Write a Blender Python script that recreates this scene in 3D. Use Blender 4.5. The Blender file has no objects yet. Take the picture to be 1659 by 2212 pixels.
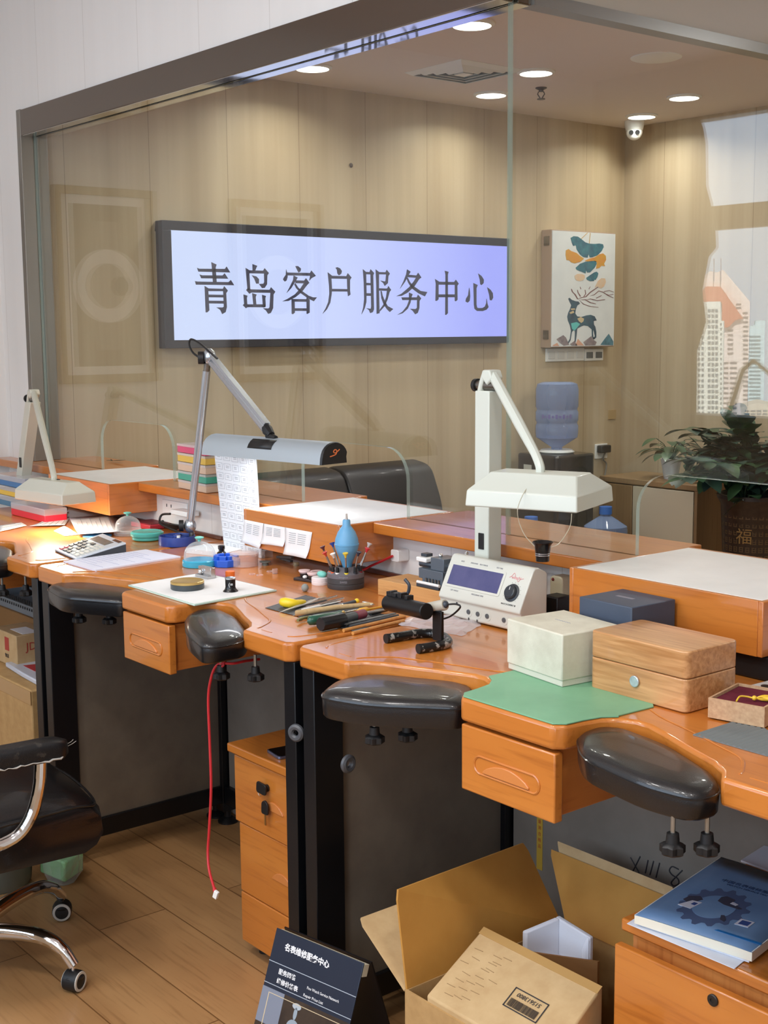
import bpy, bmesh, math, random
from mathutils import Vector, Matrix, Euler
C = bpy.context.scene
COL = C.collection
random.seed(7)
pi = math.pi
V = Vector

# ---------------------------------------------------------------- camera
FPX, W0, H0 = 2815.8, 1659.0, 2212.0
CAM = V((0, 0, 1.65))
_y, _p, _r = 2.45687381, -0.137468713, -0.00835624973
_F = V((math.cos(_p)*math.cos(_y), math.cos(_p)*math.sin(_y), math.sin(_p)))
_R0 = V((math.sin(_y), -math.cos(_y), 0)); _U0 = _R0.cross(_F)
_R = _R0*math.cos(_r)+_U0*math.sin(_r); _U = -_R0*math.sin(_r)+_U0*math.cos(_r)
cd = bpy.data.cameras.new('camera'); cam = bpy.data.objects.new('camera', cd); COL.objects.link(cam)
cam.matrix_world = Matrix(((_R.x, _U.x, -_F.x, CAM.x), (_R.y, _U.y, -_F.y, CAM.y), (_R.z, _U.z, -_F.z, CAM.z), (0, 0, 0, 1)))
cd.sensor_fit = 'VERTICAL'; cd.sensor_height = 24.0; cd.lens = FPX/H0*24.0; cd.clip_start = 0.05; cd.clip_end = 2000
C.camera = cam
def ray(x, y):
    return _R*((x-W0/2)/FPX) + _U*(-(y-H0/2)/FPX) + _F
def pz(x, y, z):
    d = ray(x, y); return CAM + d*((z-CAM.z)/d.z)
def py(x, y, Y):
    d = ray(x, y); return CAM + d*((Y-CAM.y)/d.y)
def px(x, y, X):
    d = ray(x, y); return CAM + d*((X-CAM.x)/d.x)

# ---------------------------------------------------------------- world, lights, exposure
C.view_settings.view_transform = 'Standard'; C.view_settings.look = 'None'
C.view_settings.exposure = 0.0; C.view_settings.gamma = 1.0; C.view_settings.use_curve_mapping = False
try:
    C.cycles.use_denoising = True; C.cycles.max_bounces = 10; C.cycles.transparent_max_bounces = 16
    C.cycles.diffuse_bounces = 4; C.cycles.glossy_bounces = 4; C.cycles.sample_clamp_indirect = 6.0
    C.cycles.caustics_reflective = False; C.cycles.caustics_refractive = False
except Exception:
    pass
SKY = (0.58, 0.71, 0.88)
SKY_STRENGTH = 5.6
wd = bpy.data.worlds.new('sky'); C.world = wd; wd.use_nodes = True
wn = wd.node_tree.nodes['Background']; wn.inputs[0].default_value = (*SKY, 1); wn.inputs[1].default_value = SKY_STRENGTH
def area(name, loc, size, power, color=(1, 1, 1), rot=(0, 0, 0), portal=False, spread=180, disk=False):
    l = bpy.data.lights.new(name, 'AREA'); o = bpy.data.objects.new(name, l); COL.objects.link(o)
    l.shape = 'DISK' if disk else 'RECTANGLE'; l.size = size[0]
    if not disk: l.size_y = size[1]
    l.energy = power; l.color = color; l.spread = math.radians(spread)
    o.location = loc; o.rotation_euler = rot
    if portal:
        l.cycles.is_portal = True
    return o
WIN_Y = -1.34
area('window_portal', (-1.6, WIN_Y+0.04, 1.98), (5.8, 1.66), 1, rot=(pi/2, 0, 0), portal=True)
CEIL, CEIL2 = 2.82, 3.12
for lx, ly, le in ((-0.9, 4.8, 20), (-2.75, 4.9, 20)):
    area('lobby_ceiling_lamp', (lx, ly, CEIL-0.03), (0.3, 0.3), le, (1.0, 0.97, 0.93))
for lx, ly, le in ((-2.75, 0.3, 18), (-1.4, 0.3, 22), (-3.5, -0.75, 13), (-2.1, -0.75, 13), (-0.6, -0.75, 10), (-0.2, 0.9, 16)):
    area('room_ceiling_lamp', (lx, ly, CEIL2-0.03), (0.3, 0.3), le, (1.0, 0.97, 0.94))

# ---------------------------------------------------------------- materials
def s2l(c):
    return tuple(((v/255)/12.92 if v/255 <= 0.04045 else ((v/255+0.055)/1.055)**2.4) for v in c)
_m = {}
def mk(name, col, rough=0.5, metal=0.0, coat=0.0, spec=0.5, var=0.0, vscale=30, stretch=(1, 1, 1), bump=0.0, bscale=200, col2=None, detail=4.0, trans=0.0, alpha=1.0, emit=None, estr=0.0, sheen=0.0, lin=False):
    """principled material; col is sRGB 0-255; optional noise variation between col and col2, optional bump."""
    if name in _m: return _m[name]
    m = bpy.data.materials.new(name); m.use_nodes = True; nt = m.node_tree; b = nt.nodes['Principled BSDF']
    c = s2l(col)
    b.inputs['Base Color'].default_value = (*c, 1); b.inputs['Roughness'].default_value = rough
    b.inputs['Metallic'].default_value = metal; b.inputs['Coat Weight'].default_value = coat; b.inputs['Coat Roughness'].default_value = 0.06
    b.inputs['Specular IOR Level'].default_value = spec; b.inputs['Transmission Weight'].default_value = trans
    b.inputs['Alpha'].default_value = alpha; b.inputs['Sheen Weight'].default_value = sheen
    if emit: b.inputs['Emission Color'].default_value = (*s2l(emit), 1); b.inputs['Emission Strength'].default_value = estr
    if col2 is not None or bump:
        tc = nt.nodes.new('ShaderNodeTexCoord'); mp = nt.nodes.new('ShaderNodeMapping'); mp.inputs['Scale'].default_value = stretch
        nt.links.new(tc.outputs['Object'], mp.inputs[0])
    if col2 is not None:
        n = nt.nodes.new('ShaderNodeTexNoise'); n.inputs['Scale'].default_value = vscale; n.inputs['Detail'].default_value = detail
        n.inputs['Roughness'].default_value = 0.6
        r = nt.nodes.new('ShaderNodeValToRGB'); r.color_ramp.elements[0].color = (*c, 1); r.color_ramp.elements[1].color = (*s2l(col2), 1)
        r.color_ramp.elements[0].position = 0.35; r.color_ramp.elements[1].position = 0.68
        nt.links.new(mp.outputs[0], n.inputs['Vector']); nt.links.new(n.outputs['Fac'], r.inputs[0]); nt.links.new(r.outputs[0], b.inputs['Base Color'])
    if bump:
        n2 = nt.nodes.new('ShaderNodeTexNoise'); n2.inputs['Scale'].default_value = bscale; n2.inputs['Detail'].default_value = 3
        bp = nt.nodes.new('ShaderNodeBump'); bp.inputs['Strength'].default_value = bump; bp.inputs['Distance'].default_value = 0.002
        nt.links.new(mp.outputs[0], n2.inputs['Vector']); nt.links.new(n2.outputs['Fac'], bp.inputs['Height']); nt.links.new(bp.outputs[0], b.inputs['Normal'])
    _m[name] = m
    return m
def wood(name, c1, c2, c3, axis='x', rough=0.35, coat=0.0, scale=1.0, band=6.0, planks=None, bump=0.05):
    """grain stretched along one axis, two noise layers"""
    if name in _m: return _m[name]
    m = bpy.data.materials.new(name); m.use_nodes = True; nt = m.node_tree; b = nt.nodes['Principled BSDF']; L = nt.links.new; N = nt.nodes.new
    tc = N('ShaderNodeTexCoord'); mp = N('ShaderNodeMapping')
    st = {'x': (0.06, 1, 1), 'y': (1, 0.06, 1), 'z': (1, 1, 0.04)}[axis]
    mp.inputs['Scale'].default_value = [v*scale for v in st]
    L(tc.outputs['Object'], mp.inputs[0])
    n1 = N('ShaderNodeTexNoise'); n1.inputs['Scale'].default_value = band; n1.inputs['Detail'].default_value = 3; n1.inputs['Distortion'].default_value = 0.6
    n2 = N('ShaderNodeTexNoise'); n2.inputs['Scale'].default_value = 90; n2.inputs['Detail'].default_value = 5
    L(mp.outputs[0], n1.inputs['Vector']); L(mp.outputs[0], n2.inputs['Vector'])
    r = N('ShaderNodeValToRGB'); e = r.color_ramp.elements
    e[0].position = 0.3; e[0].color = (*s2l(c1), 1); e[1].position = 0.72; e[1].color = (*s2l(c2), 1)
    L(n1.outputs['Fac'], r.inputs[0])
    mx = N('ShaderNodeMix'); mx.data_type = 'RGBA'; mx.blend_type = 'MIX'; mx.inputs[7].default_value = (*s2l(c3), 1)
    r2 = N('ShaderNodeValToRGB'); r2.color_ramp.elements[0].position = 0.52; r2.color_ramp.elements[1].position = 0.75; r2.color_ramp.elements[1].color = (0.55, 0.55, 0.55, 1)
    L(n2.outputs['Fac'], r2.inputs[0]); L(r2.outputs[0], mx.inputs[0]); L(r.outputs[0], mx.inputs[6])
    out = mx.outputs[2]
    if planks:      # (length, width): seams drawn by a brick texture in the XY plane
        bk = N('ShaderNodeTexBrick'); bk.inputs['Scale'].default_value = 1; bk.inputs['Brick Width'].default_value = planks[0]; bk.inputs['Row Height'].default_value = planks[1]
        bk.inputs['Mortar Size'].default_value = 0.0022; bk.inputs['Mortar Smooth'].default_value = 0.2; bk.inputs['Bias'].default_value = 0
        bk.inputs['Color1'].default_value = (1, 1, 1, 1); bk.inputs['Color2'].default_value = (0.8, 0.78, 0.74, 1); bk.inputs['Mortar'].default_value = (0.42, 0.36, 0.3, 1)
        mp2 = N('ShaderNodeMapping'); mp2.inputs['Location'].default_value = planks[2]; L(tc.outputs['Object'], mp2.inputs[0]); L(mp2.outputs[0], bk.inputs['Vector'])
        mm = N('ShaderNodeMix'); mm.data_type = 'RGBA'; mm.blend_type = 'MULTIPLY'; mm.inputs[0].default_value = 1; L(out, mm.inputs[6]); L(bk.outputs['Color'], mm.inputs[7]); out = mm.outputs[2]
    L(out, b.inputs['Base Color'])
    b.inputs['Roughness'].default_value = rough; b.inputs['Coat Weight'].default_value = coat; b.inputs['Coat Roughness'].default_value = 0.05
    if bump:
        bp = N('ShaderNodeBump'); bp.inputs['Strength'].default_value = bump; bp.inputs['Distance'].default_value = 0.001
        L(n2.outputs['Fac'], bp.inputs['Height']); L(bp.outputs[0], b.inputs['Normal'])
    _m[name] = m
    return m
def panel_mat(name, c1, c2, pitch, axis, offset, gap=(0.55, 0.5, 0.45), grain=True, rough=0.5):
    """wall boards with a fine vertical joint every `pitch` metres along one axis"""
    m = bpy.data.materials.new(name); m.use_nodes = True; nt = m.node_tree; b = nt.nodes['Principled BSDF']; L = nt.links.new; N = nt.nodes.new
    tc = N('ShaderNodeTexCoord'); sp = N('ShaderNodeSeparateXYZ'); L(tc.outputs['Object'], sp.inputs[0])
    ad = N('ShaderNodeMath'); ad.operation = 'ADD'; ad.inputs[1].default_value = -offset+50*pitch; L(sp.outputs[axis], ad.inputs[0])
    md = N('ShaderNodeMath'); md.operation = 'MODULO'; md.inputs[1].default_value = pitch; L(ad.outputs[0], md.inputs[0])
    lt = N('ShaderNodeMath'); lt.operation = 'LESS_THAN'; lt.inputs[1].default_value = 0.003; L(md.outputs[0], lt.inputs[0])
    mp = N('ShaderNodeMapping'); mp.inputs['Scale'].default_value = (1, 1, 0.03); L(tc.outputs['Object'], mp.inputs[0])
    n1 = N('ShaderNodeTexNoise'); n1.inputs['Scale'].default_value = 6; n1.inputs['Detail'].default_value = 4; n1.inputs['Roughness'].default_value = 0.65
    L(mp.outputs[0], n1.inputs['Vector'])
    r = N('ShaderNodeValToRGB'); r.color_ramp.elements[0].position = 0.36; r.color_ramp.elements[1].position = 0.66
    r.color_ramp.elements[0].color = (*s2l(c1), 1); r.color_ramp.elements[1].color = (*s2l(c2), 1); L(n1.outputs['Fac'], r.inputs[0])
    mx = N('ShaderNodeMix'); mx.data_type = 'RGBA'; mx.blend_type = 'MULTIPLY'; mx.inputs[7].default_value = (*gap, 1)
    L(lt.outputs[0], mx.inputs[0]); L(r.outputs[0], mx.inputs[6]); L(mx.outputs[2], b.inputs['Base Color']); b.inputs['Roughness'].default_value = rough
    return m
def glass_mat(name, tint=(0.96, 0.985, 0.97), boost=1.0):
    """thin architectural glass: Schlick reflection over a clear body"""
    m = bpy.data.materials.new(name); m.use_nodes = True; nt = m.node_tree; nt.nodes.clear(); L = nt.links.new; N = nt.nodes.new
    g = N('ShaderNodeNewGeometry'); d = N('ShaderNodeVectorMath'); d.operation = 'DOT_PRODUCT'; L(g.outputs['Normal'], d.inputs[0]); L(g.outputs['Incoming'], d.inputs[1])
    a = N('ShaderNodeMath'); a.operation = 'ABSOLUTE'; L(d.outputs['Value'], a.inputs[0])
    s = N('ShaderNodeMath'); s.operation = 'SUBTRACT'; s.inputs[0].default_value = 1; L(a.outputs[0], s.inputs[1])
    p = N('ShaderNodeMath'); p.operation = 'POWER'; p.inputs[1].default_value = 5; L(s.outputs[0], p.inputs[0])
    ml = N('ShaderNodeMath'); ml.operation = 'MULTIPLY_ADD'; ml.inputs[1].default_value = 0.958; ml.inputs[2].default_value = 0.042*boost; L(p.outputs[0], ml.inputs[0])
    t = N('ShaderNodeBsdfTransparent'); t.inputs[0].default_value = (*tint, 1)
    gl = N('ShaderNodeBsdfGlossy'); gl.inputs['Roughness'].default_value = 0.0; gl.inputs[0].default_value = (1, 1, 1, 1)
    mx = N('ShaderNodeMixShader'); L(ml.outputs[0], mx.inputs[0]); L(t.outputs[0], mx.inputs[1]); L(gl.outputs[0], mx.inputs[2])
    o = N('ShaderNodeOutputMaterial'); L(mx.outputs[0], o.inputs[0]); _m[name] = m
    return m
def clear_mat(name, col, mix=0.3, rough=0.05):
    """clear or tinted plastic: transparent body with a coloured glossy skin"""
    if name in _m: return _m[name]
    m = bpy.data.materials.new(name); m.use_nodes = True; nt = m.node_tree; b = nt.nodes['Principled BSDF']; L = nt.links.new; N = nt.nodes.new
    b.inputs['Base Color'].default_value = (*s2l(col), 1); b.inputs['Roughness'].default_value = rough
    t = N('ShaderNodeBsdfTransparent'); t.inputs[0].default_value = (*[0.5+0.5*v for v in s2l(col)], 1)
    lw = N('ShaderNodeLayerWeight'); lw.inputs[0].default_value = 0.35
    ma = N('ShaderNodeMath'); ma.operation = 'MULTIPLY_ADD'; ma.inputs[1].default_value = 0.5; ma.inputs[2].default_value = mix; ma.use_clamp = True; L(lw.outputs['Facing'], ma.inputs[0])
    mx = N('ShaderNodeMixShader'); L(ma.outputs[0], mx.inputs[0]); L(t.outputs[0], mx.inputs[1]); L(b.outputs[0], mx.inputs[2])
    L(mx.outputs[0], nt.nodes['Material Output'].inputs[0]); _m[name] = m
    return m
def emit_mat(name, col, strength):
    if name in _m: return _m[name]
    m = bpy.data.materials.new(name); m.use_nodes = True; nt = m.node_tree; nt.nodes.clear()
    e = nt.nodes.new('ShaderNodeEmission'); e.inputs[0].default_value = (*s2l(col), 1); e.inputs[1].default_value = strength
    o = nt.nodes.new('ShaderNodeOutputMaterial'); nt.links.new(e.outputs[0], o.inputs[0]); _m[name] = m
    return m

# ---------------------------------------------------------------- objects
ORG = {}
def T(name, label, cat, loc, group=None, rz=0.0, local=False):
    o = bpy.data.objects.new(name, None); COL.objects.link(o); o.empty_display_size = 0.05
    o.location = loc; o.rotation_euler = (0, 0, rz); o['label'] = label; o['category'] = cat
    if group: o['group'] = group
    ORG[o] = V((0, 0, 0)) if local else V(loc)
    return o
def org(o):
    while o is not None and o not in ORG: o = o.parent
    return ORG[o] if o is not None else V((0, 0, 0))
def frame(d):
    d = V(d).normalized(); a = V((0, 0, 1)) if abs(d.z) < 0.9 else V((1, 0, 0))
    u = d.cross(a).normalized(); return u, d.cross(u).normalized()
class MB:
    def __init__(s): s.bm = bmesh.new()
    def box(s, x0, x1, y0, y1, z0, z1):
        return s.hexa([(x0, y0, z0), (x1, y0, z0), (x1, y1, z0), (x0, y1, z0), (x0, y0, z1), (x1, y0, z1), (x1, y1, z1), (x0, y1, z1)])
    def hexa(s, p):
        v = [s.bm.verts.new(q) for q in p]
        for f in ((3, 2, 1, 0), (4, 5, 6, 7), (0, 1, 5, 4), (1, 2, 6, 5), (2, 3, 7, 6), (3, 0, 4, 7)): s.bm.faces.new([v[i] for i in f])
        return s
    def obox(s, c, size, rot=(0, 0, 0)):
        R = Euler(rot).to_matrix(); c = V(c); a, b, d = [k/2 for k in size]
        return s.hexa([c+R@V(q) for q in ((-a, -b, -d), (a, -b, -d), (a, b, -d), (-a, b, -d), (-a, -b, d), (a, -b, d), (a, b, d), (-a, b, d))])
    def prism(s, pts, lo, hi, axis='z', top=None):
        f = {'z': lambda p, h: (p[0], p[1], h), 'y': lambda p, h: (p[0], h, p[1]), 'x': lambda p, h: (h, p[0], p[1])}[axis]
        return s.loft([[f(p, lo) for p in pts], [f(p, hi) for p in (top or pts)]])
    def loft(s, rings, cap=True, closed=True):
        rv = [[s.bm.verts.new(p) for p in r] for r in rings]; n = len(rv[0])
        for a, b in zip(rv[:-1], rv[1:]):
            for i in range(n if closed else n-1):
                j = (i+1) % n
                try: s.bm.faces.new((a[i], a[j], b[j], b[i]))
                except ValueError: pass
        if cap and closed:
            s.bm.faces.new(rv[0][::-1]); s.bm.faces.new(rv[-1])
        return s
    def poly(s, pts):
        s.bm.faces.new([s.bm.verts.new(p) for p in pts]); return s
    def grid(s, rows):
        return s.loft(rows, cap=False, closed=False)
    def tube(s, pts, r, n=8, cap=True, closed=False, flat=1.0):
        pts = [V(p) for p in pts]; k = len(pts); rr = r if isinstance(r, (list, tuple)) else [r]*k
        rings = []; up = None
        for i, p in enumerate(pts):
            d = (pts[(i+1) % k]-pts[i-1]) if closed else (pts[min(i+1, k-1)]-pts[max(i-1, 0)])
            if d.length < 1e-9: d = V((0, 0, 1))
            d.normalize()
            if up is None: u, w = frame(d)
            else:
                u = (up - d*up.dot(d))
                u = u.normalized() if u.length > 1e-6 else frame(d)[0]
                w = d.cross(u).normalized()
            up = u
            rings.append([p+(u*math.cos(t)+w*math.sin(t)*flat)*rr[i] for t in [2*pi*j/n for j in range(n)]])
        if closed: rings.append(rings[0]); cap = False
        return s.loft(rings, cap)
    def cyl(s, a, b, r0, r1=None, n=20):
        return s.tube([a, b], [r0, r0 if r1 is None else r1], n)
    def lathe(s, prof, c, n=28, axis=(0, 0, 1), cap=True):
        c = V(c); d = V(axis).normalized(); u, w = frame(d)
        return s.loft([[c+d*z+(u*math.cos(t)+w*math.sin(t))*max(r, 1e-4) for t in [2*pi*j/n for j in range(n)]] for r, z in prof], cap)
    def ball(s, c, r, n=16, m=10):
        r = r if isinstance(r, (tuple, list)) else (r, r, r); c = V(c)
        return s.loft([[(c.x+r[0]*math.sin(a)*math.cos(t), c.y+r[1]*math.sin(a)*math.sin(t), c.z-r[2]*math.cos(a)) for t in [2*pi*j/n for j in range(n)]] for a in [max(0.02, min(pi-0.02, pi*i/m)) for i in range(m+1)]])
    def build(s, name, mat, parent=None, bev=0.0, seg=2, smooth=30, label=None, cat=None, group=None, kind=None, sub=0, ang=30, solid=0.0):
        bmesh.ops.remove_doubles(s.bm, verts=s.bm.verts, dist=1e-6)
        bmesh.ops.recalc_face_normals(s.bm, faces=s.bm.faces)
        if parent is not None: o0 = org(parent)
        else:
            vs = [v.co for v in s.bm.verts]
            o0 = V(((min(v.x for v in vs)+max(v.x for v in vs))/2, (min(v.y for v in vs)+max(v.y for v in vs))/2, min(v.z for v in vs))) if kind != 'structure' else V((0, 0, 0))
        bmesh.ops.translate(s.bm, verts=s.bm.verts, vec=-o0)
        me = bpy.data.meshes.new(name); s.bm.to_mesh(me); s.bm.free()
        for p in me.polygons: p.use_smooth = bool(smooth)
        if smooth: me.set_sharp_from_angle(angle=math.radians(smooth))
        me.materials.append(mat)
        o = bpy.data.objects.new(name, me); COL.objects.link(o)
        if parent is not None: o.parent = parent
        else: o.location = o0; ORG[o] = o0
        if bev:
            b = o.modifiers.new('bevel', 'BEVEL'); b.width = bev; b.segments = seg; b.limit_method = 'ANGLE'; b.angle_limit = math.radians(ang)
        if sub:
            q = o.modifiers.new('sub', 'SUBSURF'); q.levels = sub; q.render_levels = sub
        if solid:
            q = o.modifiers.new('solid', 'SOLIDIFY'); q.thickness = solid; q.offset = 0
        for k, v in (('label', label), ('category', cat), ('group', group), ('kind', kind)):
            if v: o[k] = v
        return o
def txt(body, size, mat, parent, o, xd, yd, name='lettering', depth=0.0005, sx=1.0, shear=0.0, align='CENTER', bold=0.0):
    """real lettering: a text outline turned into mesh, laid on the plane (o, xd, yd)"""
    c = bpy.data.curves.new(name, 'FONT'); c.body = body; c.size = size; c.extrude = depth; c.align_x = align; c.align_y = 'CENTER'; c.offset = bold; c.resolution_u = 3
    t = bpy.data.objects.new('tmp_text', c); COL.objects.link(t)
    me = bpy.data.meshes.new_from_object(t.evaluated_get(bpy.context.evaluated_depsgraph_get()))
    bpy.data.objects.remove(t); bpy.data.curves.remove(c)
    xd = V(xd).normalized(); yd = V(yd); yd = (yd-xd*yd.dot(xd)).normalized(); zd = xd.cross(yd); o = V(o)-org(parent)
    for v in me.vertices:
        q = v.co; v.co = o+xd*(q.x*sx+q.y*shear)+yd*q.y+zd*q.z
    me.materials.clear(); me.materials.append(mat); me.name = name
    ob = bpy.data.objects.new(name, me); COL.objects.link(ob); ob.parent = parent
    return ob
def rrect(cx, cy, w, h, r, n=5, rot=0.0):
    out = []
    for sx, sy, a0 in ((1, 1, 0), (-1, 1, pi/2), (-1, -1, pi), (1, -1, 1.5*pi)):
        for i in range(n+1):
            a = a0+pi/2*i/n; x = sx*(w/2-r)+r*math.cos(a); y = sy*(h/2-r)+r*math.sin(a)
            out.append((cx+x*math.cos(rot)-y*math.sin(rot), cy+x*math.sin(rot)+y*math.cos(rot)))
    return out
def rounded(pts, r, n=4):
    """round the corners of a 2-D polygon; r may be a list per corner"""
    out = []; k = len(pts)
    for i in range(k):
        rr = r[i] if isinstance(r, (list, tuple)) else r
        p = V((*pts[i], 0)); a = V((*pts[i-1], 0))-p; b = V((*pts[(i+1) % k], 0))-p
        d = min(rr, a.length*0.45, b.length*0.45)
        if d < 1e-5: out.append(pts[i]); continue
        a.normalize(); b.normalize(); q0 = p+a*d; q1 = p+b*d
        for j in range(n+1):
            t = j/n; q = q0*(1-t)**2+p*2*t*(1-t)+q1*t*t; out.append((q.x, q.y))
    return out
def bez(pts, n=12):
    """Catmull-Rom through the points"""
    P = [V(p) for p in pts]; P = [P[0]*2-P[1]]+P+[P[-1]*2-P[-2]]; out = []
    for i in range(1, len(P)-2):
        for j in range(n):
            t = j/n; a, b, c, d = P[i-1:i+3]
            out.append(0.5*((2*b)+(c-a)*t+(2*a-5*b+4*c-d)*t*t+(3*b-a-3*c+d)*t**3))
    out.append(P[-2]); return out
def copy_tree(o, parent=None):
    c = o.copy(); COL.objects.link(c)
    if parent is not None: c.parent = parent
    for ch in list(o.children): copy_tree(ch, c)
    return c

# ---------------------------------------------------------------- palette
ORANGE = wood('varnished orange wood', (204, 128, 54), (188, 108, 40), (152, 80, 26), 'x', rough=0.28, coat=0.5, scale=1.0, band=5)
ORANGE_Y = wood('varnished orange wood across', (204, 128, 62), (188, 108, 46), (152, 80, 30), 'y', rough=0.28, coat=0.6, band=5)
ORANGE_Z = wood('varnished orange wood upright', (210, 138, 72), (194, 116, 56), (158, 86, 38), 'z', rough=0.3, coat=0.5, band=5)
WHITE_LAM = mk('white laminate', (242, 244, 242), rough=0.35, coat=0.2, col2=(234, 236, 234), vscale=8)
BLACKM = mk('black powder coat', (14, 15, 18), rough=0.35, spec=0.4)
GREYM = mk('dark grey steel', (62, 64, 66), rough=0.45, metal=0.2)
PANEL = mk('grey brown board', (116, 106, 92), rough=0.5, col2=(106, 96, 84), vscale=12)
LEATHER = mk('black leather', (17, 17, 19), rough=0.36, bump=0.2, bscale=420, coat=0.35)
RUBBER = mk('black rubber', (18, 18, 19), rough=0.5)
CHROME = mk('chrome', (225, 225, 225), rough=0.08, metal=1.0)
STEEL = mk('brushed steel', (150, 146, 140), rough=0.28, metal=1.0, col2=(120, 116, 112), vscale=60, stretch=(0.05, 1, 1))
SILVER = mk('silver paint', (188, 194, 200), rough=0.25, metal=0.75)
IVORY = mk('ivory plastic', (222, 222, 208), rough=0.35, coat=0.15)
WHITE = mk('white paper', (238, 238, 236), rough=0.7)
WPLAST = mk('white plastic', (236, 236, 232), rough=0.3)
INK = mk('dark ink', (45, 45, 50), rough=0.7)
GREYINK = mk('grey print', (150, 150, 155), rough=0.7)
# ================================================================ setting
XS, YB, XR, XL = -5.2, 6.1, 1.7, -5.45       # sign wall, far wall, right wall, near left wall
YW, YG = 2.33, 2.38                          # face of the bench wall, plane of the glass
FLOORM = wood('oak floor boards', (194, 150, 100), (164, 120, 76), (134, 92, 54), 'x', rough=0.36, coat=0.1, band=3.2, planks=(1.25, 0.2115, (3.18, 0.77+0.0, 0)), bump=0.03)
MB().box(-6, 2, -1.6, 6.4, -0.1, 0).build('floor', FLOORM, kind='structure', smooth=0)
CEILM = mk('warm white ceiling paint', (226, 214, 206), rough=0.8)
b = MB(); b.box(-6, 2, YW+0.1, 6.4, CEIL, CEIL+0.1); b.box(-6, 2, -1.6, YW+0.1, CEIL2, CEIL2+0.1); b.build('ceiling', CEILM, kind='structure', smooth=0)
OAKW = panel_mat('pale oak wall boards', (190, 172, 142), (172, 152, 122), 0.405, 1, 2.93)
OAKW2 = panel_mat('pale oak wall boards far', (188, 170, 142), (170, 150, 122), 0.61, 0, -4.3)
WHITEP = panel_mat('white wall boards', (232, 228, 222), (228, 224, 218), 0.405, 0, -5.0, gap=(0.8, 0.78, 0.76), rough=0.6)
WPAINT = mk('white wall paint', (230, 228, 224), rough=0.7)
MB().box(XS-0.1, XS, YW+0.1, YB+0.1, 0, CEIL).build('wall_sign', OAKW, kind='structure', smooth=0)
MB().box(XS, XR+0.1, YB, YB+0.1, 0, CEIL).build('wall_far', OAKW2, kind='structure', smooth=0)
MB().box(XR, XR+0.1, -1.5, YB+0.1, 0, CEIL2).build('wall_right', WPAINT, kind='structure', smooth=0)
MB().box(XL-0.1, XL, -1.5, YW+0.1, 0, CEIL2).build('wall_left', WHITEP, kind='structure', smooth=0)
# bench wall: white boards left of the glass, header above it, low wall under the ledge
b = MB(); b.box(XL, -5.19, YW, YW+0.1, 0, CEIL2); b.box(-5.19, -2.4, YW, YW+0.1, 2.55, CEIL2); b.box(-2.4, XR, YW+0.06, YW+0.1, CEIL, CEIL2); b.box(-5.19, XR, YW, YW+0.1, 0, 1.09)
b.build('wall_front', WHITEP, kind='structure', smooth=0)
b = MB(); b.box(-2.42, -2.38, YW+0.1, YB, 2.48, CEIL)
b.build('wall_header', mk('header board', (206, 192, 180), rough=0.6), kind='structure', smooth=0)
# window wall behind the camera
WX0, WX1, WZ0, WZ1 = -4.75, 1.3, 1.17, 2.80
b = MB(); b.box(XL, WX0, WIN_Y-0.1, WIN_Y, 0, CEIL2); b.box(WX1, XR, WIN_Y-0.1, WIN_Y, 0, CEIL2); b.box(WX0, WX1, WIN_Y-0.1, WIN_Y, 0, WZ0); b.box(WX0, WX1, WIN_Y-0.1, WIN_Y, WZ1, CEIL2)
b.build('wall_window', mk('beige wall', (190, 176, 156), rough=0.7), kind='structure', smooth=0)
w = MB(); w.box(WX0, WX1, WIN_Y-0.07, WIN_Y-0.01, 2.195, 2.325)
for x in (-2.9, -1.2, 0.4): w.box(x-0.03, x+0.03, WIN_Y-0.07, WIN_Y-0.01, WZ0, WZ1)
w.box(WX0, WX1, WIN_Y-0.02, WIN_Y+0.06, WZ0-0.03, WZ0)
w.build('window_2', mk('beige window frame', (150, 136, 116), rough=0.5), kind='structure', smooth=0)
def mir(x, y, Y):            # a point of the room seen by reflection in the glass
    q = py(x, y, 2*YG-Y); return V((q.x, Y, q.z))
CY = WIN_Y+0.05
edge = [(1508, 232), (1511, 251), (1520, 279), (1525, 310), (1526, 401), (1535, 436), (1546, 489), (1548, 534), (1532, 554), (1518, 627), (1526, 695), (1507, 757), (1505, 896), (1505, 930)]
pts = [mir(x, y, CY) for x, y in edge]
folds = MB(); rows = []
for q in pts:
    n = 15; xl = -5.05
    rows.append([(xl+(q.x-xl)*i/n, CY+0.025*math.sin(i*pi/1.5), q.z) for i in range(n+1)])
folds.grid(rows)
folds.build('curtain', mk('beige curtain', (176, 158, 132), rough=0.8), label='beige curtain gathered at the edge of the window behind the benches', cat='curtain', solid=0.01)
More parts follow.
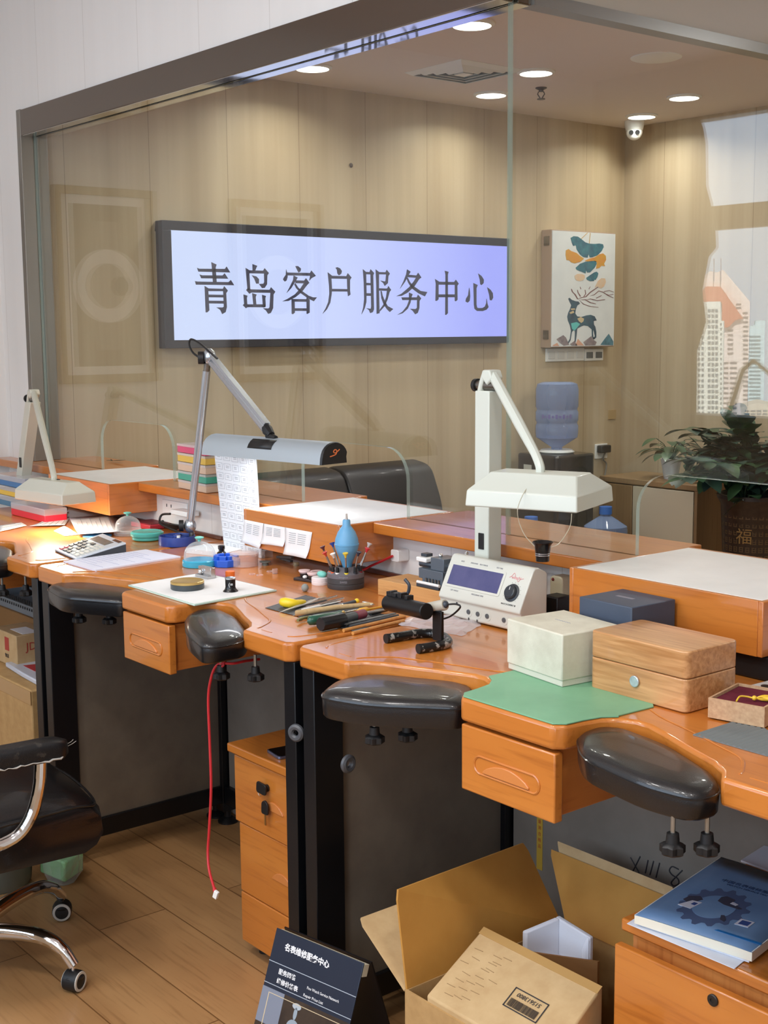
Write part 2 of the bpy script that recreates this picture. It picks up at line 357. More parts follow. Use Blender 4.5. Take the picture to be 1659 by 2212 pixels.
# ---------------------------------------------------------------- glass partition
GLASS = glass_mat('partition glass')
GEDGE = clear_mat('green glass edge', (206, 228, 220), 0.3, 0.05)
RAIL = mk('polished dark steel', (128, 120, 112), rough=0.16, metal=1.0)
part = bpy.data.objects.new('window_1', None); COL.objects.link(part); part['kind'] = 'structure'; ORG[part] = V((0, 0, 0))
part['label'] = 'tall clear glass partition with steel head rail standing on the counter ledge'
LZ = 1.122                                   # top of the counter ledge
def arch(x0, x1, zt=1.32, r=0.09):
    o = [(x0, LZ)]
    for i in range(9):
        a = pi-pi/2*i/8; o.append((x0+r+r*math.cos(a), zt-r+r*math.sin(a)))
    for i in range(9):
        a = pi/2-pi/2*i/8; o.append((x1-r+r*math.cos(a), zt-r+r*math.sin(a)))
    return o+[(x1, LZ)]
def pane(x0, x1, z1, cuts):
    o = [(x0, LZ)]
    for c in cuts: o += arch(*c)
    o += [(x1, LZ), (x1, z1), (x0, z1)]
    ob = MB().prism(o, YG-0.006, YG+0.006, 'y').build('glass_pane', GLASS, part, smooth=0)
    ob.data.materials.append(GEDGE)
    for p in ob.data.polygons:
        if abs(p.normal.y) < 0.5: p.material_index = 1
    return ob
pane(-5.155, -2.406, 2.47, [(-4.665, -4.11), (-3.315, -2.805)])
pane(-2.399, XR, CEIL, [(-1.972, -1.455)])
rt0, rt1 = py(54.8, 246, 2.32), py(700, 114, 2.345)
b = MB(); b.box(-5.19, -2.385, 2.32, 2.372, 2.452, 2.553); b.box(-5.19, -2.385, 2.388, 2.435, 2.452, 2.553); b.box(-5.19, -2.385, 2.372, 2.388, 2.475, 2.553)
b.build('top_rail', RAIL, part, bev=0.002, smooth=0)
b = MB(); b.box(-5.15, -2.39, 2.324, 2.371, 2.4505, 2.4525); b.box(-5.15, -2.39, 2.389, 2.433, 2.4505, 2.4525)
b.build('rail_soffit', mk('mirror steel', (226, 222, 218), rough=0.04, metal=1.0), part, smooth=0)
b = MB(); b.box(-5.19, -5.155, 2.318, 2.372, LZ, 2.556); b.box(-5.19, -5.155, 2.388, 2.435, LZ, 2.47); b.box(-5.19, -5.165, 2.372, 2.388, LZ, 2.47)
b.build('jamb', mk('brushed steel jamb', (150, 146, 138), rough=0.42, metal=0.85), part, bev=0.002, smooth=0)
MB().box(-2.425, -2.375, 2.435, YB, 2.452, 2.482).build('return_rail', mk('grey steel rail', (140, 138, 138), rough=0.3, metal=0.6), part, smooth=0)
# ---------------------------------------------------------------- city outside, seen in the glass
sun = bpy.data.lights.new('sun', 'SUN'); so = bpy.data.objects.new('sun', sun); COL.objects.link(so); sun.energy = 15; sun.angle = 0.01
so.rotation_euler = V((-0.62, -0.75, -0.7)).to_track_quat('-Z', 'Y').to_euler()
dch = ray(1585, 700); dch.z = 0; dch.normalize(); du_ = V((dch.y, -dch.x, 0))
def bld(label, D):
    o = CAM+dch*D; o = V((o.x, 2*YG-o.y, 0))
    t = T('tower_block', label, 'building', o, 'towers outside the window', rz=math.atan2(dch.x, dch.y), local=True); t['dist'] = D
    return t
def tower(zpts, back, depth, mat, name, t):
    D = t['dist']; q = []
    for x, y in zpts:
        d = ray(1500+x*0.199, 480+y*0.199); d = d*((D+back)/d.dot(dch)); q.append((d.dot(du_), CAM.z+d.z))
    return MB().prism(q, -back-depth, -back, 'y').build(name, mat, t, smooth=0)
def wins(zx0, zx1, zy0, zy1, nx, ny, back, mat, t, fx=0.7, fy=0.55):
    w, h = (zx1-zx0)/nx, (zy1-zy0)/ny; D = t['dist']; b = MB()
    for i in range(nx):
        for j in range(ny):
            c = []
            for x, y in ((zx0+i*w+w*(1-fx)/2, zy0+j*h+h*(1-fy)/2), (zx0+(i+1)*w-w*(1-fx)/2, zy0+(j+1)*h-h*(1-fy)/2)):
                d = ray(1500+x*0.199, 480+y*0.199); d = d*((D+back)/d.dot(dch)); c.append((d.dot(du_), CAM.z+d.z))
            b.box(c[0][0], c[1][0], -back-0.05, -back+0.12, c[1][1], c[0][1])
    b.build('window_rows', mat, t, smooth=0)
FW, FP, FB, FE = mk('white facade', (236, 232, 216), rough=0.8), mk('pink facade', (240, 220, 208), rough=0.8), mk('blue facade', (200, 222, 222), rough=0.8), mk('beige facade', (214, 200, 180), rough=0.8)
WG, WP, WB_ = mk('tower glass', (108, 122, 128), rough=0.4), mk('tower glass warm', (132, 124, 124), rough=0.4), mk('tower glass blue', (110, 142, 150), rough=0.4)
t = bld('white tower block with rows of windows, reflected beside the curtain', 170)
tower([(-60, 2600), (-60, 870), (280, 860), (285, 1070), (318, 1070), (300, 2600)], 0, 12, FW, 'shaft', t); wins(140, 262, 930, 2100, 3, 20, 0, WG, t); wins(30, 110, 930, 2100, 2, 20, 0, WG, t, 0.6, 0.5); wins(275, 303, 1080, 2100, 1, 19, 0, WG, t, 0.55, 0.4)
t = bld('pink tower block with red sloping roof and two masts, reflected in the glass', 190)
tower([(60, 2600), (60, 620), (170, 530), (250, 545), (310, 515), (605, 862), (560, 2600)], 2, 14, FP, 'shaft', t)
tower([(90, 735), (130, 697), (285, 700), (530, 1045), (450, 1062), (365, 1142), (300, 1142), (300, 870), (90, 870)], 1, 0.9, mk('red roof', (206, 122, 100), rough=0.8), 'roof', t)
for x in (212, 288): tower([(x-5, 640), (x-5, 395), (x+5, 395), (x+5, 640)], 1, 0.5, mk('mast grey', (130, 130, 145), rough=0.6), 'mast', t)
wins(520, 590, 960, 2000, 1, 21, 2, WP, t, 0.75, 0.38); wins(355, 425, 1150, 1450, 1, 6, 2, WP, t, 0.85, 0.4); wins(285, 470, 1500, 2100, 2, 11, 2, WP, t, 0.8, 0.35); wins(450, 512, 870, 950, 1, 2, 2, WP, t, 0.9, 0.4)
t = bld('pale blue stepped tower block, reflected at the right edge of the glass', 230)
tower([(575, 2600), (590, 1130), (660, 1115), (665, 1068), (772, 1068), (762, 1190), (745, 2600)], 0, 14, FB, 'shaft', t); wins(592, 720, 1220, 2100, 1, 21, 0, WB_, t, 0.95, 0.4)
t = bld('low beige blocks at the foot of the towers, reflected in the glass', 160)
tower([(560, 2600), (500, 2010), (690, 1960), (830, 1990), (900, 2600)], 0, 8, FE, 'shaft', t); wins(540, 800, 2030, 2130, 4, 3, 0, WG, t, 0.7, 0.4)
# ---------------------------------------------------------------- lit sign
SX = -5.14
a, c2 = px(349.5, 475, SX), px(1099.5, 741, SX)
y0, y1, z0, z1 = a.y, c2.y, px(361, 753, SX).z, a.z
t = T('lightbox_sign', 'wide lit white and violet sign with eight dark Chinese characters on the oak wall', 'sign', (XS, (y0+y1)/2, z0))
fw = 0.042
b = MB()
for q in ((y0, y1, z1-fw, z1), (y0, y1, z0, z0+fw*0.8), (y0, y0+fw*1.1, z0+fw*0.8, z1-fw), (y1-fw*0.3, y1, z0+fw*0.8, z1-fw)): b.box(XS, SX, *q)
b.build('frame', mk('navy black sign frame', (24, 28, 42), rough=0.5), t, bev=0.003)
sm = bpy.data.materials.new('lit sign face'); sm.use_nodes = True; nt = sm.node_tree; nt.nodes.clear()
tc = nt.nodes.new('ShaderNodeTexCoord'); sp = nt.nodes.new('ShaderNodeSeparateXYZ'); nt.links.new(tc.outputs['Object'], sp.inputs[0])
mr = nt.nodes.new('ShaderNodeMapRange'); mr.inputs[1].default_value = -0.9; mr.inputs[2].default_value = 0.9; nt.links.new(sp.outputs[1], mr.inputs[0])
cr = nt.nodes.new('ShaderNodeValToRGB'); e = cr.color_ramp.elements; e[0].color = (*s2l((206, 216, 252)), 1); e[1].color = (*s2l((160, 164, 246)), 1)
e2 = cr.color_ramp.elements.new(0.45); e2.color = (*s2l((198, 206, 254)), 1)
nt.links.new(mr.outputs[0], cr.inputs[0]); em = nt.nodes.new('ShaderNodeEmission'); em.inputs[1].default_value = 1.16; nt.links.new(cr.outputs[0], em.inputs[0])
oo = nt.nodes.new('ShaderNodeOutputMaterial'); nt.links.new(em.outputs[0], oo.inputs[0])
MB().box(XS+0.02, SX-0.006, y0+fw, y1-fw*0.2, z0+fw*0.7, z1-fw*0.9).build('lit_face', sm, t, smooth=0)
SIGNINK = mk('sign lettering', (52, 56, 84), rough=0.5)
GL = {
 'A': (410, [
  ['395,135 487,178 470,235 490,495 425,495 405,220', '140,237 175,252 640,255 668,213 732,320 165,305', '185,355 230,370 600,372 632,335 697,432 215,425', '103,475 140,482 705,492 743,455 803,548 120,538',
   '275,562 345,605 340,660 358,1000 320,1035 295,1035', '340,605 605,612 625,565 690,645 660,690 672,940 650,1030 590,1065 555,990 485,945 600,947 620,930 608,655 340,655', '345,715 610,720 610,768 345,765', '345,825 615,828 615,878 345,875'],
  ['1133,170 1215,200 1180,285 1135,290', '1010,238 1080,282 1075,340 1090,620 1045,640', '1075,280 1325,287 1350,243 1425,330 1397,370 1392,530 1350,595 1305,600 1250,525 1330,520 1345,490 1340,340 1075,335', '1120,370 1200,390 1248,440 1245,520 1200,520 1165,430',
   '1020,635 1045,600 1110,622 1440,630 1465,585 1540,665 1508,715 1500,960 1460,1045 1415,1062 1375,1000 1320,960 1420,965 1440,940 1455,685 1115,680 1078,700', '972,715 1042,735 1030,780 1037,890 985,890', '960,905 985,880 1030,890 1360,890 1360,945 1045,942 1015,960', '1128,690 1205,715 1188,760 1200,890 1148,890', '1305,720 1372,740 1362,780 1368,930 1330,950 1318,900']]),
 'B': (600, [
  ['325,205 370,205 425,250 415,300 385,320 370,300', '160,265 180,330 185,400 165,465 135,482 105,445 120,410 155,360', '180,320 590,328 612,285 690,380 610,425 575,468 590,380 180,372', '295,375 365,410 335,465 250,600 170,685 235,560 285,455',
   '335,460 485,465 515,422 575,505 530,550 440,670 330,760 200,830 90,838 190,790 320,710 420,600 475,515 325,512', '325,512 375,590 440,650 560,735 640,765 710,765 655,835 555,785 420,690 340,600 305,530',
   '258,790 310,800 315,1040 280,1068 260,1060', '525,770 580,805 580,1040 540,1062 528,1060', '300,795 530,798 530,845 300,843', '310,960 530,962 530,1010 312,1008'],
  ['1045,235 1075,225 1125,245 1158,295 1145,345 1105,370 1080,340 1070,270', '905,318 985,380 970,430 980,600 975,700 950,860 890,980 815,1058 870,960 915,850 935,700 930,560', '980,378 1240,385 1265,333 1330,410 1303,455 1303,650 1312,715 1270,745 1258,650 1252,435 970,430', '975,612 1265,618 1265,662 975,660']]),
 'C': (760, [
  ['208,262 260,308 265,350 272,700 268,850 240,960 185,1070 215,950 232,800 225,500', '258,308 330,312 345,262 408,330 392,370 405,980 385,1030 340,1048 315,990 268,960 350,970 358,930 345,355 262,352', '268,505 350,510 350,550 268,548', '268,690 355,692 355,740 268,738',
   '437,265 495,310 495,600 505,1050 455,1062 450,560', '490,312 615,315 635,272 690,340 663,385 655,510 600,560 575,510 520,465 600,482 615,470 625,355 490,352', '495,602 645,608 665,565 712,632 685,670 650,800 600,920 510,1020 515,980 580,890 625,760 640,650 495,645', '525,650 545,655 560,730 600,830 650,920 750,975 690,1028 640,980 580,890 540,780'],
  ['1000,265 1062,305 1030,360 960,490 875,608 940,470 985,350', '1025,360 1170,372 1198,325 1255,410 1215,440 1130,570 1010,680 900,740 805,745 900,700 1040,580 1120,480 1160,415 1015,405', '1010,410 1050,490 1110,560 1240,650 1360,670 1318,748 1200,690 1080,600 1020,500 990,420',
   '1035,680 1098,708 1078,760 1060,860 1010,970 920,1050 825,1080 920,1020 1000,920 1035,820', '900,765 1175,765 1195,718 1252,785 1222,830 1218,960 1190,1045 1145,1068 1105,1010 1055,970 1155,975 1178,950 1180,815 918,815']]),
 'D': (910, [
  ['432,290 498,308 485,360 485,1050 455,1080 440,1080 445,360', '258,438 330,485 318,540 318,800 290,828 265,828 272,520', '325,485 600,490 630,450 680,522 655,555 658,810 630,835 612,830 612,542 320,538', '315,712 615,712 615,765 315,765'],
  ['868,595 880,660 885,750 875,830 840,860 805,840 812,790 850,730', '945,510 1020,545 998,600 998,900 1010,950 1040,958 1110,955 1150,930 1175,870 1180,790 1195,880 1215,940 1180,985 1110,1012 1010,1010 965,970 955,900', '1030,338 1090,385 1130,450 1125,510 1090,545 1068,530 1060,450', '1192,585 1250,630 1290,690 1297,770 1270,820 1240,815 1228,720']])}
for key in 'ABCD':
    ox, chars = GL[key]
    for ch in chars:
        b = MB()
        for st in ch:
            pp = []
            for q in st.split():
                zx, zy = q.split(','); p = px(ox+float(zx)*200/1659, 550+float(zy)*200/1659, SX); pp.append((p.y, p.z))
            b.prism(pp, SX-0.0065, SX-0.003, 'x')
        b.build('character', SIGNINK, t, smooth=0)
# ---------------------------------------------------------------- box with a deer picture, switches, sockets
AX = -5.12
def az(x, y, X=AX): return px(1160+x*200/1382, 480+y*200/1382, X)
f = [az(*q) for q in ((245, 120), (1175, 180), (1140, 1845), (205, 1855))]
ay0, ay1, az0, az1 = (f[0].y+f[3].y)/2, (f[1].y+f[2].y)/2, (f[2].z+f[3].z)/2, (f[0].z+f[1].z)/2
t = T('picture_box', 'shallow wooden wall box with a picture of a blue deer under ginkgo leaves', 'picture', (XS, (ay0+ay1)/2, az0))
b = MB(); b.box(XS, AX-0.004, ay0-0.004, ay1+0.004, az0-0.006, az1+0.006)
b.build('box', mk('brown pink wood box', (164, 140, 120), rough=0.5), t, bev=0.002)
MB().box(AX-0.004, AX, ay0, ay1, az0, az1).build('canvas', mk('pale grey canvas', (206, 210, 212), rough=0.7, col2=(214, 217, 218), vscale=9), t, smooth=0)
for zy in (290, 1680):
    q = az(150, zy, XS); m = MB(); m.box(XS+0.02, XS+0.06, ay0-0.008, ay0-0.004, q.z-0.025, q.z+0.025); m.build('hinge', STEEL, t)
def art(name, col, *polys, col2=None, dx=0.001):
    b = MB()
    for st in polys:
        pp = [az(*[float(v) for v in q.split(',')]) for q in st.split()]
        b.prism([(p.y, p.z) for p in pp], AX, AX+dx, 'x')
        if name != 'antlers': b.build(name, mk('art '+name+str(col), col, rough=0.7, col2=col2, vscale=25), t, smooth=0); b = MB()
    if name == 'antlers': b.build(name, mk('art '+name+str(col), col, rough=0.7), t, smooth=0)
art('blue_leaf', (62, 122, 134), '500,235 545,208 610,215 660,250 720,300 775,318 850,325 930,318 985,330 995,370 965,430 900,495 820,525 785,525 770,480 755,530 690,520 640,480 590,400 580,345 540,355 520,310', '575,680 640,620 720,590 800,580 880,578 890,620 860,680 790,750 745,752 735,715 725,765 650,735 590,710', '735,830 790,790 850,750 890,738 915,765 900,820 870,865 850,850 850,880 790,880 745,860', col2=(50, 84, 108))
art('yellow_leaf', (196, 150, 62), '430,420 470,400 510,430 590,460 650,510 700,545 650,590 560,615 510,600 480,570 440,565 425,490', '710,575 790,540 860,525 930,480 985,465 1025,500 1030,560 1000,620 1015,655 960,650 930,680 880,695 895,600 850,575 760,590', col2=(204, 132, 66))
art('pale_leaf', (206, 186, 164), '560,800 600,772 660,770 710,790 715,830 690,865 640,880 590,870 565,840', '905,880 960,835 1015,840 1028,890 1000,960 950,990 900,960 860,975', col2=(212, 178, 146))
art('leaf_stem', (190, 160, 110), '655,245 750,155 760,158 665,250', '775,318 790,160 800,160 785,318')
art('deer', (54, 92, 108), '465,1140 485,1128 520,1160 580,1180 620,1185 640,1215 600,1245 580,1300 570,1360 600,1405 660,1415 740,1390 800,1382 860,1405 890,1465 845,1475 850,1530 870,1560 885,1640 884,1720 850,1750 835,1740 862,1700 850,1640 838,1600 835,1650 840,1710 860,1735 840,1745 818,1700 815,1600 760,1550 700,1540 660,1555 600,1590 590,1690 575,1790 560,1785 565,1640 555,1600 520,1640 500,1760 470,1810 455,1800 490,1740 505,1620 490,1540 460,1470 450,1410 465,1350 490,1300 510,1240 480,1180', col2=(48, 66, 84))
art('deer_marking', (196, 176, 140), '600,1440 650,1415 700,1440 690,1480 660,1505 625,1480', '500,1290 560,1285 570,1305 510,1312', '480,1350 540,1320 555,1350 500,1370', dx=0.0016)
art('deer_belly', (92, 186, 184), '505,1510 590,1490 640,1520 600,1570 555,1620 520,1590', dx=0.0016)
ant = ['600,1150 560,1080 520,1040 508,995 520,998 535,1040 575,1075 612,1140', '600,1150 660,1120 720,1110 790,1040 905,965 912,972 800,1050 735,1115 665,1128', '640,1110 605,1050 598,1010 606,1010 618,1050 655,1105', '690,1112 720,1070 712,1010 722,1010 732,1070 705,1112', '620,1160 720,1150 800,1195 880,1215 878,1222 790,1205 715,1160', '700,1160 800,1140 900,1165 1015,1150 1015,1158 900,1175 800,1150', '640,1170 700,1220 800,1255 918,1265 916,1270 795,1262 690,1228',
       '790,1100 850,1080 920,1020 990,1040 1060,1090 1140,1125 1140,1132 1055,1098 985,1050 922,1030 855,1088', '880,1130 960,1090 965,1097 885,1138', '1000,1030 1080,1015 1145,1040 1145,1047 1080,1023 1000,1038', '1010,1060 1070,1085 1140,1070 1140,1077 1070,1093', '770,1000 790,960 796,962 778,1003', '650,1000 640,965 646,963 658,998']
art('antlers', (120, 82, 84), *ant)
art('rocks', (112, 100, 108), '290,1745 390,1685 430,1720 480,1830 400,1845 340,1800', '690,1790 810,1700 850,1760 890,1790 870,1835 720,1840', '490,1820 560,1770 600,1840 520,1845', col2=(150, 138, 138))
art('orange_rock', (206, 156, 130), '570,1840 610,1740 700,1840', '230,1840 300,1800 330,1848 240,1848')
art('blue_rock', (86, 134, 150), '945,1830 1010,1740 1070,1665 1110,1730 1138,1780 1136,1838', col2=(60, 96, 112))
t = T('switch_plate', 'white four gang switch plate under the deer picture', 'switch', (XS, 0, 0))
def plate(t, c0, c1, n, pm, rm, name):
    p, q = px(*c0, XS+0.012), px(*c1, XS+0.012)
    MB().box(XS, XS+0.012, p.y, q.y, q.z, p.z).build('plate', pm, t, bev=0.002)
    for i in range(n):
        w = (q.y-p.y)/n; MB().box(XS+0.012, XS+0.016, p.y+w*(i+0.16), p.y+w*(i+0.84), q.z+0.015, p.z-0.018).build(name, rm, t, bev=0.002)
plate(t, (1181, 753), (1262, 779), 4, WPLAST, mk('off white rocker', (222, 222, 218), rough=0.35), 'rocker')
t = T('switch_plate', 'two gang plate with grey squares under the deer picture', 'switch', (XS, 0, 0))
plate(t, (1263.5, 754), (1303, 778.5), 2, WPLAST, mk('grey rocker', (92, 98, 100), rough=0.4), 'rocker')
t = T('wall_socket', 'white wall socket with a black plug beside the water dispenser', 'socket', px(1300, 975, XS))
p, q = px(1287, 960, XS+0.01), px(1312, 989, XS+0.01)
MB().box(XS, XS+0.01, p.y, q.y, q.z, p.z).build('plate', WPLAST, t, bev=0.002)
pl = T('power_plug', 'black plug and grey cord in the wall socket by the dispenser', 'plug', px(1300, 965, XS))
p, q = px(1297, 963, XS+0.04), px(1318, 977, XS+0.04)
MB().box(XS+0.011, XS+0.05, p.y, q.y, q.z, p.z).build('plug_body', RUBBER, pl, bev=0.006)
MB().tube(bez([px(1308, 976, XS+0.03), px(1303, 992, XS+0.02), px(1310, 1003, XS+0.02), px(1306, 1030, XS+0.03)]), 0.005).build('cord', mk('grey cord', (120, 118, 112), rough=0.5), pl)
p, q = px(1315, 886, XS+0.006), px(1331, 905, XS+0.006)
MB().box(XS, XS+0.006, p.y, q.y, q.z, p.z).build('blank_plate', mk('tan blank plate', (172, 146, 104), rough=0.5), label='small tan blank cover plate on the oak wall above the socket', cat='cover plate', bev=0.001)
MB().ball(px(758.5, 357, XS+0.003), (0.004, 0.011, 0.011)).build('wall_screw', mk('dark screw', (70, 52, 40), rough=0.5), label='tiny dark screw head on the oak wall above the lit sign', cat='screw')
# ---------------------------------------------------------------- ceiling
LAMPW = mk('lamp trim white', (236, 236, 232), rough=0.4)
DL = [(-3.815, 3.572, 'round ceiling downlight nearest the glass corner, largest in view'), (-4.852, 3.572, 'round ceiling downlight on the left, close to the steel rail'), (-4.856, 4.676, 'round ceiling downlight by the air vent, left of the glass joint'),
      (-4.326, 4.449, 'round ceiling downlight just above the sprinkler'), (-4.325, 5.522, 'round ceiling downlight farthest right, alone near the reflected window'), (-4.84, 5.811, 'round ceiling downlight right above the white camera'), (-4.319, 3.426, 'round ceiling downlight half hidden behind the steel rail')]
for x, y, lab in DL:
    t = T('downlight', lab, 'ceiling light', (x, y, CEIL), 'downlights in the ceiling')
    MB().lathe([(0.088, 0), (0.088, -0.006), (0.074, -0.012), (0.074, 0)], (x, y, CEIL), 32).build('trim_ring', LAMPW, t)
    MB().cyl((x, y, CEIL-0.002), (x, y, CEIL-0.009), 0.072, n=32).build('diffuser', emit_mat('downlight glow', (255, 252, 240), 9), t)
    area('downlight_lamp', (x, y, CEIL-0.015), (0.13, 0.13), 4.3, (1.0, 0.97, 0.91), disk=True, spread=150)
MB().lathe([(0.11, 0), (0.11, -0.004), (0.1, -0.008), (0.0, -0.008)], (-3.79, 4.64, CEIL), 36).build('blank_cover', LAMPW, label='unlit round white cover plate in the ceiling', cat='cover plate')
t = T('air_vent', 'square white four way air vent in the ceiling', 'vent', (-4.515, 4.175, CEIL))
vx, vy = -4.515, 4.175
MB().box(vx-0.17, vx+0.17, vy-0.17, vy+0.17, CEIL-0.002, CEIL-0.001).build('duct', mk('duct dark', (60, 58, 58), rough=0.8), t, smooth=0)
for i, h in enumerate((0.19, 0.145, 0.105, 0.065)):
    b = MB(); w = 0.026 if i == 0 else 0.018
    for k in range(4):
        a = k*pi/2; R = Matrix.Rotation(a, 3, 'Z'); c = V((vx, vy, 0))
        P = [c+R@V(q) for q in ((-h, -h, CEIL-0.002), (h, -h, CEIL-0.002), (h-w, -h+w, CEIL-0.016), (-h+w, -h+w, CEIL-0.016))]
        Q = [p+V((0, 0, 0.003)) for p in P]
        b.hexa(P+Q)
    b.build('louvre', LAMPW, t, smooth=0)
b = MB(); b.box(vx-0.03, vx+0.03, vy-0.03, vy+0.03, CEIL-0.018, CEIL-0.002); b.build('centre_plate', LAMPW, t, smooth=0)
t = T('sprinkler', 'small dark fire sprinkler hanging from the ceiling', 'sprinkler', (-4.592, 4.759, CEIL))
c = V((-4.592, 4.759, CEIL))
BRZ = mk('dark bronze', (84, 76, 76), rough=0.4, metal=0.6)
MB().lathe([(0.028, 0), (0.028, -0.004), (0.012, -0.012), (0.01, -0.02), (0, -0.02)], c).build('escutcheon', BRZ, t)
b = MB(); b.tube([c+V((0.008, 0.008, -0.018)), c+V((0.012, 0.012, -0.03)), c+V((0.002, 0.002, -0.052))], 0.003); b.tube([c+V((-0.008, -0.008, -0.018)), c+V((-0.012, -0.012, -0.03)), c+V((-0.002, -0.002, -0.052))], 0.003)
b.build('yoke', BRZ, t); MB().cyl(c+V((0, 0, -0.052)), c+V((0, 0, -0.056)), 0.02).build('deflector', BRZ, t)
t = T('security_camera', 'white eyeball security camera under the ceiling corner', 'camera', (-4.99, 5.93, CEIL))
c = V((-4.99, 5.93, CEIL))
MB().lathe([(0.055, 0), (0.055, -0.02), (0.048, -0.05), (0.03, -0.055)], c).build('base', WPLAST, t)
d = (CAM-c).normalized(); d.z = -0.2; d.normalize(); u, w = frame(d)
bc = c+V((0, 0, -0.06)); MB().ball(bc, 0.046, 20, 14).build('eyeball', WPLAST, t)
for s in (-1, 1):
    q = bc+d*0.04+u*0.017*s; MB().cyl(q, q+d*0.006, 0.013).build('lens', RUBBER, t)
SOFAL = mk('black sofa leather', (15, 15, 17), rough=0.45, bump=0.2, bscale=300, coat=0.08)
# ================================================================ furniture behind the glass
def leaf(b, p, d, L, w, up=V((0, 0, 1)), droop=0.25, n=5, curl=0.15):
    """one pointed leaf: a folded strip from p along d"""
    d = V(d).normalized(); s = d.cross(up)
    s = s.normalized() if s.length > 1e-3 else V((1, 0, 0)); nn = s.cross(d)
    rows = []
    for i in range(n+1):
        t = i/n; ww = w*math.sin(pi*min(1, t*0.93+0.07))**0.8*(1-0.25*t)
        c = V(p)+d*L*t-V((0, 0, 1))*droop*L*t*t
        rows.append([c-s*ww+nn*ww*curl, c, c+s*ww+nn*ww*curl])
    b.grid(rows)
GREEN1 = mk('deep green leaf', (46, 72, 52), rough=0.35, coat=0.3, col2=(66, 96, 62), vscale=8)
GREEN2 = mk('dark blue green leaf', (34, 54, 50), rough=0.35, coat=0.3, col2=(56, 84, 70), vscale=6)
# black leather sofa
t = T('sofa', 'black leather sofa behind the glass partition under the lit sign', 'sofa', (-4.85, 3.9, 0))
sy0, sy1 = 2.95, px(948, 1000, -4.95).y
def cushion(name, x0, x1, y0, y1, z0, z1, r):
    MB().box(x0, x1, y0, y1, z0, z1).build(name, SOFAL, t, bev=r, seg=5)
ys = px(752, 1012, -4.95).y
for a, c in ((sy0+0.02, ys), (ys+0.004, sy1-0.02)):
    zt = 1.0
    prof = rounded([(-5.17, 0.36), (-5.17, zt-0.02), (-5.1, zt), (-4.98, zt-0.02), (-4.9, 0.8), (-4.84, 0.44), (-4.86, 0.36)], 0.05)
    b = MB(); b.loft([[(x, yy, z if abs(yy-a) > 0.02 and abs(yy-c) > 0.02 else 0.36+(z-0.36)*0.985) for x, z in prof] for yy in (a, a+0.03, (a+c)/2, c-0.03, c)]); b.build('back_cushion', SOFAL, t, bev=0.012)
    cushion('seat_cushion', -5.1, -4.36, a, c, 0.26, 0.44, 0.05)
cushion('arm', -5.15, -4.36, sy0-0.16, sy0, 0.08, 0.62, 0.05); cushion('arm', -5.15, -4.36, sy1, sy1+0.16, 0.08, 0.62, 0.05)
MB().box(-5.15, -4.4, sy0, sy1, 0.07, 0.26).build('base', SOFAL, t, bev=0.01)
for x in (-5.05, -4.46):
    for y in (sy0-0.08, sy1+0.08): MB().cyl((x, y, 0), (x, y, 0.08), 0.025).build('foot', STEEL, t)
# water dispenser with its bottle
dc = px(1203, 905, -4.98); dx_, dy_ = dc.x, dc.y
dz = px(1203, 978, -4.98).z
t = T('water_dispenser', 'black water dispenser against the oak wall behind the glass', 'water dispenser', (dx_, dy_, 0))
MB().prism(rounded([(dx_-0.16, dy_-0.155), (dx_+0.15, dy_-0.155), (dx_+0.15, dy_+0.155), (dx_-0.16, dy_+0.155)], 0.03), 0.02, dz, 'z').build('body', mk('gloss black', (16, 17, 20), rough=0.2, coat=0.4), t, bev=0.012)
MB().prism(rrect(dy_, dz-0.17, 0.2, 0.2, 0.07), dx_+0.148, dx_+0.153, 'x').build('tap_recess', mk('matt black', (8, 8, 9), rough=0.7), t)
for s in (-1, 1): MB().box(dx_+0.15, dx_+0.18, dy_+s*0.045-0.012, dy_+s*0.045+0.012, dz-0.13, dz-0.1).build('tap', RUBBER, t, bev=0.004)
MB().box(dx_-0.1, dx_-0.04, dy_-0.157, dy_-0.154, dz-0.11, dz-0.06).build('sticker', mk('pale sticker', (190, 190, 180), rough=0.6), t)
MB().lathe([(0.09, 0), (0.1, 0.008), (0.085, 0.02), (0, 0.02)], (dx_, dy_, dz)).build('collar', WPLAST, t)
BOTTLE = clear_mat('blue water bottle plastic', (150, 172, 214), 0.32, 0.06)
def bottle(name, label, x, y, z, group, flip, R=0.118, H=0.38):
    t = T(name, label, 'water bottle', (x, y, z), group)
    pr = [(0.03, 0), (0.03, 0.02), (0.07, 0.045), (R*0.97, 0.075), (R, 0.1), (R, 0.14), (R*0.955, 0.15), (R*0.955, 0.16), (R, 0.17), (R, 0.215), (R*0.955, 0.225), (R*0.955, 0.235), (R, 0.245), (R, H-0.04), (R*0.93, H-0.01), (R*0.7, H), (0, H)]
    if not flip: pr = [(r, H-zz) for r, zz in pr[::-1]]
    MB().lathe(pr, (x, y, z), 32).build('body', BOTTLE, t)
    if not flip: MB().cyl((x, y, z+H-0.01), (x, y, z+H+0.03), 0.034).build('cap', mk('blue cap', (60, 110, 190), rough=0.4), t)
    # printed band on the side towards the room
    b = MB(); th = math.atan2(-y, -x); RR = R+0.001
    for k in range(9):
        a0 = th-0.75+k*0.17; b.grid([[(x+RR*math.cos(a), y+RR*math.sin(a), z+zz) for a in (a0, a0+0.06, a0+0.11)] for zz in ((0.188, 0.2) if k % 2 else (0.184, 0.206))])
    b.build('print', mk('bottle print', (104, 96, 150), rough=0.6), t)
    return t
bottle('water_bottle', 'blue water bottle upside down on the black dispenser', dx_, dy_, dz+0.012, None, True)
st = T('bottle_stand', 'low brown wooden stand carrying the spare water bottles', 'stand', (-4.62, 5.03, 0))
MB().box(-4.80, -4.45, 4.60, 5.46, 0.27, 0.30).build('shelf', ORANGE_Y, st, bev=0.004)
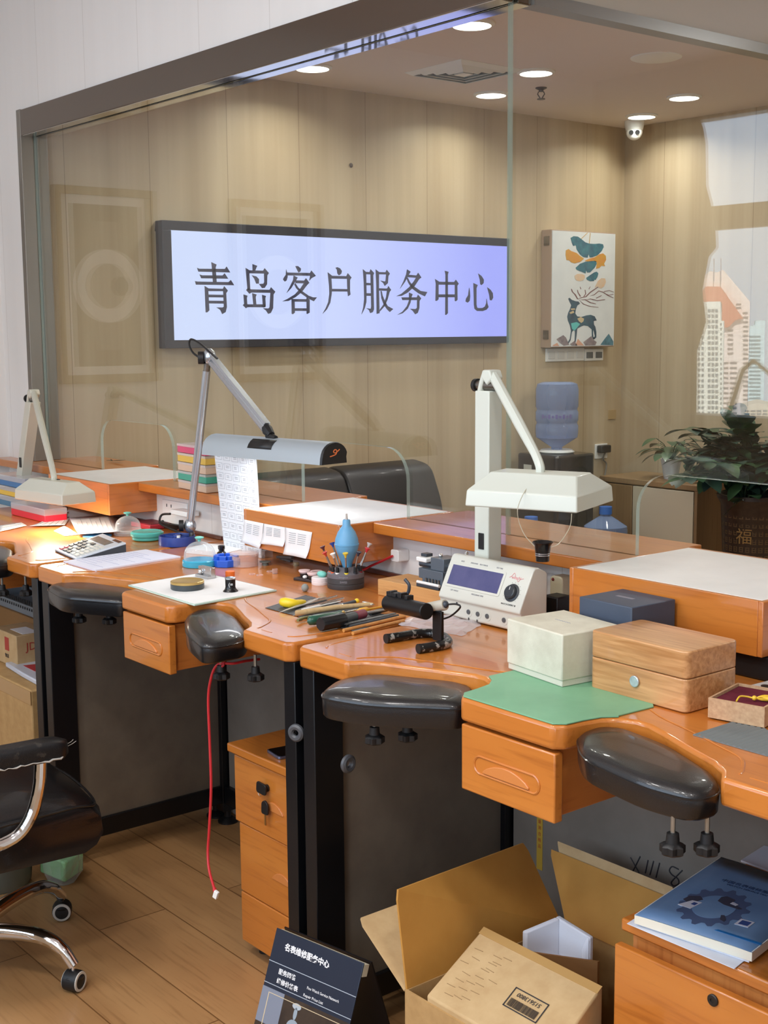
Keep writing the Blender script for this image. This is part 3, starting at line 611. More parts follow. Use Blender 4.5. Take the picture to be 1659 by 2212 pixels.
for x in (-4.79, -4.49):
    for y in (4.62, 5.42): MB().box(x, x+0.03, y, y+0.03, 0, 0.27).build('leg', ORANGE_Z, st)
q = py(1140, 1120, 4.98); bottle('water_bottle', 'full blue water bottle standing left of the dispenser', -4.62, 4.74, 0.30, 'spare water bottles', False)
bottle('water_bottle', 'full blue water bottle standing right of the dispenser by the cabinet', -4.62, 5.31, 0.30, 'spare water bottles', False)
# cabinet with potted plant
CYF = 5.6; a = py(1295, 1026, CYF); c = py(1507, 1050, CYF); ct = c.z
cb = pz(1575, 1036, ct).y
t = T('sideboard', 'low oak cabinet with pale doors by the far oak wall', 'cabinet', ((a.x+c.x)/2, CYF, 0))
OAKC = wood('grey oak cabinet', (150, 122, 86), (128, 102, 70), (106, 82, 56), 'z', rough=0.5, band=5)
DOORM = mk('pale beige door', (190, 180, 156), rough=0.5)
b = MB(); xa, xc = a.x, c.x
b.box(xa, xc, CYF, cb, ct-0.028, ct); b.box(xc-0.02, xc, CYF, cb, 0.0, ct-0.028); b.box(xa, xa+0.02, CYF, cb, 0, ct-0.028); b.box(xa+0.02, xc-0.02, CYF+0.02, cb, 0.06, ct-0.028)
b.build('carcass', OAKC, t, bev=0.002)
xm = py(1366, 1090, CYF).x
for p, q in ((xa+0.025, xm-0.003), (xm+0.003, xc-0.025)): MB().box(p, q, CYF-0.002, CYF+0.018, 0.08, ct-0.036).build('door', DOORM if q > xm+0.1 else OAKC, t, bev=0.002)
pp = pz(1449, 1034, ct)
t = T('potted_plant', 'small leafy pothos in a white pot on the oak cabinet', 'plant', pp)
MB().lathe([(0.038, 0), (0.056, 0.1), (0.058, 0.112), (0.052, 0.112), (0.05, 0.1), (0, 0.098)], pp, 28).build('pot', mk('white ribbed pot', (206, 208, 210), rough=0.4), t)
b = MB(); st = MB(); rnd = random.Random(3)
for i in range(26):
    an = rnd.uniform(0, 2*pi); el = rnd.uniform(0.1, 1.2); r = rnd.uniform(0.05, 0.13)
    e = pp+V((math.cos(an)*r, math.sin(an)*r, 0.115+math.sin(el)*0.1+rnd.uniform(-0.02, 0.03)))
    st.tube([pp+V((0, 0, 0.1)), (pp+V((0, 0, 0.16))+e)/2, e], 0.0022, 5)
    leaf(b, e, (math.cos(an), math.sin(an), rnd.uniform(-0.3, 0.3)), rnd.uniform(0.07, 0.11), rnd.uniform(0.025, 0.036), droop=0.35)
vine = bez([pp+V((0.04, 0.02, 0.11)), pp+V((0.13, 0.03, 0.06)), pp+V((0.2, -0.02, 0.03)), pp+V((0.28, -0.05, 0.05))])
st.tube(vine, 0.0025, 5)
for q in vine[6::5]: leaf(b, q, (rnd.uniform(-1, 1), rnd.uniform(-1, 0.4), rnd.uniform(-0.2, 0.6)), 0.08, 0.03, droop=0.4)
b.build('foliage', GREEN1, t, smooth=60); st.build('stems', GREEN1, t)
# tall planter with a large plant
pb = V((-4.0, 5.62, 0)); q = py(1632, 1066, 5.62); pb.x = q.x; ph = q.z
t = T('potted_plant', 'large glossy green plant in a tall dark pot with gold characters', 'plant', pb)
POT = mk('dark brown glazed pot', (44, 34, 30), rough=0.4, col2=(58, 46, 38), vscale=40)
R = 0.19
MB().lathe([(0.1, 0), (0.12, 0.02), (0.15, ph*0.5), (R*0.9, ph-0.05), (R, ph-0.02), (R, ph), (R-0.02, ph), (R-0.03, ph-0.04), (0, ph-0.05)], pb, 40).build('pot', POT, t)
GOLD = mk('dull gold character', (150, 118, 62), rough=0.5)
th0 = math.atan2(-pb.y, -pb.x)
def potr(z): return 0.15+(R*0.9-0.15)*max(0, (z-ph*0.5))/(ph*0.5)
b = MB()
for iz in range(11):
    for ia in range(-6, 7):
        zz = ph-0.1-iz*0.042; aa = th0+ia*0.2; rr = potr(zz)+0.0015
        if (iz in (2, 3, 7, 8)) and (ia in (-2, -1)): continue
        n = V((math.cos(aa), math.sin(aa), 0)); s = V((-n.y, n.x, 0)); c = pb+n*rr+V((0, 0, zz)); h = 0.011; k = 0.0022
        for du, dv, eu, ev in ((0, h, h, k), (0, 0, h, k), (0, -h, h, k), (-h*0.7, 0, k, h), (h*0.7, 0, k, h)):
            o = c+s*du+V((0, 0, dv)); b.poly([o+s*eu+V((0, 0, ev)), o-s*eu+V((0, 0, ev)), o-s*eu-V((0, 0, ev)), o+s*eu-V((0, 0, ev))])
b.build('small_characters', mk('faded gold characters', (92, 72, 44), rough=0.6), t, smooth=0)
for iz in (2.5, 7.5):
    zz = ph-0.1-iz*0.042; aa = th0-1.5*0.2; rr = potr(zz)+0.003; n = V((math.cos(aa), math.sin(aa), 0))
    txt('福', 0.085, GOLD, t, pb+n*rr+V((0, 0, zz)), (-n.y, n.x, 0), (0, 0, 1), 'gold_character')
b = MB(); b2 = MB(); st = MB(); rnd = random.Random(11)
top = pb+V((0, 0, ph-0.04))
for i in range(46):
    an = th0+rnd.uniform(-2.4, 2.4); ln = rnd.uniform(0.25, 0.62); el = rnd.uniform(0.05, 1.25)
    e = top+V((math.cos(an)*math.cos(el)*ln, math.sin(an)*math.cos(el)*ln, 0.05+math.sin(el)*ln*0.75))
    e.y = min(e.y, YB-0.2); e.x = max(e.x, pb.x-0.30+0.3*rnd.random())
    arc = bez([top, top*0.6+e*0.4+V((0, 0, 0.1)), e], 5); st.tube(arc, 0.005, 6)
    dirn = (e-arc[-3]).normalized(); sd = V((-dirn.y, dirn.x, 0))
    for j, q in enumerate(arc[3:]):
        for s in (-1, 1):
            tgt = b if rnd.random() < 0.5 else b2
            dd = sd*s+dirn*rnd.uniform(0.3, 0.9)+V((0, 0, rnd.uniform(-0.2, 0.5)))
            if q.y+abs(dd.y)*0.2 > YB-0.02 or q.x+dd.x*0.16 < pb.x-0.36: continue
            leaf(tgt, q, dd, rnd.uniform(0.10, 0.17), rnd.uniform(0.034, 0.055), droop=0.3)
for sp in ([(1500, 985), (1532, 962), (1575, 970), (1620, 985)], [(1515, 1000), (1550, 985), (1600, 990), (1640, 1010)]):     # long side branches reaching left
    arc = bez([py(x, y, pb.y-0.12) for x, y in sp[::-1]], 6); st.tube(arc, 0.005, 6)
    for q in arc[3::3]:
        for s in (-1, 1): leaf(b2, q, (-0.5, rnd.uniform(-0.5, 0.2), 0.7*s+rnd.uniform(-0.2, 0.2)), 0.12, 0.032, droop=0.1)
for x, y in ((1590, 1060), (1605, 1080), (1620, 1070), (1585, 1085), (1612, 1050), (1600, 1045)):
    q = py(x, y, pb.y-0.2); leaf(b, q, (rnd.uniform(-1, 0.6), -0.3, rnd.uniform(-0.8, 0.3)), 0.11, 0.04)
    st.tube([q, top+V((0, -0.1, 0.0))], 0.004, 5)
b.build('foliage', GREEN1, t, smooth=60); b2.build('foliage', GREEN2, t, smooth=60); st.build('stems', GREEN2, t)
# framed watch pictures on the near left wall, seen by reflection in the glass
def watch_print(y0, y1, z0, z1, label, full):
    t = T('framed_picture', label, 'picture', (XL, (y0+y1)/2, z0), 'framed watch pictures'); w = 0.035
    b = MB()
    for q in ((y0, y1, z1-w, z1), (y0, y1, z0, z0+w), (y0, y0+w, z0+w, z1-w), (y1-w, y1, z0+w, z1-w)): b.box(XL, XL+0.03, *q)
    b.build('frame', mk('tan picture frame', (150, 124, 84), rough=0.5), t, bev=0.003)
    MB().box(XL, XL+0.012, y0+w, y1-w, z0+w, z1-w).build('mount', mk('white mount', (240, 238, 232), rough=0.7), t, smooth=0)
    mm = 0.075; MB().box(XL+0.012, XL+0.014, y0+mm, y1-mm, z0+mm, z1-mm).build('print', mk('grey brown print', (120, 108, 92), rough=0.7), t, smooth=0)
    cy, cz, r = (y0+y1)/2, (z0+z1)/2, (y1-y0)*0.335; n = V((1, 0, 0)); xx = XL+0.014
    MB().lathe([(r, 0), (r, 0.002), (r*0.9, 0.003), (r*0.9, 0.001), (0, 0.001)], (xx, cy, cz), 40, n).build('watch_case', mk('print white', (236, 232, 224), rough=0.7), t)
    MB().lathe([(r*0.62, 0), (r*0.62, 0.004), (r*0.56, 0.004), (r*0.56, 0.002)], (xx, cy, cz), 40, n).build('dial_ring', mk('print grey', (170, 160, 146), rough=0.7), t)
    MB().lathe([(r*0.27, 0), (r*0.27, 0.005), (0, 0.005)], (xx, cy-r*0.4, cz), 30, n).build('sub_dial', mk('print dark', (96, 88, 78), rough=0.7), t)
    for s in (-1, 1):
        MB().prism([(cy-r*0.42, cz+s*r*0.93), (cy+r*0.42, cz+s*r*0.93), (cy+r*0.36, cz+s*min(r*1.75, (z1-z0)/2-0.08)), (cy-r*0.36, cz+s*min(r*1.75, (z1-z0)/2-0.08))], xx, xx+0.001, 'x').build('strap', mk('strap grey', (150, 140, 124), rough=0.7), t, smooth=0)
watch_print(1.68, 2.17, 1.43, 2.3, 'framed watch picture nearest the benches, reflected at the left of the glass', True)
watch_print(0.72, 1.26, 1.41, 2.29, 'framed watch picture farther from the benches, reflected behind the lit sign', False)
# ================================================================ watchmaker benches
ZD, TH, YF = 0.96, 0.046, 1.633
half = [(0.0, YF), (0.118, YF), (0.135, YF+0.018), (0.139, 1.69), (0.147, 1.728), (0.166, 1.754), (0.195, 1.767), (0.225, 1.766), (0.28, 1.745), (0.345, 1.717), (0.42, 1.688), (0.455, 1.664), (0.476, YF), (0.645, YF), (0.662, YF+0.017), (0.666, 2.325)]
KNOB_STEM = mk('zinc stem', (170, 168, 160), rough=0.35, metal=0.9)
def armrest(root, top, thick, pts, knobs, name='armrest'):
    o = rounded(pts, 0.045, 5)
    def shr(k): 
        cx = sum(p[0] for p in o)/len(o); cy = sum(p[1] for p in o)/len(o)
        return [(cx+(p[0]-cx)*k, cy+(p[1]-cy)*k) for p in o]
    z = top
    b = MB(); b.loft([[(x, y, zz) for x, y in shr(k)] for k, zz in ((0.97, z-thick), (0.99, z-thick+0.004), (1.0, z-thick*0.5), (1.0, z-0.014), (0.985, z-0.007), (0.94, z-0.001), (0.8, z+0.004), (0.5, z+0.006), (0.2, z+0.0065))])
    a = b.build(name, LEATHER, root, smooth=50)
    MB().tube([(x, y, z-0.0125) for x, y in shr(1.0)], 0.0022, 5, closed=True).build('piping', LEATHER, a)
    for kx, ky in knobs:
        k = MB(); k.cyl((kx, ky, z-thick+0.005), (kx, ky, 0.868), 0.004, n=10).build('knob_stem', KNOB_STEM, a)
        k = MB(); n = 28
        def star(r, d): return [(kx+(r+d*math.cos(7*2*pi*i/n*1.0))*math.cos(2*pi*i/n), ky+(r+d*math.cos(7*2*pi*i/n))*math.sin(2*pi*i/n)) for i in range(n)]
        k.loft([[(x, y, zz) for x, y in star(r, d)] for r, d, zz in ((0.0155, 0.001, 0.838), (0.0185, 0.0022, 0.841), (0.0185, 0.0022, 0.852), (0.0155, 0.001, 0.855), (0.011, 0, 0.857), (0.0095, 0, 0.872), (0.006, 0, 0.873))])
        k.build('knob', RUBBER, a)
def bench(c, label, armL, armR, rings=()):
    t = T('watch_bench', label, 'workbench', (c, 1.98, 0), 'watchmaker benches in a row')
    o = [(c-x, y) for x, y in half[::-1]]+[(c+x, y) for x, y in half[1:]]
    MB().prism(o, ZD-TH, ZD, 'z').build('desktop', ORANGE, t, bev=0.007, seg=3, smooth=40)
    # routed lip that runs beside the arm bays
    for s in (-1, 1):
        g = bez([(c+s*x, y, ZD+0.0005) for x, y in ((0.17, 1.84), (0.22, 1.815), (0.30, 1.79), (0.38, 1.76), (0.44, 1.735), (0.475, 1.69), (0.485, 1.668))], 6)
        MB().tube(g, [0.0032]*(len(g)-1)+[0.0015], 6, flat=0.4).build('routed_lip', ORANGE, t)
        g = [(c+s*0.505, 1.668, ZD), (c+s*0.545, 1.668, ZD)]; MB().tube(g, 0.0022, 6, flat=0.4).build('routed_lip', ORANGE, t)
        g = bez([(c+s*0.60, 1.675, ZD), (c+s*0.615, 1.69, ZD), (c+s*0.625, 1.73, ZD), (c+s*0.63, 1.80, ZD)], 5); MB().tube(g, 0.003, 6, flat=0.6).build('routed_lip', ORANGE, t)
    # drawer under the nose
    MB().box(c-0.122, c+0.122, YF+0.004, YF+0.026, 0.778, 0.9075).build('drawer_front', ORANGE, t, bev=0.003)
    MB().box(c-0.108, c+0.108, YF+0.027, 2.06, 0.782, 0.905).build('drawer_box', ORANGE_Y, t, bev=0.002)
    fr = MB(); yy = YF+0.004; q = rrect(c, 0.838, 0.17, 0.034, 0.017, 8)
    fr.tube([(x, yy, z) for x, z in q], 0.0026, 6, closed=True).build('handle_groove', ORANGE, t)
    cres = [(c-0.06+0.12*i/14, 0.829+0.02*math.sin(pi*i/14)**0.7) for i in range(15)]
    MB().prism(cres+[(c+0.06, 0.825), (c-0.06, 0.825)], yy-0.0035, yy+0.002, 'y').build('handle', mk('pale worn wood', (206, 128, 66), rough=0.35, coat=0.4), t, bev=0.0015)
    # legs, rails and boards
    for s in (-1, 1):
        xl = c+s*0.638
        MB().box(xl-0.0215, xl+0.0215, 1.65, 1.73, 0.045, ZD-TH).build('leg', BLACKM, t, bev=0.002)
        MB().box(xl-0.0215, xl+0.0215, 2.245, 2.30, 0.045, ZD-TH).build('leg', BLACKM, t, bev=0.002)
        MB().box(xl-0.016, xl+0.016, 1.73, 2.245, 0.075, 0.135).build('bottom_rail', BLACKM, t, bev=0.002)
        MB().box(xl-0.004, xl+0.004, 1.73, 2.245, 0.135, ZD-TH).build('side_panel', PANEL, t, smooth=0)
        for y in (1.685, 2.275): MB().lathe([(0.034, 0), (0.034, 0.006), (0.02, 0.016), (0.012, 0.02), (0.012, 0.046), (0, 0.046)], (xl, y, 0), 20).build('foot', RUBBER, t)
    MB().box(c-0.61, c+0.61, 2.268, 2.276, 0.135, ZD-TH).build('back_panel', mk('grey board', (132, 124, 114), rough=0.5, col2=(120, 112, 102), vscale=6), t, smooth=0)
    MB().box(c-0.616, c+0.616, 2.25, 2.295, 0.075, 0.135).build('bottom_rail', BLACKM, t, bev=0.002)
    MB().box(c-0.655, c+0.655, 2.312, 2.326, ZD, ZD+0.012).build('back_strip', mk('dark red brown strip', (92, 48, 34), rough=0.4), t, bev=0.002)
    if armL: armrest(t, *armL)
    if armR: armrest(t, *armR)
    for p, ax in rings:
        u, w = frame(ax); cc = V(p)
        MB().tube([cc+(u*math.cos(a)+w*math.sin(a))*0.0135 for a in [2*pi*i/24 for i in range(24)]], 0.0075, 8, closed=True).build('cable_ring', mk('grey plastic ring', (74, 76, 80), rough=0.4), t)
    return t
c3, c2b, c1 = -1.655, -3.004, -4.353
def kn(*ps): return [(pz(x, y, 0.855).x, pz(x, y, 0.855).y) for x, y in ps]
L3 = [(-2.05, 1.495), (-2.112, 1.59), (-2.105, 1.672), (-1.9, 1.785), (-1.81, 1.70), (-1.80, 1.655), (-1.935, 1.535)]
R3 = [(c3+0.14, 1.672), (c3+0.135, 1.735), (c3+0.165, 1.758), (c3+0.29, 1.74), (c3+0.44, 1.672), (c3+0.478, 1.632), (c3+0.47, 1.575), (c3+0.385, 1.562), (c3+0.225, 1.592)]
L2 = [(c2b-0.505, 1.59), (c2b-0.535, 1.68), (c2b-0.47, 1.715), (c2b-0.25, 1.76), (c2b-0.165, 1.70), (c2b-0.16, 1.655), (c2b-0.33, 1.56)]
R2 = [(c2b+0.185, 1.65), (c2b+0.14, 1.72), (c2b+0.16, 1.757), (c2b+0.29, 1.738), (c2b+0.45, 1.665), (c2b+0.492, 1.62), (c2b+0.495, 1.515), (c2b+0.33, 1.566)]
L1 = [(c1-0.505, 1.59), (c1-0.535, 1.68), (c1-0.47, 1.715), (c1-0.25, 1.76), (c1-0.165, 1.70), (c1-0.16, 1.655), (c1-0.33, 1.56)]
R1 = [(c1+0.14, 1.672), (c1+0.135, 1.735), (c1+0.165, 1.758), (c1+0.29, 1.74), (c1+0.44, 1.672), (c1+0.49, 1.632), (c1+0.48, 1.56), (c1+0.385, 1.545), (c1+0.225, 1.58)]
bench(c3, 'orange wood watch bench nearest on the right, green mat on its drawer end', (0.936, 0.052, L3, kn((809, 1588), (880, 1582))), (0.946, 0.048, R3, kn((1453, 1822), (1527, 1822))), [(V(py(752, 1650, 1.66)), (1, 0.15, 0))])
bench(c2b, 'orange wood watch bench in the middle, carrying the blue blower and tools', (0.93, 0.05, L2, kn((171, 1332), (236, 1335))), (0.946, 0.05, R2, kn((478, 1452), (552, 1455))), [(V(py(640, 1583, 1.646)), (0.45, -1, 0))])
bench(c1, 'orange wood watch bench farthest on the left, under the lit ivory lamp', None, (0.945, 0.05, R1, kn((5, 1275), (56, 1275))))
# ---------------------------------------------------------------- ledge and service boxes
BX = [(-1.966, -1.458), (-3.292, -2.813), (-4.648, -4.157)]
segs = [(-5.44, BX[2][0], 'orange wood counter ledge left of the farthest service box'), (BX[2][1], BX[1][0], 'orange wood counter ledge between the two farther service boxes'), (BX[1][1], BX[0][0], 'orange wood counter ledge between the middle and the nearest service box'), (BX[0][1], XR, 'orange wood counter ledge right of the nearest service box')]
for x0, x1, lab in segs:
    MB().box(x0+0.001, x1-0.001, 2.256, 2.62, 1.0905, LZ).build('counter_ledge', ORANGE, bev=0.003, label=lab, cat='counter', group='counter ledge boards')
for (x0, x1), lab in zip(BX, ('white topped wooden service box nearest on the right, behind the dark blue box', 'white topped wooden service box in the middle with paper notes taped on', 'white topped wooden service box farthest left, behind the lit ivory lamp')):
    t = T('service_box', lab, 'service box', ((x0+x1)/2, 2.35, 1.012), 'service boxes under the glass openings')
    zt = 1.1235
    MB().box(x0+0.012, x1-0.012, 2.14, 2.152, 1.012, zt).build('front_board', ORANGE, t, bev=0.001)
    MB().box(x0+0.012, x1-0.012, 2.55, 2.562, 1.012, zt).build('back_board', ORANGE, t, bev=0.001)
    for a in (x0, x1-0.012): MB().box(a, a+0.012, 2.14, 2.562, 1.012, zt).build('side_board', ORANGE_Y, t, bev=0.002)
    MB().box(x0+0.012, x1-0.012, 2.152, 2.55, 1.012, 1.02).build('bottom', ORANGE, t)
    MB().box(x0+0.012, x1-0.012, 2.152, 2.55, zt-0.006, zt+0.0003).build('white_top', WHITE_LAM, t, bev=0.001)
# ---------------------------------------------------------------- sockets on the low wall
def sock(x0, y0_, x1, y1_, label):
    p, q = py(x0, y0_, YW-0.008), py(x1, y1_, YW-0.008)
    t = T('wall_socket', label, 'socket', (p.x, YW, q.z))
    MB().box(p.x, q.x, YW-0.008, YW, q.z, p.z).build('plate', WPLAST, t, bev=0.002)
    w = q.x-p.x; h = p.z-q.z
    for i in (0.18, 0.36): MB().box(p.x+w*i, p.x+w*i+0.004, YW-0.009, YW-0.004, p.z-h*0.3, p.z-h*0.17).build('slot', INK, t)
    return t
sock(350, 1078, 405, 1138, 'white wall socket with a white charger under the ledge, farther bench')
sock(1182, 1238, 1226, 1300, 'white wall socket behind the timing machine under the ledge')
# ================================================================ bench lamps
def quad_ring(c, u, v, hl, hw, z): return [(c+u*(a*hl)+v*(d*hw)).to_2d().to_3d()+V((0, 0, z)) for a, d in ((-1, -1), (1, -1), (1, 1), (-1, 1))]
TUBE = emit_mat('warm lit tube', (255, 240, 208), 6)
TUBE2 = emit_mat('white lit tube', (250, 252, 255), 4)
TUBEOFF = mk('unlit tube', (230, 232, 228), rough=0.3)
IVG = mk('ivory grey lamp paint', (198, 196, 180), rough=0.4, coat=0.1)
IVG2 = mk('pale ivory lamp paint', (208, 212, 200), rough=0.38, coat=0.1)
def ivory_lamp(label, base, top, A, B, Cc, zb, mat, lit, colw, group=None, kneedx=None):
    t = T('bench_lamp', label, 'lamp', (base.x, base.y, ZD), group)
    MB().lathe([(0.05, 0), (0.05, 0.012), (0.035, 0.02), (0, 0.02)], (base.x, base.y, ZD)).build('base', mat, t)
    w = colw/2; d = (top-base).normalized(); k = top-d*0.045
    b = MB(); b.loft([[(p.x+sx*w, p.y+sy*w*0.9, p.z) for sx, sy in ((-1, -1), (1, -1), (1, 1), (-1, 1))] for p in (V((base.x, base.y, ZD+0.015)), k)]); b.build('column', mat, t, bev=0.003)
    q = base+d*((1.14-base.z)/d.z); 
    MB().box(q.x-0.008, q.x+0.010, q.y-w*0.9-0.003, q.y-w*0.9, q.z-0.02, q.z+0.02).build('switch', RUBBER, t, bev=0.001)
    # joint: bolt, saddle and cap
    MB().cyl(k+V((-w-0.012, -0.004, 0.012)), k+V((w+0.006, -0.004, 0.012)), 0.012).build('joint_bolt', STEEL, t)
    MB().cyl(k+V((-w-0.018, -0.004, 0.012)), k+V((-w-0.008, -0.004, 0.012)), 0.016).build('joint_knob', RUBBER, t)
    b = MB(); b.prism([(k.x-w*0.9, k.z-0.004), (k.x-w*0.6, k.z+0.02), (k.x-0.002, k.z+0.05), (k.x+w*0.9, k.z+0.05), (k.x+w*1.25, k.z+0.03), (k.x+w*0.5, k.z+0.012), (k.x, k.z+0.026), (k.x-w*0.35, k.z-0.004)], k.y-w*0.8, k.y+w*0.8, 'y'); b.build('joint_cap', mat, t, bev=0.004)
    u = (B-A).to_2d().to_3d(); hl = u.length/2; u.normalize(); v = V((-u.y, u.x, 0)); wd = abs((Cc-B).dot(v)); c = (A+B)/2+v*(wd/2); c.z = 0
    hw = wd/2
    sh = MB(); sh.loft([quad_ring(c, u, v, hl*s, hw*s2, zb+h) for s, s2, h in ((1.0, 1.0, 0), (1.0, 1.0, 0.004), (0.985, 0.97, 0.036), (0.80, 0.42, 0.068), (0.78, 0.38, 0.072))][::1]); s_o = sh.build('shade', mat, t, bev=0.003)
    MB().box(-hl*0.9, hl*0.9, -hw*0.5, hw*0.5, -0.0015, 0.0).build('tmp', TUBE if lit else TUBEOFF, None)
    tb = bpy.data.objects['tmp']; tb.name = 'tube'; tb.parent = t; tb.location = V((c.x, c.y, zb-0.001))-org(t); tb.rotation_euler = (0, 0, math.atan2(u.y, u.x)); ORG.pop(tb, None)
    e = V((c.x, c.y, zb+0.07)); a0 = k+V((w*0.8, -0.004, 0.036)); kn = V((c.x+(a0.x-c.x)*0.04, c.y+(a0.y-c.y)*0.04, zb+0.10))
    pts = [a0]+[a0.lerp(kn, s) for s in (0.3, 0.6, 0.85)]+bez([a0.lerp(kn, 0.93), kn+V((0, 0, -0.004)), e+V((0, 0, 0.012)), e], 4)
    MB().tube(pts, [0.0125]*3+[0.011]+[0.0105]*(len(pts)-4), 10).build('arm', mat, t)
    return t, c, u, v, hl, hw
def bottom(p, z): return V((p[0], p[1], z))
lt3, h3c, h3u, h3v, h3l, h3w = ivory_lamp('ivory bench lamp in front of the glass joint, a black loupe hanging below its shade', V((-2.292, 2.2, ZD)), V((-2.290, 2.2, 1.552)), V((-2.125, 1.969, 0)), V((-1.876, 2.064, 0)), V((-1.94, 2.28, 0)), 1.262, IVG2, False, 0.050)
lt1, h1c, h1u, h1v, h1l, h1w = ivory_lamp('ivory grey bench lamp glowing warm at the far left bench', V((-5.05, 2.2, ZD)), V((-4.872, 2.2, 1.428)), V((-4.328, 1.863, 0)), V((-4.039, 1.905, 0)), V((-4.079, 2.038, 0)), 1.08, IVG, True, 0.050)
MB().prism(rrect(h1c.x, h1c.y+0.01, 0.035, 0.012, 0.004), 1.08+0.0715, 1.08+0.074, 'z').build('badge', INK, lt1)
area('tube_light', (h1c.x, h1c.y, 1.072), (0.24, 0.09), 2.6, (1.0, 0.9, 0.74), rot=(0, 0, math.atan2(h1u.y, h1u.x)))
# loupe hanging on a wire round the near lamp shade
lp = py(1172, 1212, 2.0); t = T('hanging_loupe', 'black loupe with silver rings hanging on a wire from the ivory lamp', 'loupe', lp)
kL = 0.001*3.0
MB().lathe([(0.011, 0), (0.0145, 0.0), (0.015, 0.014), (0.0165, 0.024), (0.0175, 0.034), (0.0225, 0.041), (0.021, 0.0425), (0.015, 0.036), (0.012, 0.006)], lp).build('barrel', mk('black loupe plastic', (16, 16, 18), rough=0.25), t)
for z in (0.013, 0.017): MB().tube([lp+V((0.0152*math.cos(a), 0.0152*math.sin(a), z)) for a in [2*pi*i/24 for i in range(24)]], 0.0009, 5, closed=True).build('silver_ring', SILVER, t)
WIRE = mk('thin pale wire', (196, 190, 168), rough=0.4, metal=0.4)
wp = [(1155, 1180), (1135, 1158), (1122, 1130), (1118, 1100), (1128, 1072), (1142, 1050), (1160, 1034), (1185, 1029)]
q = [py(x, y, 2.0 if i < 3 else [2.0, 2.0, 2.0, 1.995, 2.01, 2.05, 2.08, 2.1][i]) for i, (x, y) in enumerate(wp)]
MB().tube(bez(q, 5), 0.0009, 5).build('wire', WIRE, t)
q = [py(x, y, Y) for x, y, Y in ((1235, 1110, 2.06), (1232, 1135, 2.04), (1220, 1158, 2.02), (1205, 1176, 2.0), (1190, 1182, 2.0))]
MB().tube(bez(q, 5), 0.0009, 5).build('wire', WIRE, t)
# silver lamp of the middle bench
A, B = V((-3.451, 2.094, 0)), V((-2.936, 2.165, 0)); zb = 1.28
t = T('bench_lamp', 'silver bench lamp with a long half round shade and black end cap', 'lamp', (-3.70, 2.2, ZD))
P0, P1 = V((-3.697, 2.2, 1.0)), V((-3.572, 2.2, 1.565))
MB().lathe([(0.03, 0), (0.03, 0.008), (0.009, 0.012), (0.009, 0.04), (0, 0.04)], (-3.70, 2.2, ZD)).build('base_pin', STEEL, t)
j = V((-3.700, 2.195, 1.022)); MB().ball(j, (0.022, 0.02, 0.024)).build('base_knuckle', SILVER, t)
MB().cyl(j+V((-0.012, -0.018, 0)), j+V((-0.02, -0.03, 0)), 0.019).build('knuckle_cap', RUBBER, t)
d = (P1-P0).normalized(); MB().cyl(j+d*0.015, P1-d*0.035, 0.0125).build('pole', SILVER, t); MB().cyl(P1-d*0.06, P1, 0.0105).build('pole_neck', STEEL, t)
jt = P1+V((0.012, 0, 0.012)); MB().ball(jt, (0.022, 0.02, 0.026)).build('top_knuckle', SILVER, t); MB().cyl(jt+V((-0.012, -0.014, -0.004)), jt+V((-0.022, -0.028, -0.004)), 0.02).build('knuckle_cap', RUBBER, t)
u = (B-A).normalized(); v = V((-u.y, u.x, 0)); hl = (B-A).length/2; wd = 0.105; c = (A+B)/2+v*wd/2
e = c+V((0, 0, zb+0.075)); a0 = jt+V((0.022, -0.004, -0.012))
def arm_strip(off, r, name, mat): MB().tube([a0+off, e+off-(e-a0).normalized()*0.02], r, 8).build(name, mat, t)
nn = (e-a0).normalized().cross(V((0, 1, 0))).normalized()
b = MB(); pp = [a0, e-(e-a0).normalized()*0.03]; fwd = V((0, 0.011, 0))
b.loft([[p+nn*sx*0.016+fwd*sy for sx, sy in ((-1, -0.7), (-0.6, -1), (-0.2, -0.5), (0.2, -0.5), (0.6, -1), (1, -0.7), (1, 1), (-1, 1))] for p in pp]); b.build('arm', SILVER, t, smooth=25)
b = MB(); ee = pp[1]; b.tube([ee, ee.lerp(e, 0.5)+V((-0.004, 0, 0)), e+V((0.004, 0, -0.006))], [0.014, 0.017, 0.012]); b.tube([e+V((-0.01, 0, -0.008)), e+V((0.028, 0.0, -0.014))], [0.013, 0.008]); b.build('head_joint', RUBBER, t)
MB().tube(bez([py(*q) for q in ((470, 775, 2.185), (455, 762, 2.175), (432, 742, 2.175), (413, 733, 2.18), (409, 745, 2.18), (418, 763, 2.18), (438, 776, 2.185))], 6), 0.0035, 6).build('cable', RUBBER, t)
prof = [(-wd/2, 0.0), (-wd/2+0.002, 0.018)]+[(-wd/2+0.004+0.052*(1-math.cos(a)), 0.02+0.042*math.sin(a)) for a in [pi*i/12 for i in range(1, 12)]]+[(wd/2-0.002, 0.018), (wd/2, 0.0)]
def hsec(x, k=1.0): return [c+u*x+v*(p*k)+V((0, 0, zb+z*(k*0.5+0.5))) for p, z in prof]
MB().loft([hsec(-hl, 0.97), hsec(-hl+0.006), hsec(hl)]).build('shade', mk('silver grey shade', (178, 188, 194), rough=0.35, metal=0.35), t, smooth=40)
MB().loft([hsec(hl+0.0005, 0.985), hsec(hl+0.007, 0.95)]).build('end_cap', RUBBER, t, smooth=40)
ORG_P = mk('orange mark', (226, 120, 60), rough=0.5)
cc = c+u*(hl+0.0078)+V((0, 0, zb+0.03))
MB().tube(bez([cc+v*y+V((0, 0, z)) for y, z in ((-0.018, -0.008), (-0.006, -0.006), (0.006, -0.002), (0.008, 0.008), (0.0, 0.01), (-0.004, 0.004), (0.004, 0.001), (0.02, 0.01))], 4), 0.0016, 5).build('end_mark', ORG_P, t)
b = MB(); ci = 4
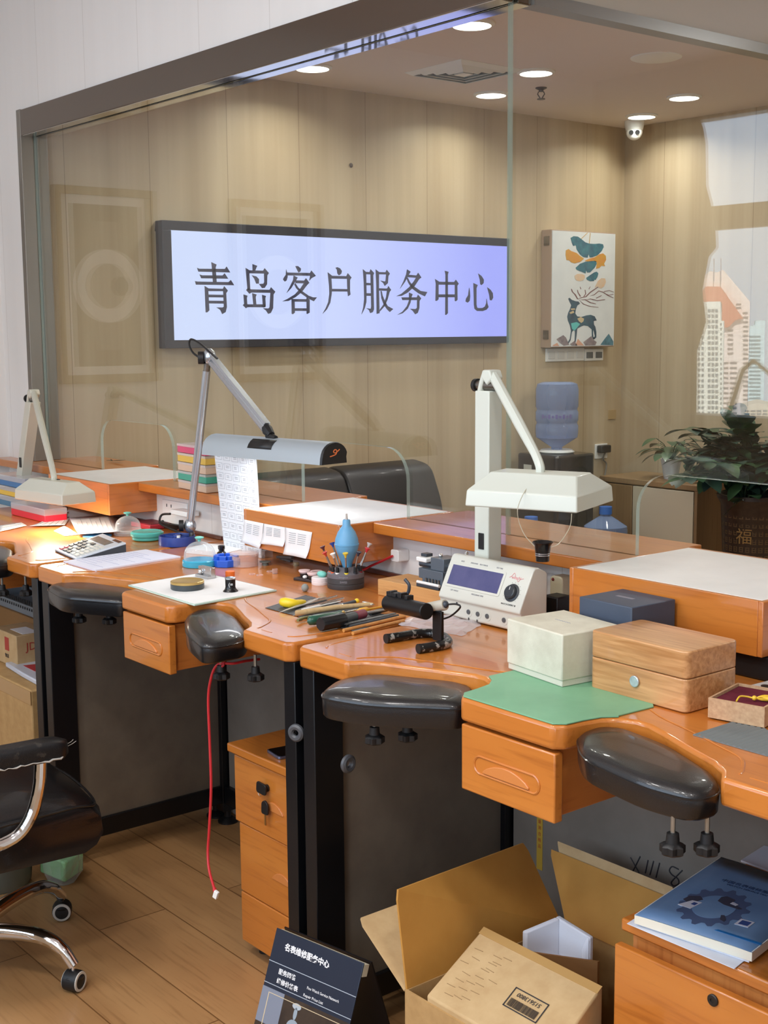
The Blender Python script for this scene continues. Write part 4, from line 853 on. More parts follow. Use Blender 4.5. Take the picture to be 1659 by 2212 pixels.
b.grid([[c+u*x+v*(p*1.012)+V((0, 0, zb+z*1.012+0.0006)) for p, z in prof[2:6]] for x in (-0.052, 0.052)]); b.build('control_panel', RUBBER, t, solid=0.001)
tb = MB().box(-hl*0.94, hl*0.94, -0.02, 0.02, -0.0015, 0).build('tube', TUBE2, t); tb.location = V((c.x, c.y, zb-0.001))-org(t)+org(t); tb.rotation_euler = (0, 0, math.atan2(u.y, u.x))
tb.data.transform(Matrix.Translation(org(t))); tb.location = V((c.x, c.y, zb-0.0005))-org(t)
area('tube_light', (c.x, c.y, zb-0.008), (hl*1.8, 0.07), 1.0, (0.95, 0.97, 1.0), rot=(0, 0, math.atan2(u.y, u.x)))
# lamp standing on the window sill behind, seen dark against the window in the glass
def ms(x, y): return mir(x, y, WIN_Y+0.12)
t = T('bench_lamp', 'lamp on the window sill, a dark outline against the reflected towers', 'lamp', (ms(1570, 900).x, WIN_Y+0.12, WZ0))
k0, k1, k2 = ms(1572, 905), ms(1605, 800), ms(1628, 778)
MB().lathe([(0.03, 0), (0.03, 0.01), (0, 0.01)], (k0.x, k0.y, WZ0)).build('base', IVG, t)
MB().tube([V((k0.x, k0.y, WZ0)), k1, k2], [0.019, 0.016, 0.012], 8).build('column', IVG, t)
k3 = ms(1690, 830); MB().tube([k2, k3], 0.011, 8).build('arm', IVG, t)
MB().box(k3.x-0.03, k3.x+0.2, k3.y-0.06, k3.y+0.06, k3.z-0.05, k3.z-0.01).build('shade', IVG, t, bev=0.01)
# ================================================================ things on the nearest bench
def box3(name, label, cat, F, L, dep, z0, h, mat, bev=0.002, build=True, group=None):
    """box from its front right corner F, front left corner L (both on z0), depth and height"""
    F, L = V((F[0], F[1], 0)), V((L[0], L[1], 0)); u = (F-L); ln = u.length; u.normalize(); v = V((-u.y, u.x, 0))
    t = T(name, label, cat, (*((F+L)/2+v*dep/2).to_2d(), z0), group)
    def P(a, d, z): q = L+u*a+v*d; return V((q.x, q.y, z0+z))
    if build: bx(P, 0, ln, 0, dep, 0, h).build('body', mat, t, bev=bev)
    return t, P, ln, u, v
def bx(P, a0, a1, d0, d1, z0, z1):
    return MB().hexa([P(a0, d0, z0), P(a1, d0, z0), P(a1, d1, z0), P(a0, d1, z0), P(a0, d0, z1), P(a1, d0, z1), P(a1, d1, z1), P(a0, d1, z1)])
GREENMAT = mk('green vinyl mat', (122, 176, 138), rough=0.45, col2=(114, 166, 130), vscale=10)
hp = [(x*0.985, y+0.004) for x, y in half[:7]]
q0, q1 = pz(1412, 1529, ZD), pz(1345, 1551, ZD); l1 = pz(1103, 1452, ZD)
o = [(l1.x, 1.88), (l1.x, l1.y), (c3-0.19, 1.775)]+[(c3-x, y) for x, y in hp[1:6][::-1]]+[(c3+x, y) for x, y in hp[1:6]]+[(q1.x-0.01, q1.y), (q0.x, q0.y), (q0.x-0.07, 1.93)]
MB().prism(o, ZD+0.0003, ZD+0.0028, 'z').build('desk_mat', GREENMAT, bev=0.0006, label='green cutting mat on the drawer end of the nearest bench', cat='mat')
zm = ZD+0.003
LINEN = mk('cream linen card', (216, 212, 192), rough=0.7, col2=(198, 192, 172), vscale=14, bump=0.3, bscale=700)
LINEN2 = mk('cream linen card base', (206, 202, 184), rough=0.7, bump=0.3, bscale=700)
fa, fl = pz(1213, 1489, zm), pz(1097, 1440, zm)
fa, fl = V((-1.687, 1.819, 0)), V((-1.862, 1.842, 0))
t, P, ln, u, v = box3('gift_box', 'worn cream cardboard box standing on the green mat', 'box', fa, fl, 0.15, zm, 0.105, LINEN, build=False)
bx(P, 0.002, ln-0.002, 0.002, 0.148, 0, 0.02).build('base', LINEN2, t, bev=0.002)
bx(P, 0, ln, 0, 0.15, 0.012, 0.105).build('lid', LINEN, t, bev=0.003)
b = MB(); b.tube([P(ln*0.35+i*0.004, 0.075+0.003*(i % 2), 0.1053) for i in range(13)], 0.0006, 4); b.build('print', GREYINK, t)
NAVY = mk('dark slate blue card', (66, 76, 92), rough=0.55, col2=(60, 70, 86), vscale=10)
f0, f1 = V((-1.667, 1.999, 0)), V((-1.812, 2.004, 0))
t, P, ln, u, v = box3('gift_box', 'dark slate blue box behind the cream box and the wooden box', 'box', f0, f1, 0.132, ZD, 0.139, NAVY, build=False)
bx(P, 0, ln, 0, 0.132, 0, 0.139).build('body', NAVY, t, bev=0.002)
b = MB(); bx(P, ln*0.3, ln*0.62, 0.062, 0.072, 0.139, 0.1393).build('print', mk('silver blue print', (118, 122, 136), rough=0.4), t)
# wooden watch box
WB1 = wood('pale striped wood', (208, 156, 104), (172, 118, 68), (146, 96, 52), 'x', rough=0.3, coat=0.5, scale=1.0, band=110)
f0, f1 = V((-1.425, 1.864, 0)), V((-1.66, 1.868, 0))
t, P, ln, u, v = box3('wooden_box', 'glossy striped wooden watch box with a silver button', 'box', f0, f1, 0.15, ZD+0.001, 0.114, WB1, build=False)
def rbox(z0, z1, name, z2=None):
    o = rounded([(0, 0), (ln, 0), (ln, 0.15), (0, 0.15)], [0.014]*4, 5)
    b = MB(); b.loft([[P(a, d, z) for a, d in o] for z in (z0, z1)]); return b.build(name, WB1, t, bev=0.0025, smooth=40)
rbox(0, 0.062, 'base'); rbox(0.063, 0.114, 'lid')
bc = P(ln*0.49, -0.0005, 0.036); MB().cyl(bc, bc-v*0.004, 0.011, n=28).build('button', mk('pearl button', (206, 214, 216), rough=0.25, metal=0.6, col2=(180, 190, 196), vscale=80), t, bev=0.0012)
# maroon lined box with yellow tassel
KB = mk('speckled brown card', (196, 160, 122), rough=0.75, col2=(176, 138, 102), vscale=120)
f0, f1 = pz(1652, 1530, 0.998), pz(1530, 1508, 0.998)
t, P, ln, u, v = box3('card_box', 'open brown card box with maroon velvet and a yellow tassel', 'box', f0, f1, 0.125, ZD+0.003, 0.036, KB, build=False)
w = 0.004
bx(P, 0, ln, 0, w, 0, 0.036).build('wall', KB, t); bx(P, 0, ln, 0.125-w, 0.125, 0, 0.036).build('wall', KB, t); bx(P, 0, w, w, 0.125-w, 0, 0.036).build('wall', KB, t); bx(P, ln-w, ln, w, 0.125-w, 0, 0.036).build('wall', KB, t)
bx(P, w, ln-w, w, 0.125-w, 0, 0.032).build('velvet_pad', mk('maroon velvet', (92, 34, 46), rough=0.95, spec=0.1, col2=(106, 44, 56), vscale=30), t, bev=0.003)
TS = mk('yellow silk', (236, 196, 62), rough=0.45, col2=(220, 176, 40), vscale=300, stretch=(1, 0.1, 1))
ts = T('tassel', 'yellow silk tassel lying on the maroon velvet', 'tassel', P(ln*0.6, 0.04, 0.033))
b = MB(); b.tube(bez([P(ln*0.47, 0.008, 0.036), P(ln*0.48, 0.02, 0.042), P(ln*0.56, 0.03, 0.041), P(ln*0.64, 0.035, 0.039)], 5), 0.0016, 6); b.build('cord', TS, ts)
MB().ball(P(ln*0.665, 0.038, 0.0385), 0.0045).build('knot', TS, ts)
b = MB(); rnd = random.Random(5)
for i in range(22): b.tube(bez([P(ln*0.68, 0.039, 0.0385), P(ln*0.78, 0.047+rnd.uniform(-0.006, 0.006), 0.039+rnd.uniform(-0.003, 0.004)), P(ln*(0.95+rnd.uniform(-0.03, 0.03)), 0.06+rnd.uniform(-0.013, 0.013), 0.036+rnd.uniform(-0.002, 0.004))], 4), 0.0012, 4)
b.build('fringe', TS, ts)
# ribbed grey mat, white tester, plain black box at the right edge
m0, m1 = pz(1500, 1588, ZD), pz(1565, 1560, ZD)
RIB = mk('grey rubber mat', (112, 118, 118), rough=0.6)
b = MB(); x0, y0_, x1 = m0.x, m0.y-0.004, m0.x+0.30; n = 26; yb = m1.y+0.015; pr = []
for i in range(n*4+1): pr.append((x0+(x1-x0)*i/(n*4), ZD+0.0024+0.0012*math.sin(i*pi/2)))
b.prism(pr+[(x1, ZD+0.0004), (x0, ZD+0.0004)], y0_, yb, 'y'); b.build('ribbed_mat', RIB, label='grey ribbed rubber mat under the brown card box at the right edge', cat='mat', smooth=40)
f1, f0 = pz(1604, 1482, 0.985), pz(1604, 1482, 0.985)+V((0.13, 0.004, 0))
t, P, ln, u, v = box3('tester', 'white electronic tester with round black keys behind the maroon box', 'device', f0, f1, 0.14, ZD, 0.03, WPLAST, build=False)
b = MB(); b.loft([[P(a, d, z) for a, d in rounded([(0, 0), (ln, 0), (ln, 0.14), (0.012, 0.14)], 0.008)] for z in (0, 0.024)]); b.build('body', mk('light grey plastic', (206, 210, 208), rough=0.4), t, bev=0.003)
for a, d in ((0.03, 0.03), (0.04, 0.055), (0.062, 0.03), (0.075, 0.055), (0.095, 0.03)): MB().cyl(P(a, d, 0.024), P(a, d, 0.0265), 0.0085).build('key', RUBBER, t)
for k in range(3): bx(P, 0.012+k*0.009, 0.018+k*0.009, 0.07, 0.095, 0.0238, 0.0243).build('print', GREYINK, t)
q = pz(1640, 1442, ZD); MB().box(q.x-0.05, q.x+0.12, 2.16, 2.26, ZD, ZD+0.05).build('adapter', RUBBER, bev=0.004, label='small plain black box under the nearest service box', cat='adapter')  # plain black box filling the dark spot under the service box
# timing machine
TGX0, TGX1 = -2.338, -2.06
TGP = mk('off white instrument case', (210, 210, 198), rough=0.38, coat=0.1, bump=0.05, bscale=900)
t = T('timing_machine', 'off white watch timing machine with a blue grey screen and one knob', 'instrument', ((TGX0+TGX1)/2, 2.14, ZD))
prof = [(2.088, ZD+0.004), (2.084, ZD+0.008), (2.083, 1.004), (2.078, 1.010), (2.080, 1.018), (2.122, 1.103), (2.128, 1.109), (2.140, 1.109), (2.163, 1.098), (2.168, 1.092), (2.168, ZD+0.006)]
dx0 = lambda y, z: 0.0 if z < 1.012 else 0.006
MB().prism(prof, TGX0, TGX1, 'x').build('case', TGP, t, bev=0.004, seg=3, smooth=35)
for x in (TGX0+0.03, TGX1-0.03):
    for y in (2.105, 2.15): MB().cyl((x, y, ZD), (x, y, ZD+0.006), 0.009).build('foot', RUBBER, t)
fd = V((0, 0.042, 0.085)).normalized(); fn = V((0, -fd.z, fd.y))
def fp(x, s, h=0.0): return V((x, 2.080, 1.018))+fd*s+fn*h          # point on the sloping face
L_ = 0.0948
def face(x0, x1, s0, s1, h0, h1, name, mat, r=0.0):
    o = rounded([(x0, s0), (x1, s0), (x1, s1), (x0, s1)], r) if r else [(x0, s0), (x1, s0), (x1, s1), (x0, s1)]
    b = MB(); b.loft([[fp(a, s, h) for a, s in o] for h in (h0, h1)]); return b.build(name, mat, t, bev=0.0006)
sx0, sx1 = TGX0+0.018, TGX0+0.192
face(sx0-0.007, sx1+0.007, 0.020, 0.082, 0, 0.0016, 'screen_bezel', TGP, 0.006)
face(sx0, sx1, 0.026, 0.076, 0.001, 0.0022, 'screen', mk('blue grey display', (74, 76, 118), rough=0.18, coat=0.3, col2=(86, 86, 126), vscale=20))
kc = fp(TGX0+0.236, 0.036, 0.0)
MB().lathe([(0.0215, 0), (0.0215, 0.002), (0.0165, 0.003), (0.0155, 0.011), (0.013, 0.0125), (0, 0.0125)], kc, 32, fn).build('knob', mk('charcoal knob', (44, 48, 54), rough=0.35), t)
b = MB(); b.tube([kc+fn*0.0128+fd*0.004, kc+fn*0.0128+fd*0.0115], 0.0008, 4); b.build('knob_mark', WPLAST, t)
b = MB()
for i in range(13):
    a = -0.75*pi+1.5*pi*i/12; q = kc+(V((1, 0, 0))*math.sin(a)+fd*math.cos(a))*0.0245+fn*0.0004; b.tube([q, q+(V((1, 0, 0))*math.sin(a)+fd*math.cos(a))*0.0015], 0.0004, 4)
b.build('scale_marks', INK, t)
def tgt(s, x, sy, size, mat=INK): txt(s, size, mat, t, fp(x, sy, 0.0005), (1, 0, 0), fd, 'lettering', 0.0002)
for s, x in (('RATE', TGX0+0.045), ('AMPLITUDE', TGX0+0.085), ('BEAT ERROR', TGX0+0.118), ('TEST TIME', TGX0+0.172)): tgt(s, x, 0.0875, 0.0048, GREYINK)
tgt('LIFT ANGLE', TGX0+0.05, 0.013, 0.0052, GREYINK); tgt('MEASURING TIME', TGX0+0.13, 0.013, 0.0052, GREYINK); tgt('WATCH EXPERT III', TGX0+0.236, 0.007, 0.0056)
PINK = mk('pink print', (226, 150, 150), rough=0.6)
b = MB(); b.tube(bez([fp(TGX0+x, s, 0.0006) for x, s in ((0.212, 0.071), (0.218, 0.075), (0.224, 0.083), (0.230, 0.075), (0.236, 0.071), (0.243, 0.064), (0.248, 0.071), (0.257, 0.0735))], 4), 0.0006, 4); b.build('logo', PINK, t)
tgt('witschi', TGX0+0.234, 0.0725, 0.011, PINK)
for i, x in enumerate((0.103, 0.135, 0.167, 0.223)):
    q = V((TGX0+x, 2.0835, 0.986)); MB().lathe([(0.0115, 0), (0.0115, 0.0006), (0.0085, 0.0006), (0, 0.0002)], q, 24, (0, -1, 0)).build('key_recess', TGP, t); MB().cyl(q, q+V((0, -0.0028, 0)), 0.0058).build('key', mk('grey key', (84, 86, 88), rough=0.5), t, bev=0.0006)
MB().cyl((TGX0+0.062, 2.083, 1.001), (TGX0+0.062, 2.082, 1.001), 0.0025).build('status_light', INK, t)
for x in (0.103, 0.132): bx(lambda a, d, z: V((a, d, z)), TGX0+x-0.0012, TGX0+x+0.0012, 2.0825, 2.0835, 0.966, 0.972).build('key_print', INK, t)
# beige adapter in the socket, black adapter
q = py(1205, 1252, 2.29); t2 = T('plug_adapter', 'beige plug adapter with a red light in the socket behind the timing machine', 'adapter', (q.x, 2.3, q.z-0.03))
MB().prism(rrect(q.x, q.z-0.018, 0.042, 0.055, 0.012), 2.284, 2.3215, 'y').build('body', mk('yellowed ivory', (206, 196, 164), rough=0.4), t2, bev=0.003)
MB().ball((q.x-0.01, 2.284, q.z), 0.004).build('light', mk('red lens', (120, 30, 24), rough=0.3), t2)
q = py(1197, 1300, 2.25); MB().box(q.x-0.022, q.x+0.028, 2.232, 2.282, ZD, ZD+0.062).build('adapter', mk('black adapter plastic', (22, 23, 26), rough=0.4), bev=0.004, label='tall black power adapter beside the timing machine', cat='adapter')
# wood block with the case press on it
PALEW = wood('pale pine', (214, 164, 104), (196, 142, 84), (168, 118, 66), 'x', rough=0.45, band=10, scale=1.6)
bl = pz(816, 1285, ZD)
t, P, ln, u, v = box3('wood_block', 'pale pine block under the grey press behind the timing machine', 'block', (bl.x+0.262, bl.y+0.012), (bl.x, bl.y), 0.11, ZD, 0.043, PALEW, bev=0.002)
zt = ZD+0.0435
GMET = mk('blue grey machine paint', (92, 102, 112), rough=0.4, metal=0.25)
DMET = mk('dark grey machine paint', (58, 64, 72), rough=0.45, metal=0.2)
def pt(x, y, d): # point above the block at depth d from its front edge
    Y = P(0, d, 0).y; return py(x, y, Y)
t = T('case_press', 'blue grey hand press with chrome spindle on the pine block', 'tool', P(0.13, 0.05, 0.0435))
def mach(x0, y0, x1, y1, d0, d1, name, mat, bev=0.0015):
    a, c = pt(x0, y0, d0), pt(x1, y1, d0); Y0, Y1 = P(0, d0, 0).y, P(0, d1, 0).y
    return MB().box(a.x, c.x, Y0, Y1, c.z, a.z).build(name, mat, t, bev=bev)
q = pt(899, 1255, 0.012)
MB().box(q.x, q.x+0.085, P(0, 0.012, 0).y, P(0, 0.095, 0).y, zt, zt+0.008).build('base', DMET, t, bev=0.001)
MB().cyl((q.x, P(0, 0.016, 0).y, zt+0.011), (q.x+0.085, P(0, 0.016, 0).y, zt+0.011), 0.004).build('rail', WPLAST, t)
MB().box(q.x+0.012, q.x+0.09, P(0, 0.022, 0).y, P(0, 0.085, 0).y, zt+0.008, zt+0.046).build('lower_body', GMET, t, bev=0.0015)
MB().box(q.x+0.04, q.x+0.09, P(0, 0.026, 0).y, P(0, 0.082, 0).y, zt+0.046, zt+0.078).build('upper_body', GMET, t, bev=0.0015)
for i in range(5): MB().cyl((q.x+0.03+i*0.012, P(0, 0.02, 0).y, zt+0.012), (q.x+0.03+i*0.012, P(0, 0.02, 0).y, zt+0.024), 0.0028).build('pin', STEEL, t)
Yc = P(0, 0.05, 0).y
MB().cyl((q.x-0.025, Yc, zt+0.05), (q.x+0.04, Yc, zt+0.05), 0.007).build('slide', DMET, t)
MB().box(q.x-0.02, q.x+0.038, Yc-0.012, Yc+0.012, zt+0.052, zt+0.058).build('slide_plate', GMET, t, bev=0.001)
MB().box(q.x-0.004, q.x+0.012, P(0, 0.024, 0).y, P(0, 0.04, 0).y, zt+0.02, zt+0.046).build('side_bracket', GMET, t, bev=0.001)
MB().box(q.x-0.02, q.x+0.02, Yc-0.022, Yc+0.016, zt+0.060, zt+0.072).build('jaw', WPLAST, t, bev=0.003)
MB().box(q.x-0.016, q.x+0.006, Yc-0.008, Yc+0.014, zt+0.0722, zt+0.080).build('jaw_block', DMET, t, bev=0.001)
MB().ball((q.x+0.052, Yc, zt+0.081), 0.006).build('ball_knob', CHROME, t)
MB().lathe([(0.013, 0), (0.015, 0.003), (0.015, 0.03), (0.013, 0.034), (0.008, 0.035), (0.008, 0.05)], (q.x+0.09, Yc, zt+0.058), 24, (1, 0, 0)).build('spindle', CHROME, t)
MB().cyl((q.x+0.138, Yc, zt+0.058), (q.x+0.158, Yc, zt+0.058), 0.016).build('crank_hub', RUBBER, t, bev=0.002)
MB().lathe([(0.004, 0), (0.004, 0.024), (0.0055, 0.027), (0.005, 0.032), (0, 0.033)], (q.x+0.147, Yc, zt+0.07), 14).build('crank_pin', CHROME, t)
# red cable with white plug at the wall
q = py(858, 1200, 2.30); t = T('power_plug', 'white plug with a red cable in the wall behind the press', 'plug', (q.x, 2.31, q.z))
MB().prism(rrect(q.x, q.z, 0.034, 0.034, 0.006), 2.29, 2.3295, 'y').build('plug_body', WPLAST, t, bev=0.002)
MB().tube(bez([py(848, 1201, 2.285), py(825, 1212, 2.28), py(800, 1223, 2.27), py(782, 1232, 2.25), V((-2.93, 2.25, ZD+0.004)), V((-3.0, 2.29, ZD+0.004))], 5), 0.0035, 6).build('cable', mk('red cable', (196, 40, 48), rough=0.45), t)
# microphone stand
t = T('microphone_stand', 'black watch microphone on a worn U shaped stand', 'instrument', pz(955, 1390, ZD))
WORN = mk('worn black paint', (16, 17, 18), rough=0.35, col2=(150, 146, 138), vscale=55, detail=6); WORN.node_tree.nodes['Color Ramp'].color_ramp.elements[0].position = 0.54; WORN.node_tree.nodes['Color Ramp'].color_ramp.elements[1].position = 0.57
rr = 0.0105; za = ZD+rr
e0, e1, e2, e3, e4 = [pz(x, y, za) for x, y in ((838, 1378), (900, 1368), (940, 1372), (970, 1385), (908, 1402))]
up = [pz(x, y, za) for x, y in ((838, 1379), (870, 1374), (900, 1369), (930, 1368), (955, 1374), (968, 1385), (960, 1392), (935, 1397), (908, 1401))]
MB().tube(bez(up, 5), rr, 14).build('u_base', WORN, t)
for e in (up[0], up[-1]):
    d = (up[0]-up[1] if e is up[0] else up[-1]-up[-2]).normalized(); MB().cyl(e, e+d*0.006, rr*1.02).build('end_plug', RUBBER, t)
pb_ = pz(946, 1380, ZD+0.016); yb = pb_.y
b0, b1 = py(937, 1380, yb), py(956, 1322, yb); MB().box(b0.x, b1.x, yb-0.004, yb+0.004, ZD+0.012, b1.z).build('post', BLACKM, t, bev=0.001)
h0, h1 = py(838, 1302, yb-0.01), py(922, 1321, yb-0.03)
MB().cyl(h0, h1, 0.0185, n=28).build('head', BLACKM, t, bev=0.002)
k0 = h1.lerp(h0, 0.12)+V((0.018, 0.014, 0)); k1 = py(962, 1306, yb+0.008)
MB().cyl(py(915, 1316, yb), k1, 0.0125, n=20).build('barrel', mk('beige grey barrel', (186, 180, 164), rough=0.4), t, bev=0.002)
MB().ball(k1, 0.008).build('ball_joint', DMET, t)
b = MB(); hd = (h1-h0).normalized()
for i, s in enumerate((0.08, 0.2, 0.34, 0.5)): q = h0+hd*((h1-h0).length*s)+V((0.0, 0.006, 0.02)); b.obox(q, (0.010, 0.02, 0.012 if i % 2 else 0.018))
b.obox(h0+hd*0.03+V((0, 0.008, 0.02)), (0.06, 0.018, 0.012)); b.build('clamp_jaw', RUBBER, t, bev=0.001)
q = h0+hd*0.05+V((0.0, 0.012, 0.024)); MB().tube(bez([q, q+V((0.008, 0.006, 0.004)), q+V((0.012, 0.006, 0.022)), q+V((0.0, 0.004, 0.034))], 4), 0.004, 8).build('clamp_lever', DMET, t)
MB().tube(bez([k1, py(985, 1305, yb+0.01), py(994, 1312, yb+0.01), py(975, 1330, yb+0.02), py(955, 1338, yb+0.03)], 6), 0.0022, 6).build('cable', RUBBER, t)
# crumpled clear bag
b = MB(); rnd = random.Random(2); c0, cx_, cy_ = pz(855, 1350, ZD), pz(1000, 1375, ZD), pz(1010, 1348, ZD)
rows = []
for i in range(11):
    row = []
    for j in range(9):
        s, r = i/10, j/8; p = c0.lerp(cx_, s)+(pz(905, 1322, ZD)-c0)*r+V((rnd.uniform(-0.005, 0.005), rnd.uniform(-0.005, 0.005), 0.001+rnd.uniform(0, 0.009)))
        if i in (0, 10) or j in (0, 8): p.z = ZD+0.001
        row.append(p)
    rows.append(row)
b.grid(rows); b.build('plastic_bag', clear_mat('clear bag film', (236, 232, 236), 0.30, 0.1), label='crumpled clear plastic bag under the microphone stand', cat='bag', smooth=0)
# ================================================================ things on the middle bench
CLEAR = clear_mat('clear plastic', (236, 238, 238), 0.10, 0.04)
CLEARP = clear_mat('clear pink tinged plastic', (240, 222, 214), 0.14, 0.05)
MINT = mk('mint plastic', (120, 206, 190), rough=0.4)
TURQ = clear_mat('turquoise plastic', (96, 200, 188), 0.72, 0.15)
CYAN = clear_mat('cyan plastic', (70, 182, 214), 0.72, 0.15)
BLUEP = mk('deep blue plastic', (52, 74, 148), rough=0.35)
BRBLUE = mk('bright blue plastic', (34, 92, 206), rough=0.35)
ORNG = mk('orange plastic', (226, 116, 46), rough=0.45)
zd = ZD
def dome(label, x, y, r, h, base, knob):
    t = T('dust_cover', label, 'dust cover', (x, y, zd))
    MB().lathe([(r*1.0, 0.001), (r*1.02, 0.006), (r*1.0, 0.018), (r*0.95, 0.02), (r*0.9, 0.008), (0, 0.006)], (x, y, zd), 36).build('base_dish', base, t)
    pr = [(r*0.92, 0.018), (r*0.9, h*0.45)]+[(r*0.9*math.cos(a), h*0.45+(h*0.5)*math.sin(a)) for a in [pi/2*i/8 for i in range(1, 8)]]+[(0.006, h*0.955)]
    MB().lathe(pr, (x, y, zd), 36, cap=False).build('dome', CLEAR, t)
    MB().lathe([(0.004, h*0.95), (0.005, h*1.02), (0.013, h*1.07), (0.014, h*1.11), (0.008, h*1.14), (0, h*1.14)], (x, y, zd), 20).build('knob', knob, t)
    return t
q = pz(432, 1222, zd); dome('clear dust dome with a cyan base and mint knob beside the blue holder', q.x, q.y, 0.052, 0.078, CYAN, MINT)
q = pz(277, 1155, zd); dome('clear dust dome with a mint knob beside the calculator and receipt', q.x, q.y, 0.048, 0.07, CLEAR, MINT)
q = pz(318, 1166, zd); t = T('movement_dish', 'turquoise lidded round dish between the dome and the blue tray', 'dish', (q.x, q.y, zd))
MB().lathe([(0.045, 0.001), (0.05, 0.004), (0.05, 0.014), (0, 0.014)], q, 32).build('dish', TURQ, t); MB().lathe([(0.054, 0.0145), (0.056, 0.018), (0.056, 0.026), (0.05, 0.03), (0.04, 0.027), (0, 0.027)], q, 36).build('lid', TURQ, t)
q = pz(383, 1176, zd); t = T('parts_tray', 'deep blue round parts tray with compartments beside the silver lamp', 'tray', (q.x, q.y, zd)); R = 0.06
MB().lathe([(R, 0), (R*1.02, 0.004), (R*1.0, 0.03), (R*0.93, 0.03), (R*0.9, 0.014), (0, 0.012)], q, 40).build('bowl', BLUEP, t)
for a in (0.3, 1.35, 2.4, 3.4, 4.45, 5.5): MB().box(0.014, R*0.92, -0.0012, 0.0012, 0.012, 0.027).build('tmpd', BLUEP, None); o_ = bpy.data.objects['tmpd']; o_.name = 'divider'; o_.parent = t; ORG.pop(o_, None); o_.rotation_euler = (0, 0, a); o_.data.transform(Matrix.Translation(o_.location)); o_.location = (0, 0, 0)
MB().lathe([(0.014, 0.01), (0.013, 0.03), (0.006, 0.033), (0, 0.033)], q, 18).build('hub', BLUEP, t); MB().cyl(q+V((0.03, -0.012, 0.012)), q+V((0.03, -0.012, 0.034)), 0.006).build('white_peg', WPLAST, t)
# white tray box under the dome
f0, f1 = pz(455, 1220, zd), pz(357, 1196, zd); t, P, ln, u, v = box3('flat_box', 'flat white card box under the round blue tray', 'box', (f1.x+0.185, f1.y+0.06), f1, 0.13, zd, 0.0012, WHITE, bev=0)
bpy.data.objects.remove([c_ for c_ in t.children][0]); bx(P, 0.05, ln+0.02, 0.04, 0.15, 0, 0.016).build('body', WHITE, t, bev=0.001)
# black bottle, blue movement holder, orange caps
q = pz(479, 1210, zd); t = T('oil_bottle', 'small black bottle behind the bright blue holder', 'bottle', (q.x, q.y, zd)); AMB = mk('black brown glass', (34, 28, 24), rough=0.15, coat=0.5)
MB().lathe([(0.0135, 0), (0.0148, 0.002), (0.0148, 0.022), (0.012, 0.026), (0.009, 0.028), (0.009, 0.034), (0.011, 0.035), (0.011, 0.045), (0.009, 0.045), (0.008, 0.036), (0, 0.036)], q, 24).build('body', AMB, t)
q = pz(489, 1222, zd); t = T('movement_holder', 'bright blue castellated plastic holder beside the cyan dome', 'holder', (q.x, q.y, zd))
MB().prism([(q.x+0.042*math.cos(a+0.3), q.y+0.042*math.sin(a+0.3)) for a in [2*pi*i/8 for i in range(8)]], zd, zd+0.022, 'z').build('body', BRBLUE, t, bev=0.002)
for i in range(8):
    a = 2*pi*i/8+0.3+pi/8; cx = q.x+0.030*math.cos(a); cy = q.y+0.030*math.sin(a); MB().obox((cx, cy, zd+0.027), (0.013, 0.02, 0.012), (0, 0, a)).build('tooth', BRBLUE, t, bev=0.001)
MB().cyl(q+V((-0.002, -0.004, 0.02)), q+V((-0.004, -0.004, 0.052)), 0.0012, n=6).build('steel_pin', STEEL, t)
for x, y, lab in ((497, 1244, 'small orange pot in front of the bright blue holder'), (497, 1200, 'small orange pot behind the bright blue holder')):
    q = pz(x, y, zd); MB().lathe([(0.0135, 0), (0.0135, 0.013), (0.012, 0.0145), (0, 0.0145)], q, 24).build('oil_pot', ORNG, label=lab, cat='pot', smooth=40)
q = pz(528, 1222, zd); t = T('petri_dish', 'clear round plastic dish standing beside the bright blue holder', 'dish', (q.x, q.y, zd))
MB().lathe([(0.041, 0.001), (0.041, 0.032), (0.0405, 0.032), (0.0395, 0.003), (0, 0.002)], q, 36).build('dish', CLEARP, t); MB().lathe([(0.043, 0.022), (0.043, 0.0385), (0, 0.0395)], q, 36, cap=False).build('lid', CLEARP, t)
q = pz(566, 1203, zd); MB().obox((q.x, q.y, zd+0.012), (0.06, 0.035, 0.024), (0, 0, 0.2)).build('clear_box', CLEAR, bev=0.001, label='small clear plastic box behind the round clear dish', cat='box')
for x, y, lab in ((545, 1242, 'tiny clear watch crystal lying left of the upright clear crystal'), (561, 1244, 'tiny clear watch crystal lying farthest forward on the middle bench'), (583, 1236, 'tiny clear watch crystal lying before the grey clip')):
    q = pz(x, y, zd); MB().tube([q+V((0.008*math.cos(a), 0.008*math.sin(a), 0.0022)) for a in [2*pi*i/18 for i in range(18)]], 0.0022, 6, closed=True).build('watch_crystal', CLEARP, label=lab, cat='crystal', group='watch crystals on the middle bench')
q = pz(594, 1239, zd); MB().lathe([(0.008, 0), (0.008, 0.014), (0.0075, 0.014), (0.007, 0.001), (0, 0.001)], q, 18).build('watch_crystal', CLEARP, label='tiny clear watch crystal standing upright on the middle bench', cat='crystal')
q = pz(573, 1221, zd); MB().lathe([(0.0095, 0), (0.0095, 0.009), (0.017, 0.010), (0.017, 0.012), (0, 0.012)], q, 20).build('stopper', mk('grey green stopper', (104, 112, 104), rough=0.4), label='small grey green round stopper beside the clear dish', cat='stopper', smooth=40)
q = pz(616, 1212, zd); t = T('spring_clip', 'grey plastic clip under the notes on the service box', 'clip', (q.x, q.y, zd)); GC = mk('grey brown plastic', (98, 92, 88), rough=0.45)
MB().obox(q+V((0, 0, 0.012)), (0.07, 0.014, 0.008), (0, -0.08, 0.1)).build('jaw', GC, t, bev=0.002); MB().obox(q+V((0.0, 0.004, 0.004)), (0.05, 0.014, 0.007), (0, 0.1, 0.1)).build('jaw', GC, t, bev=0.002)
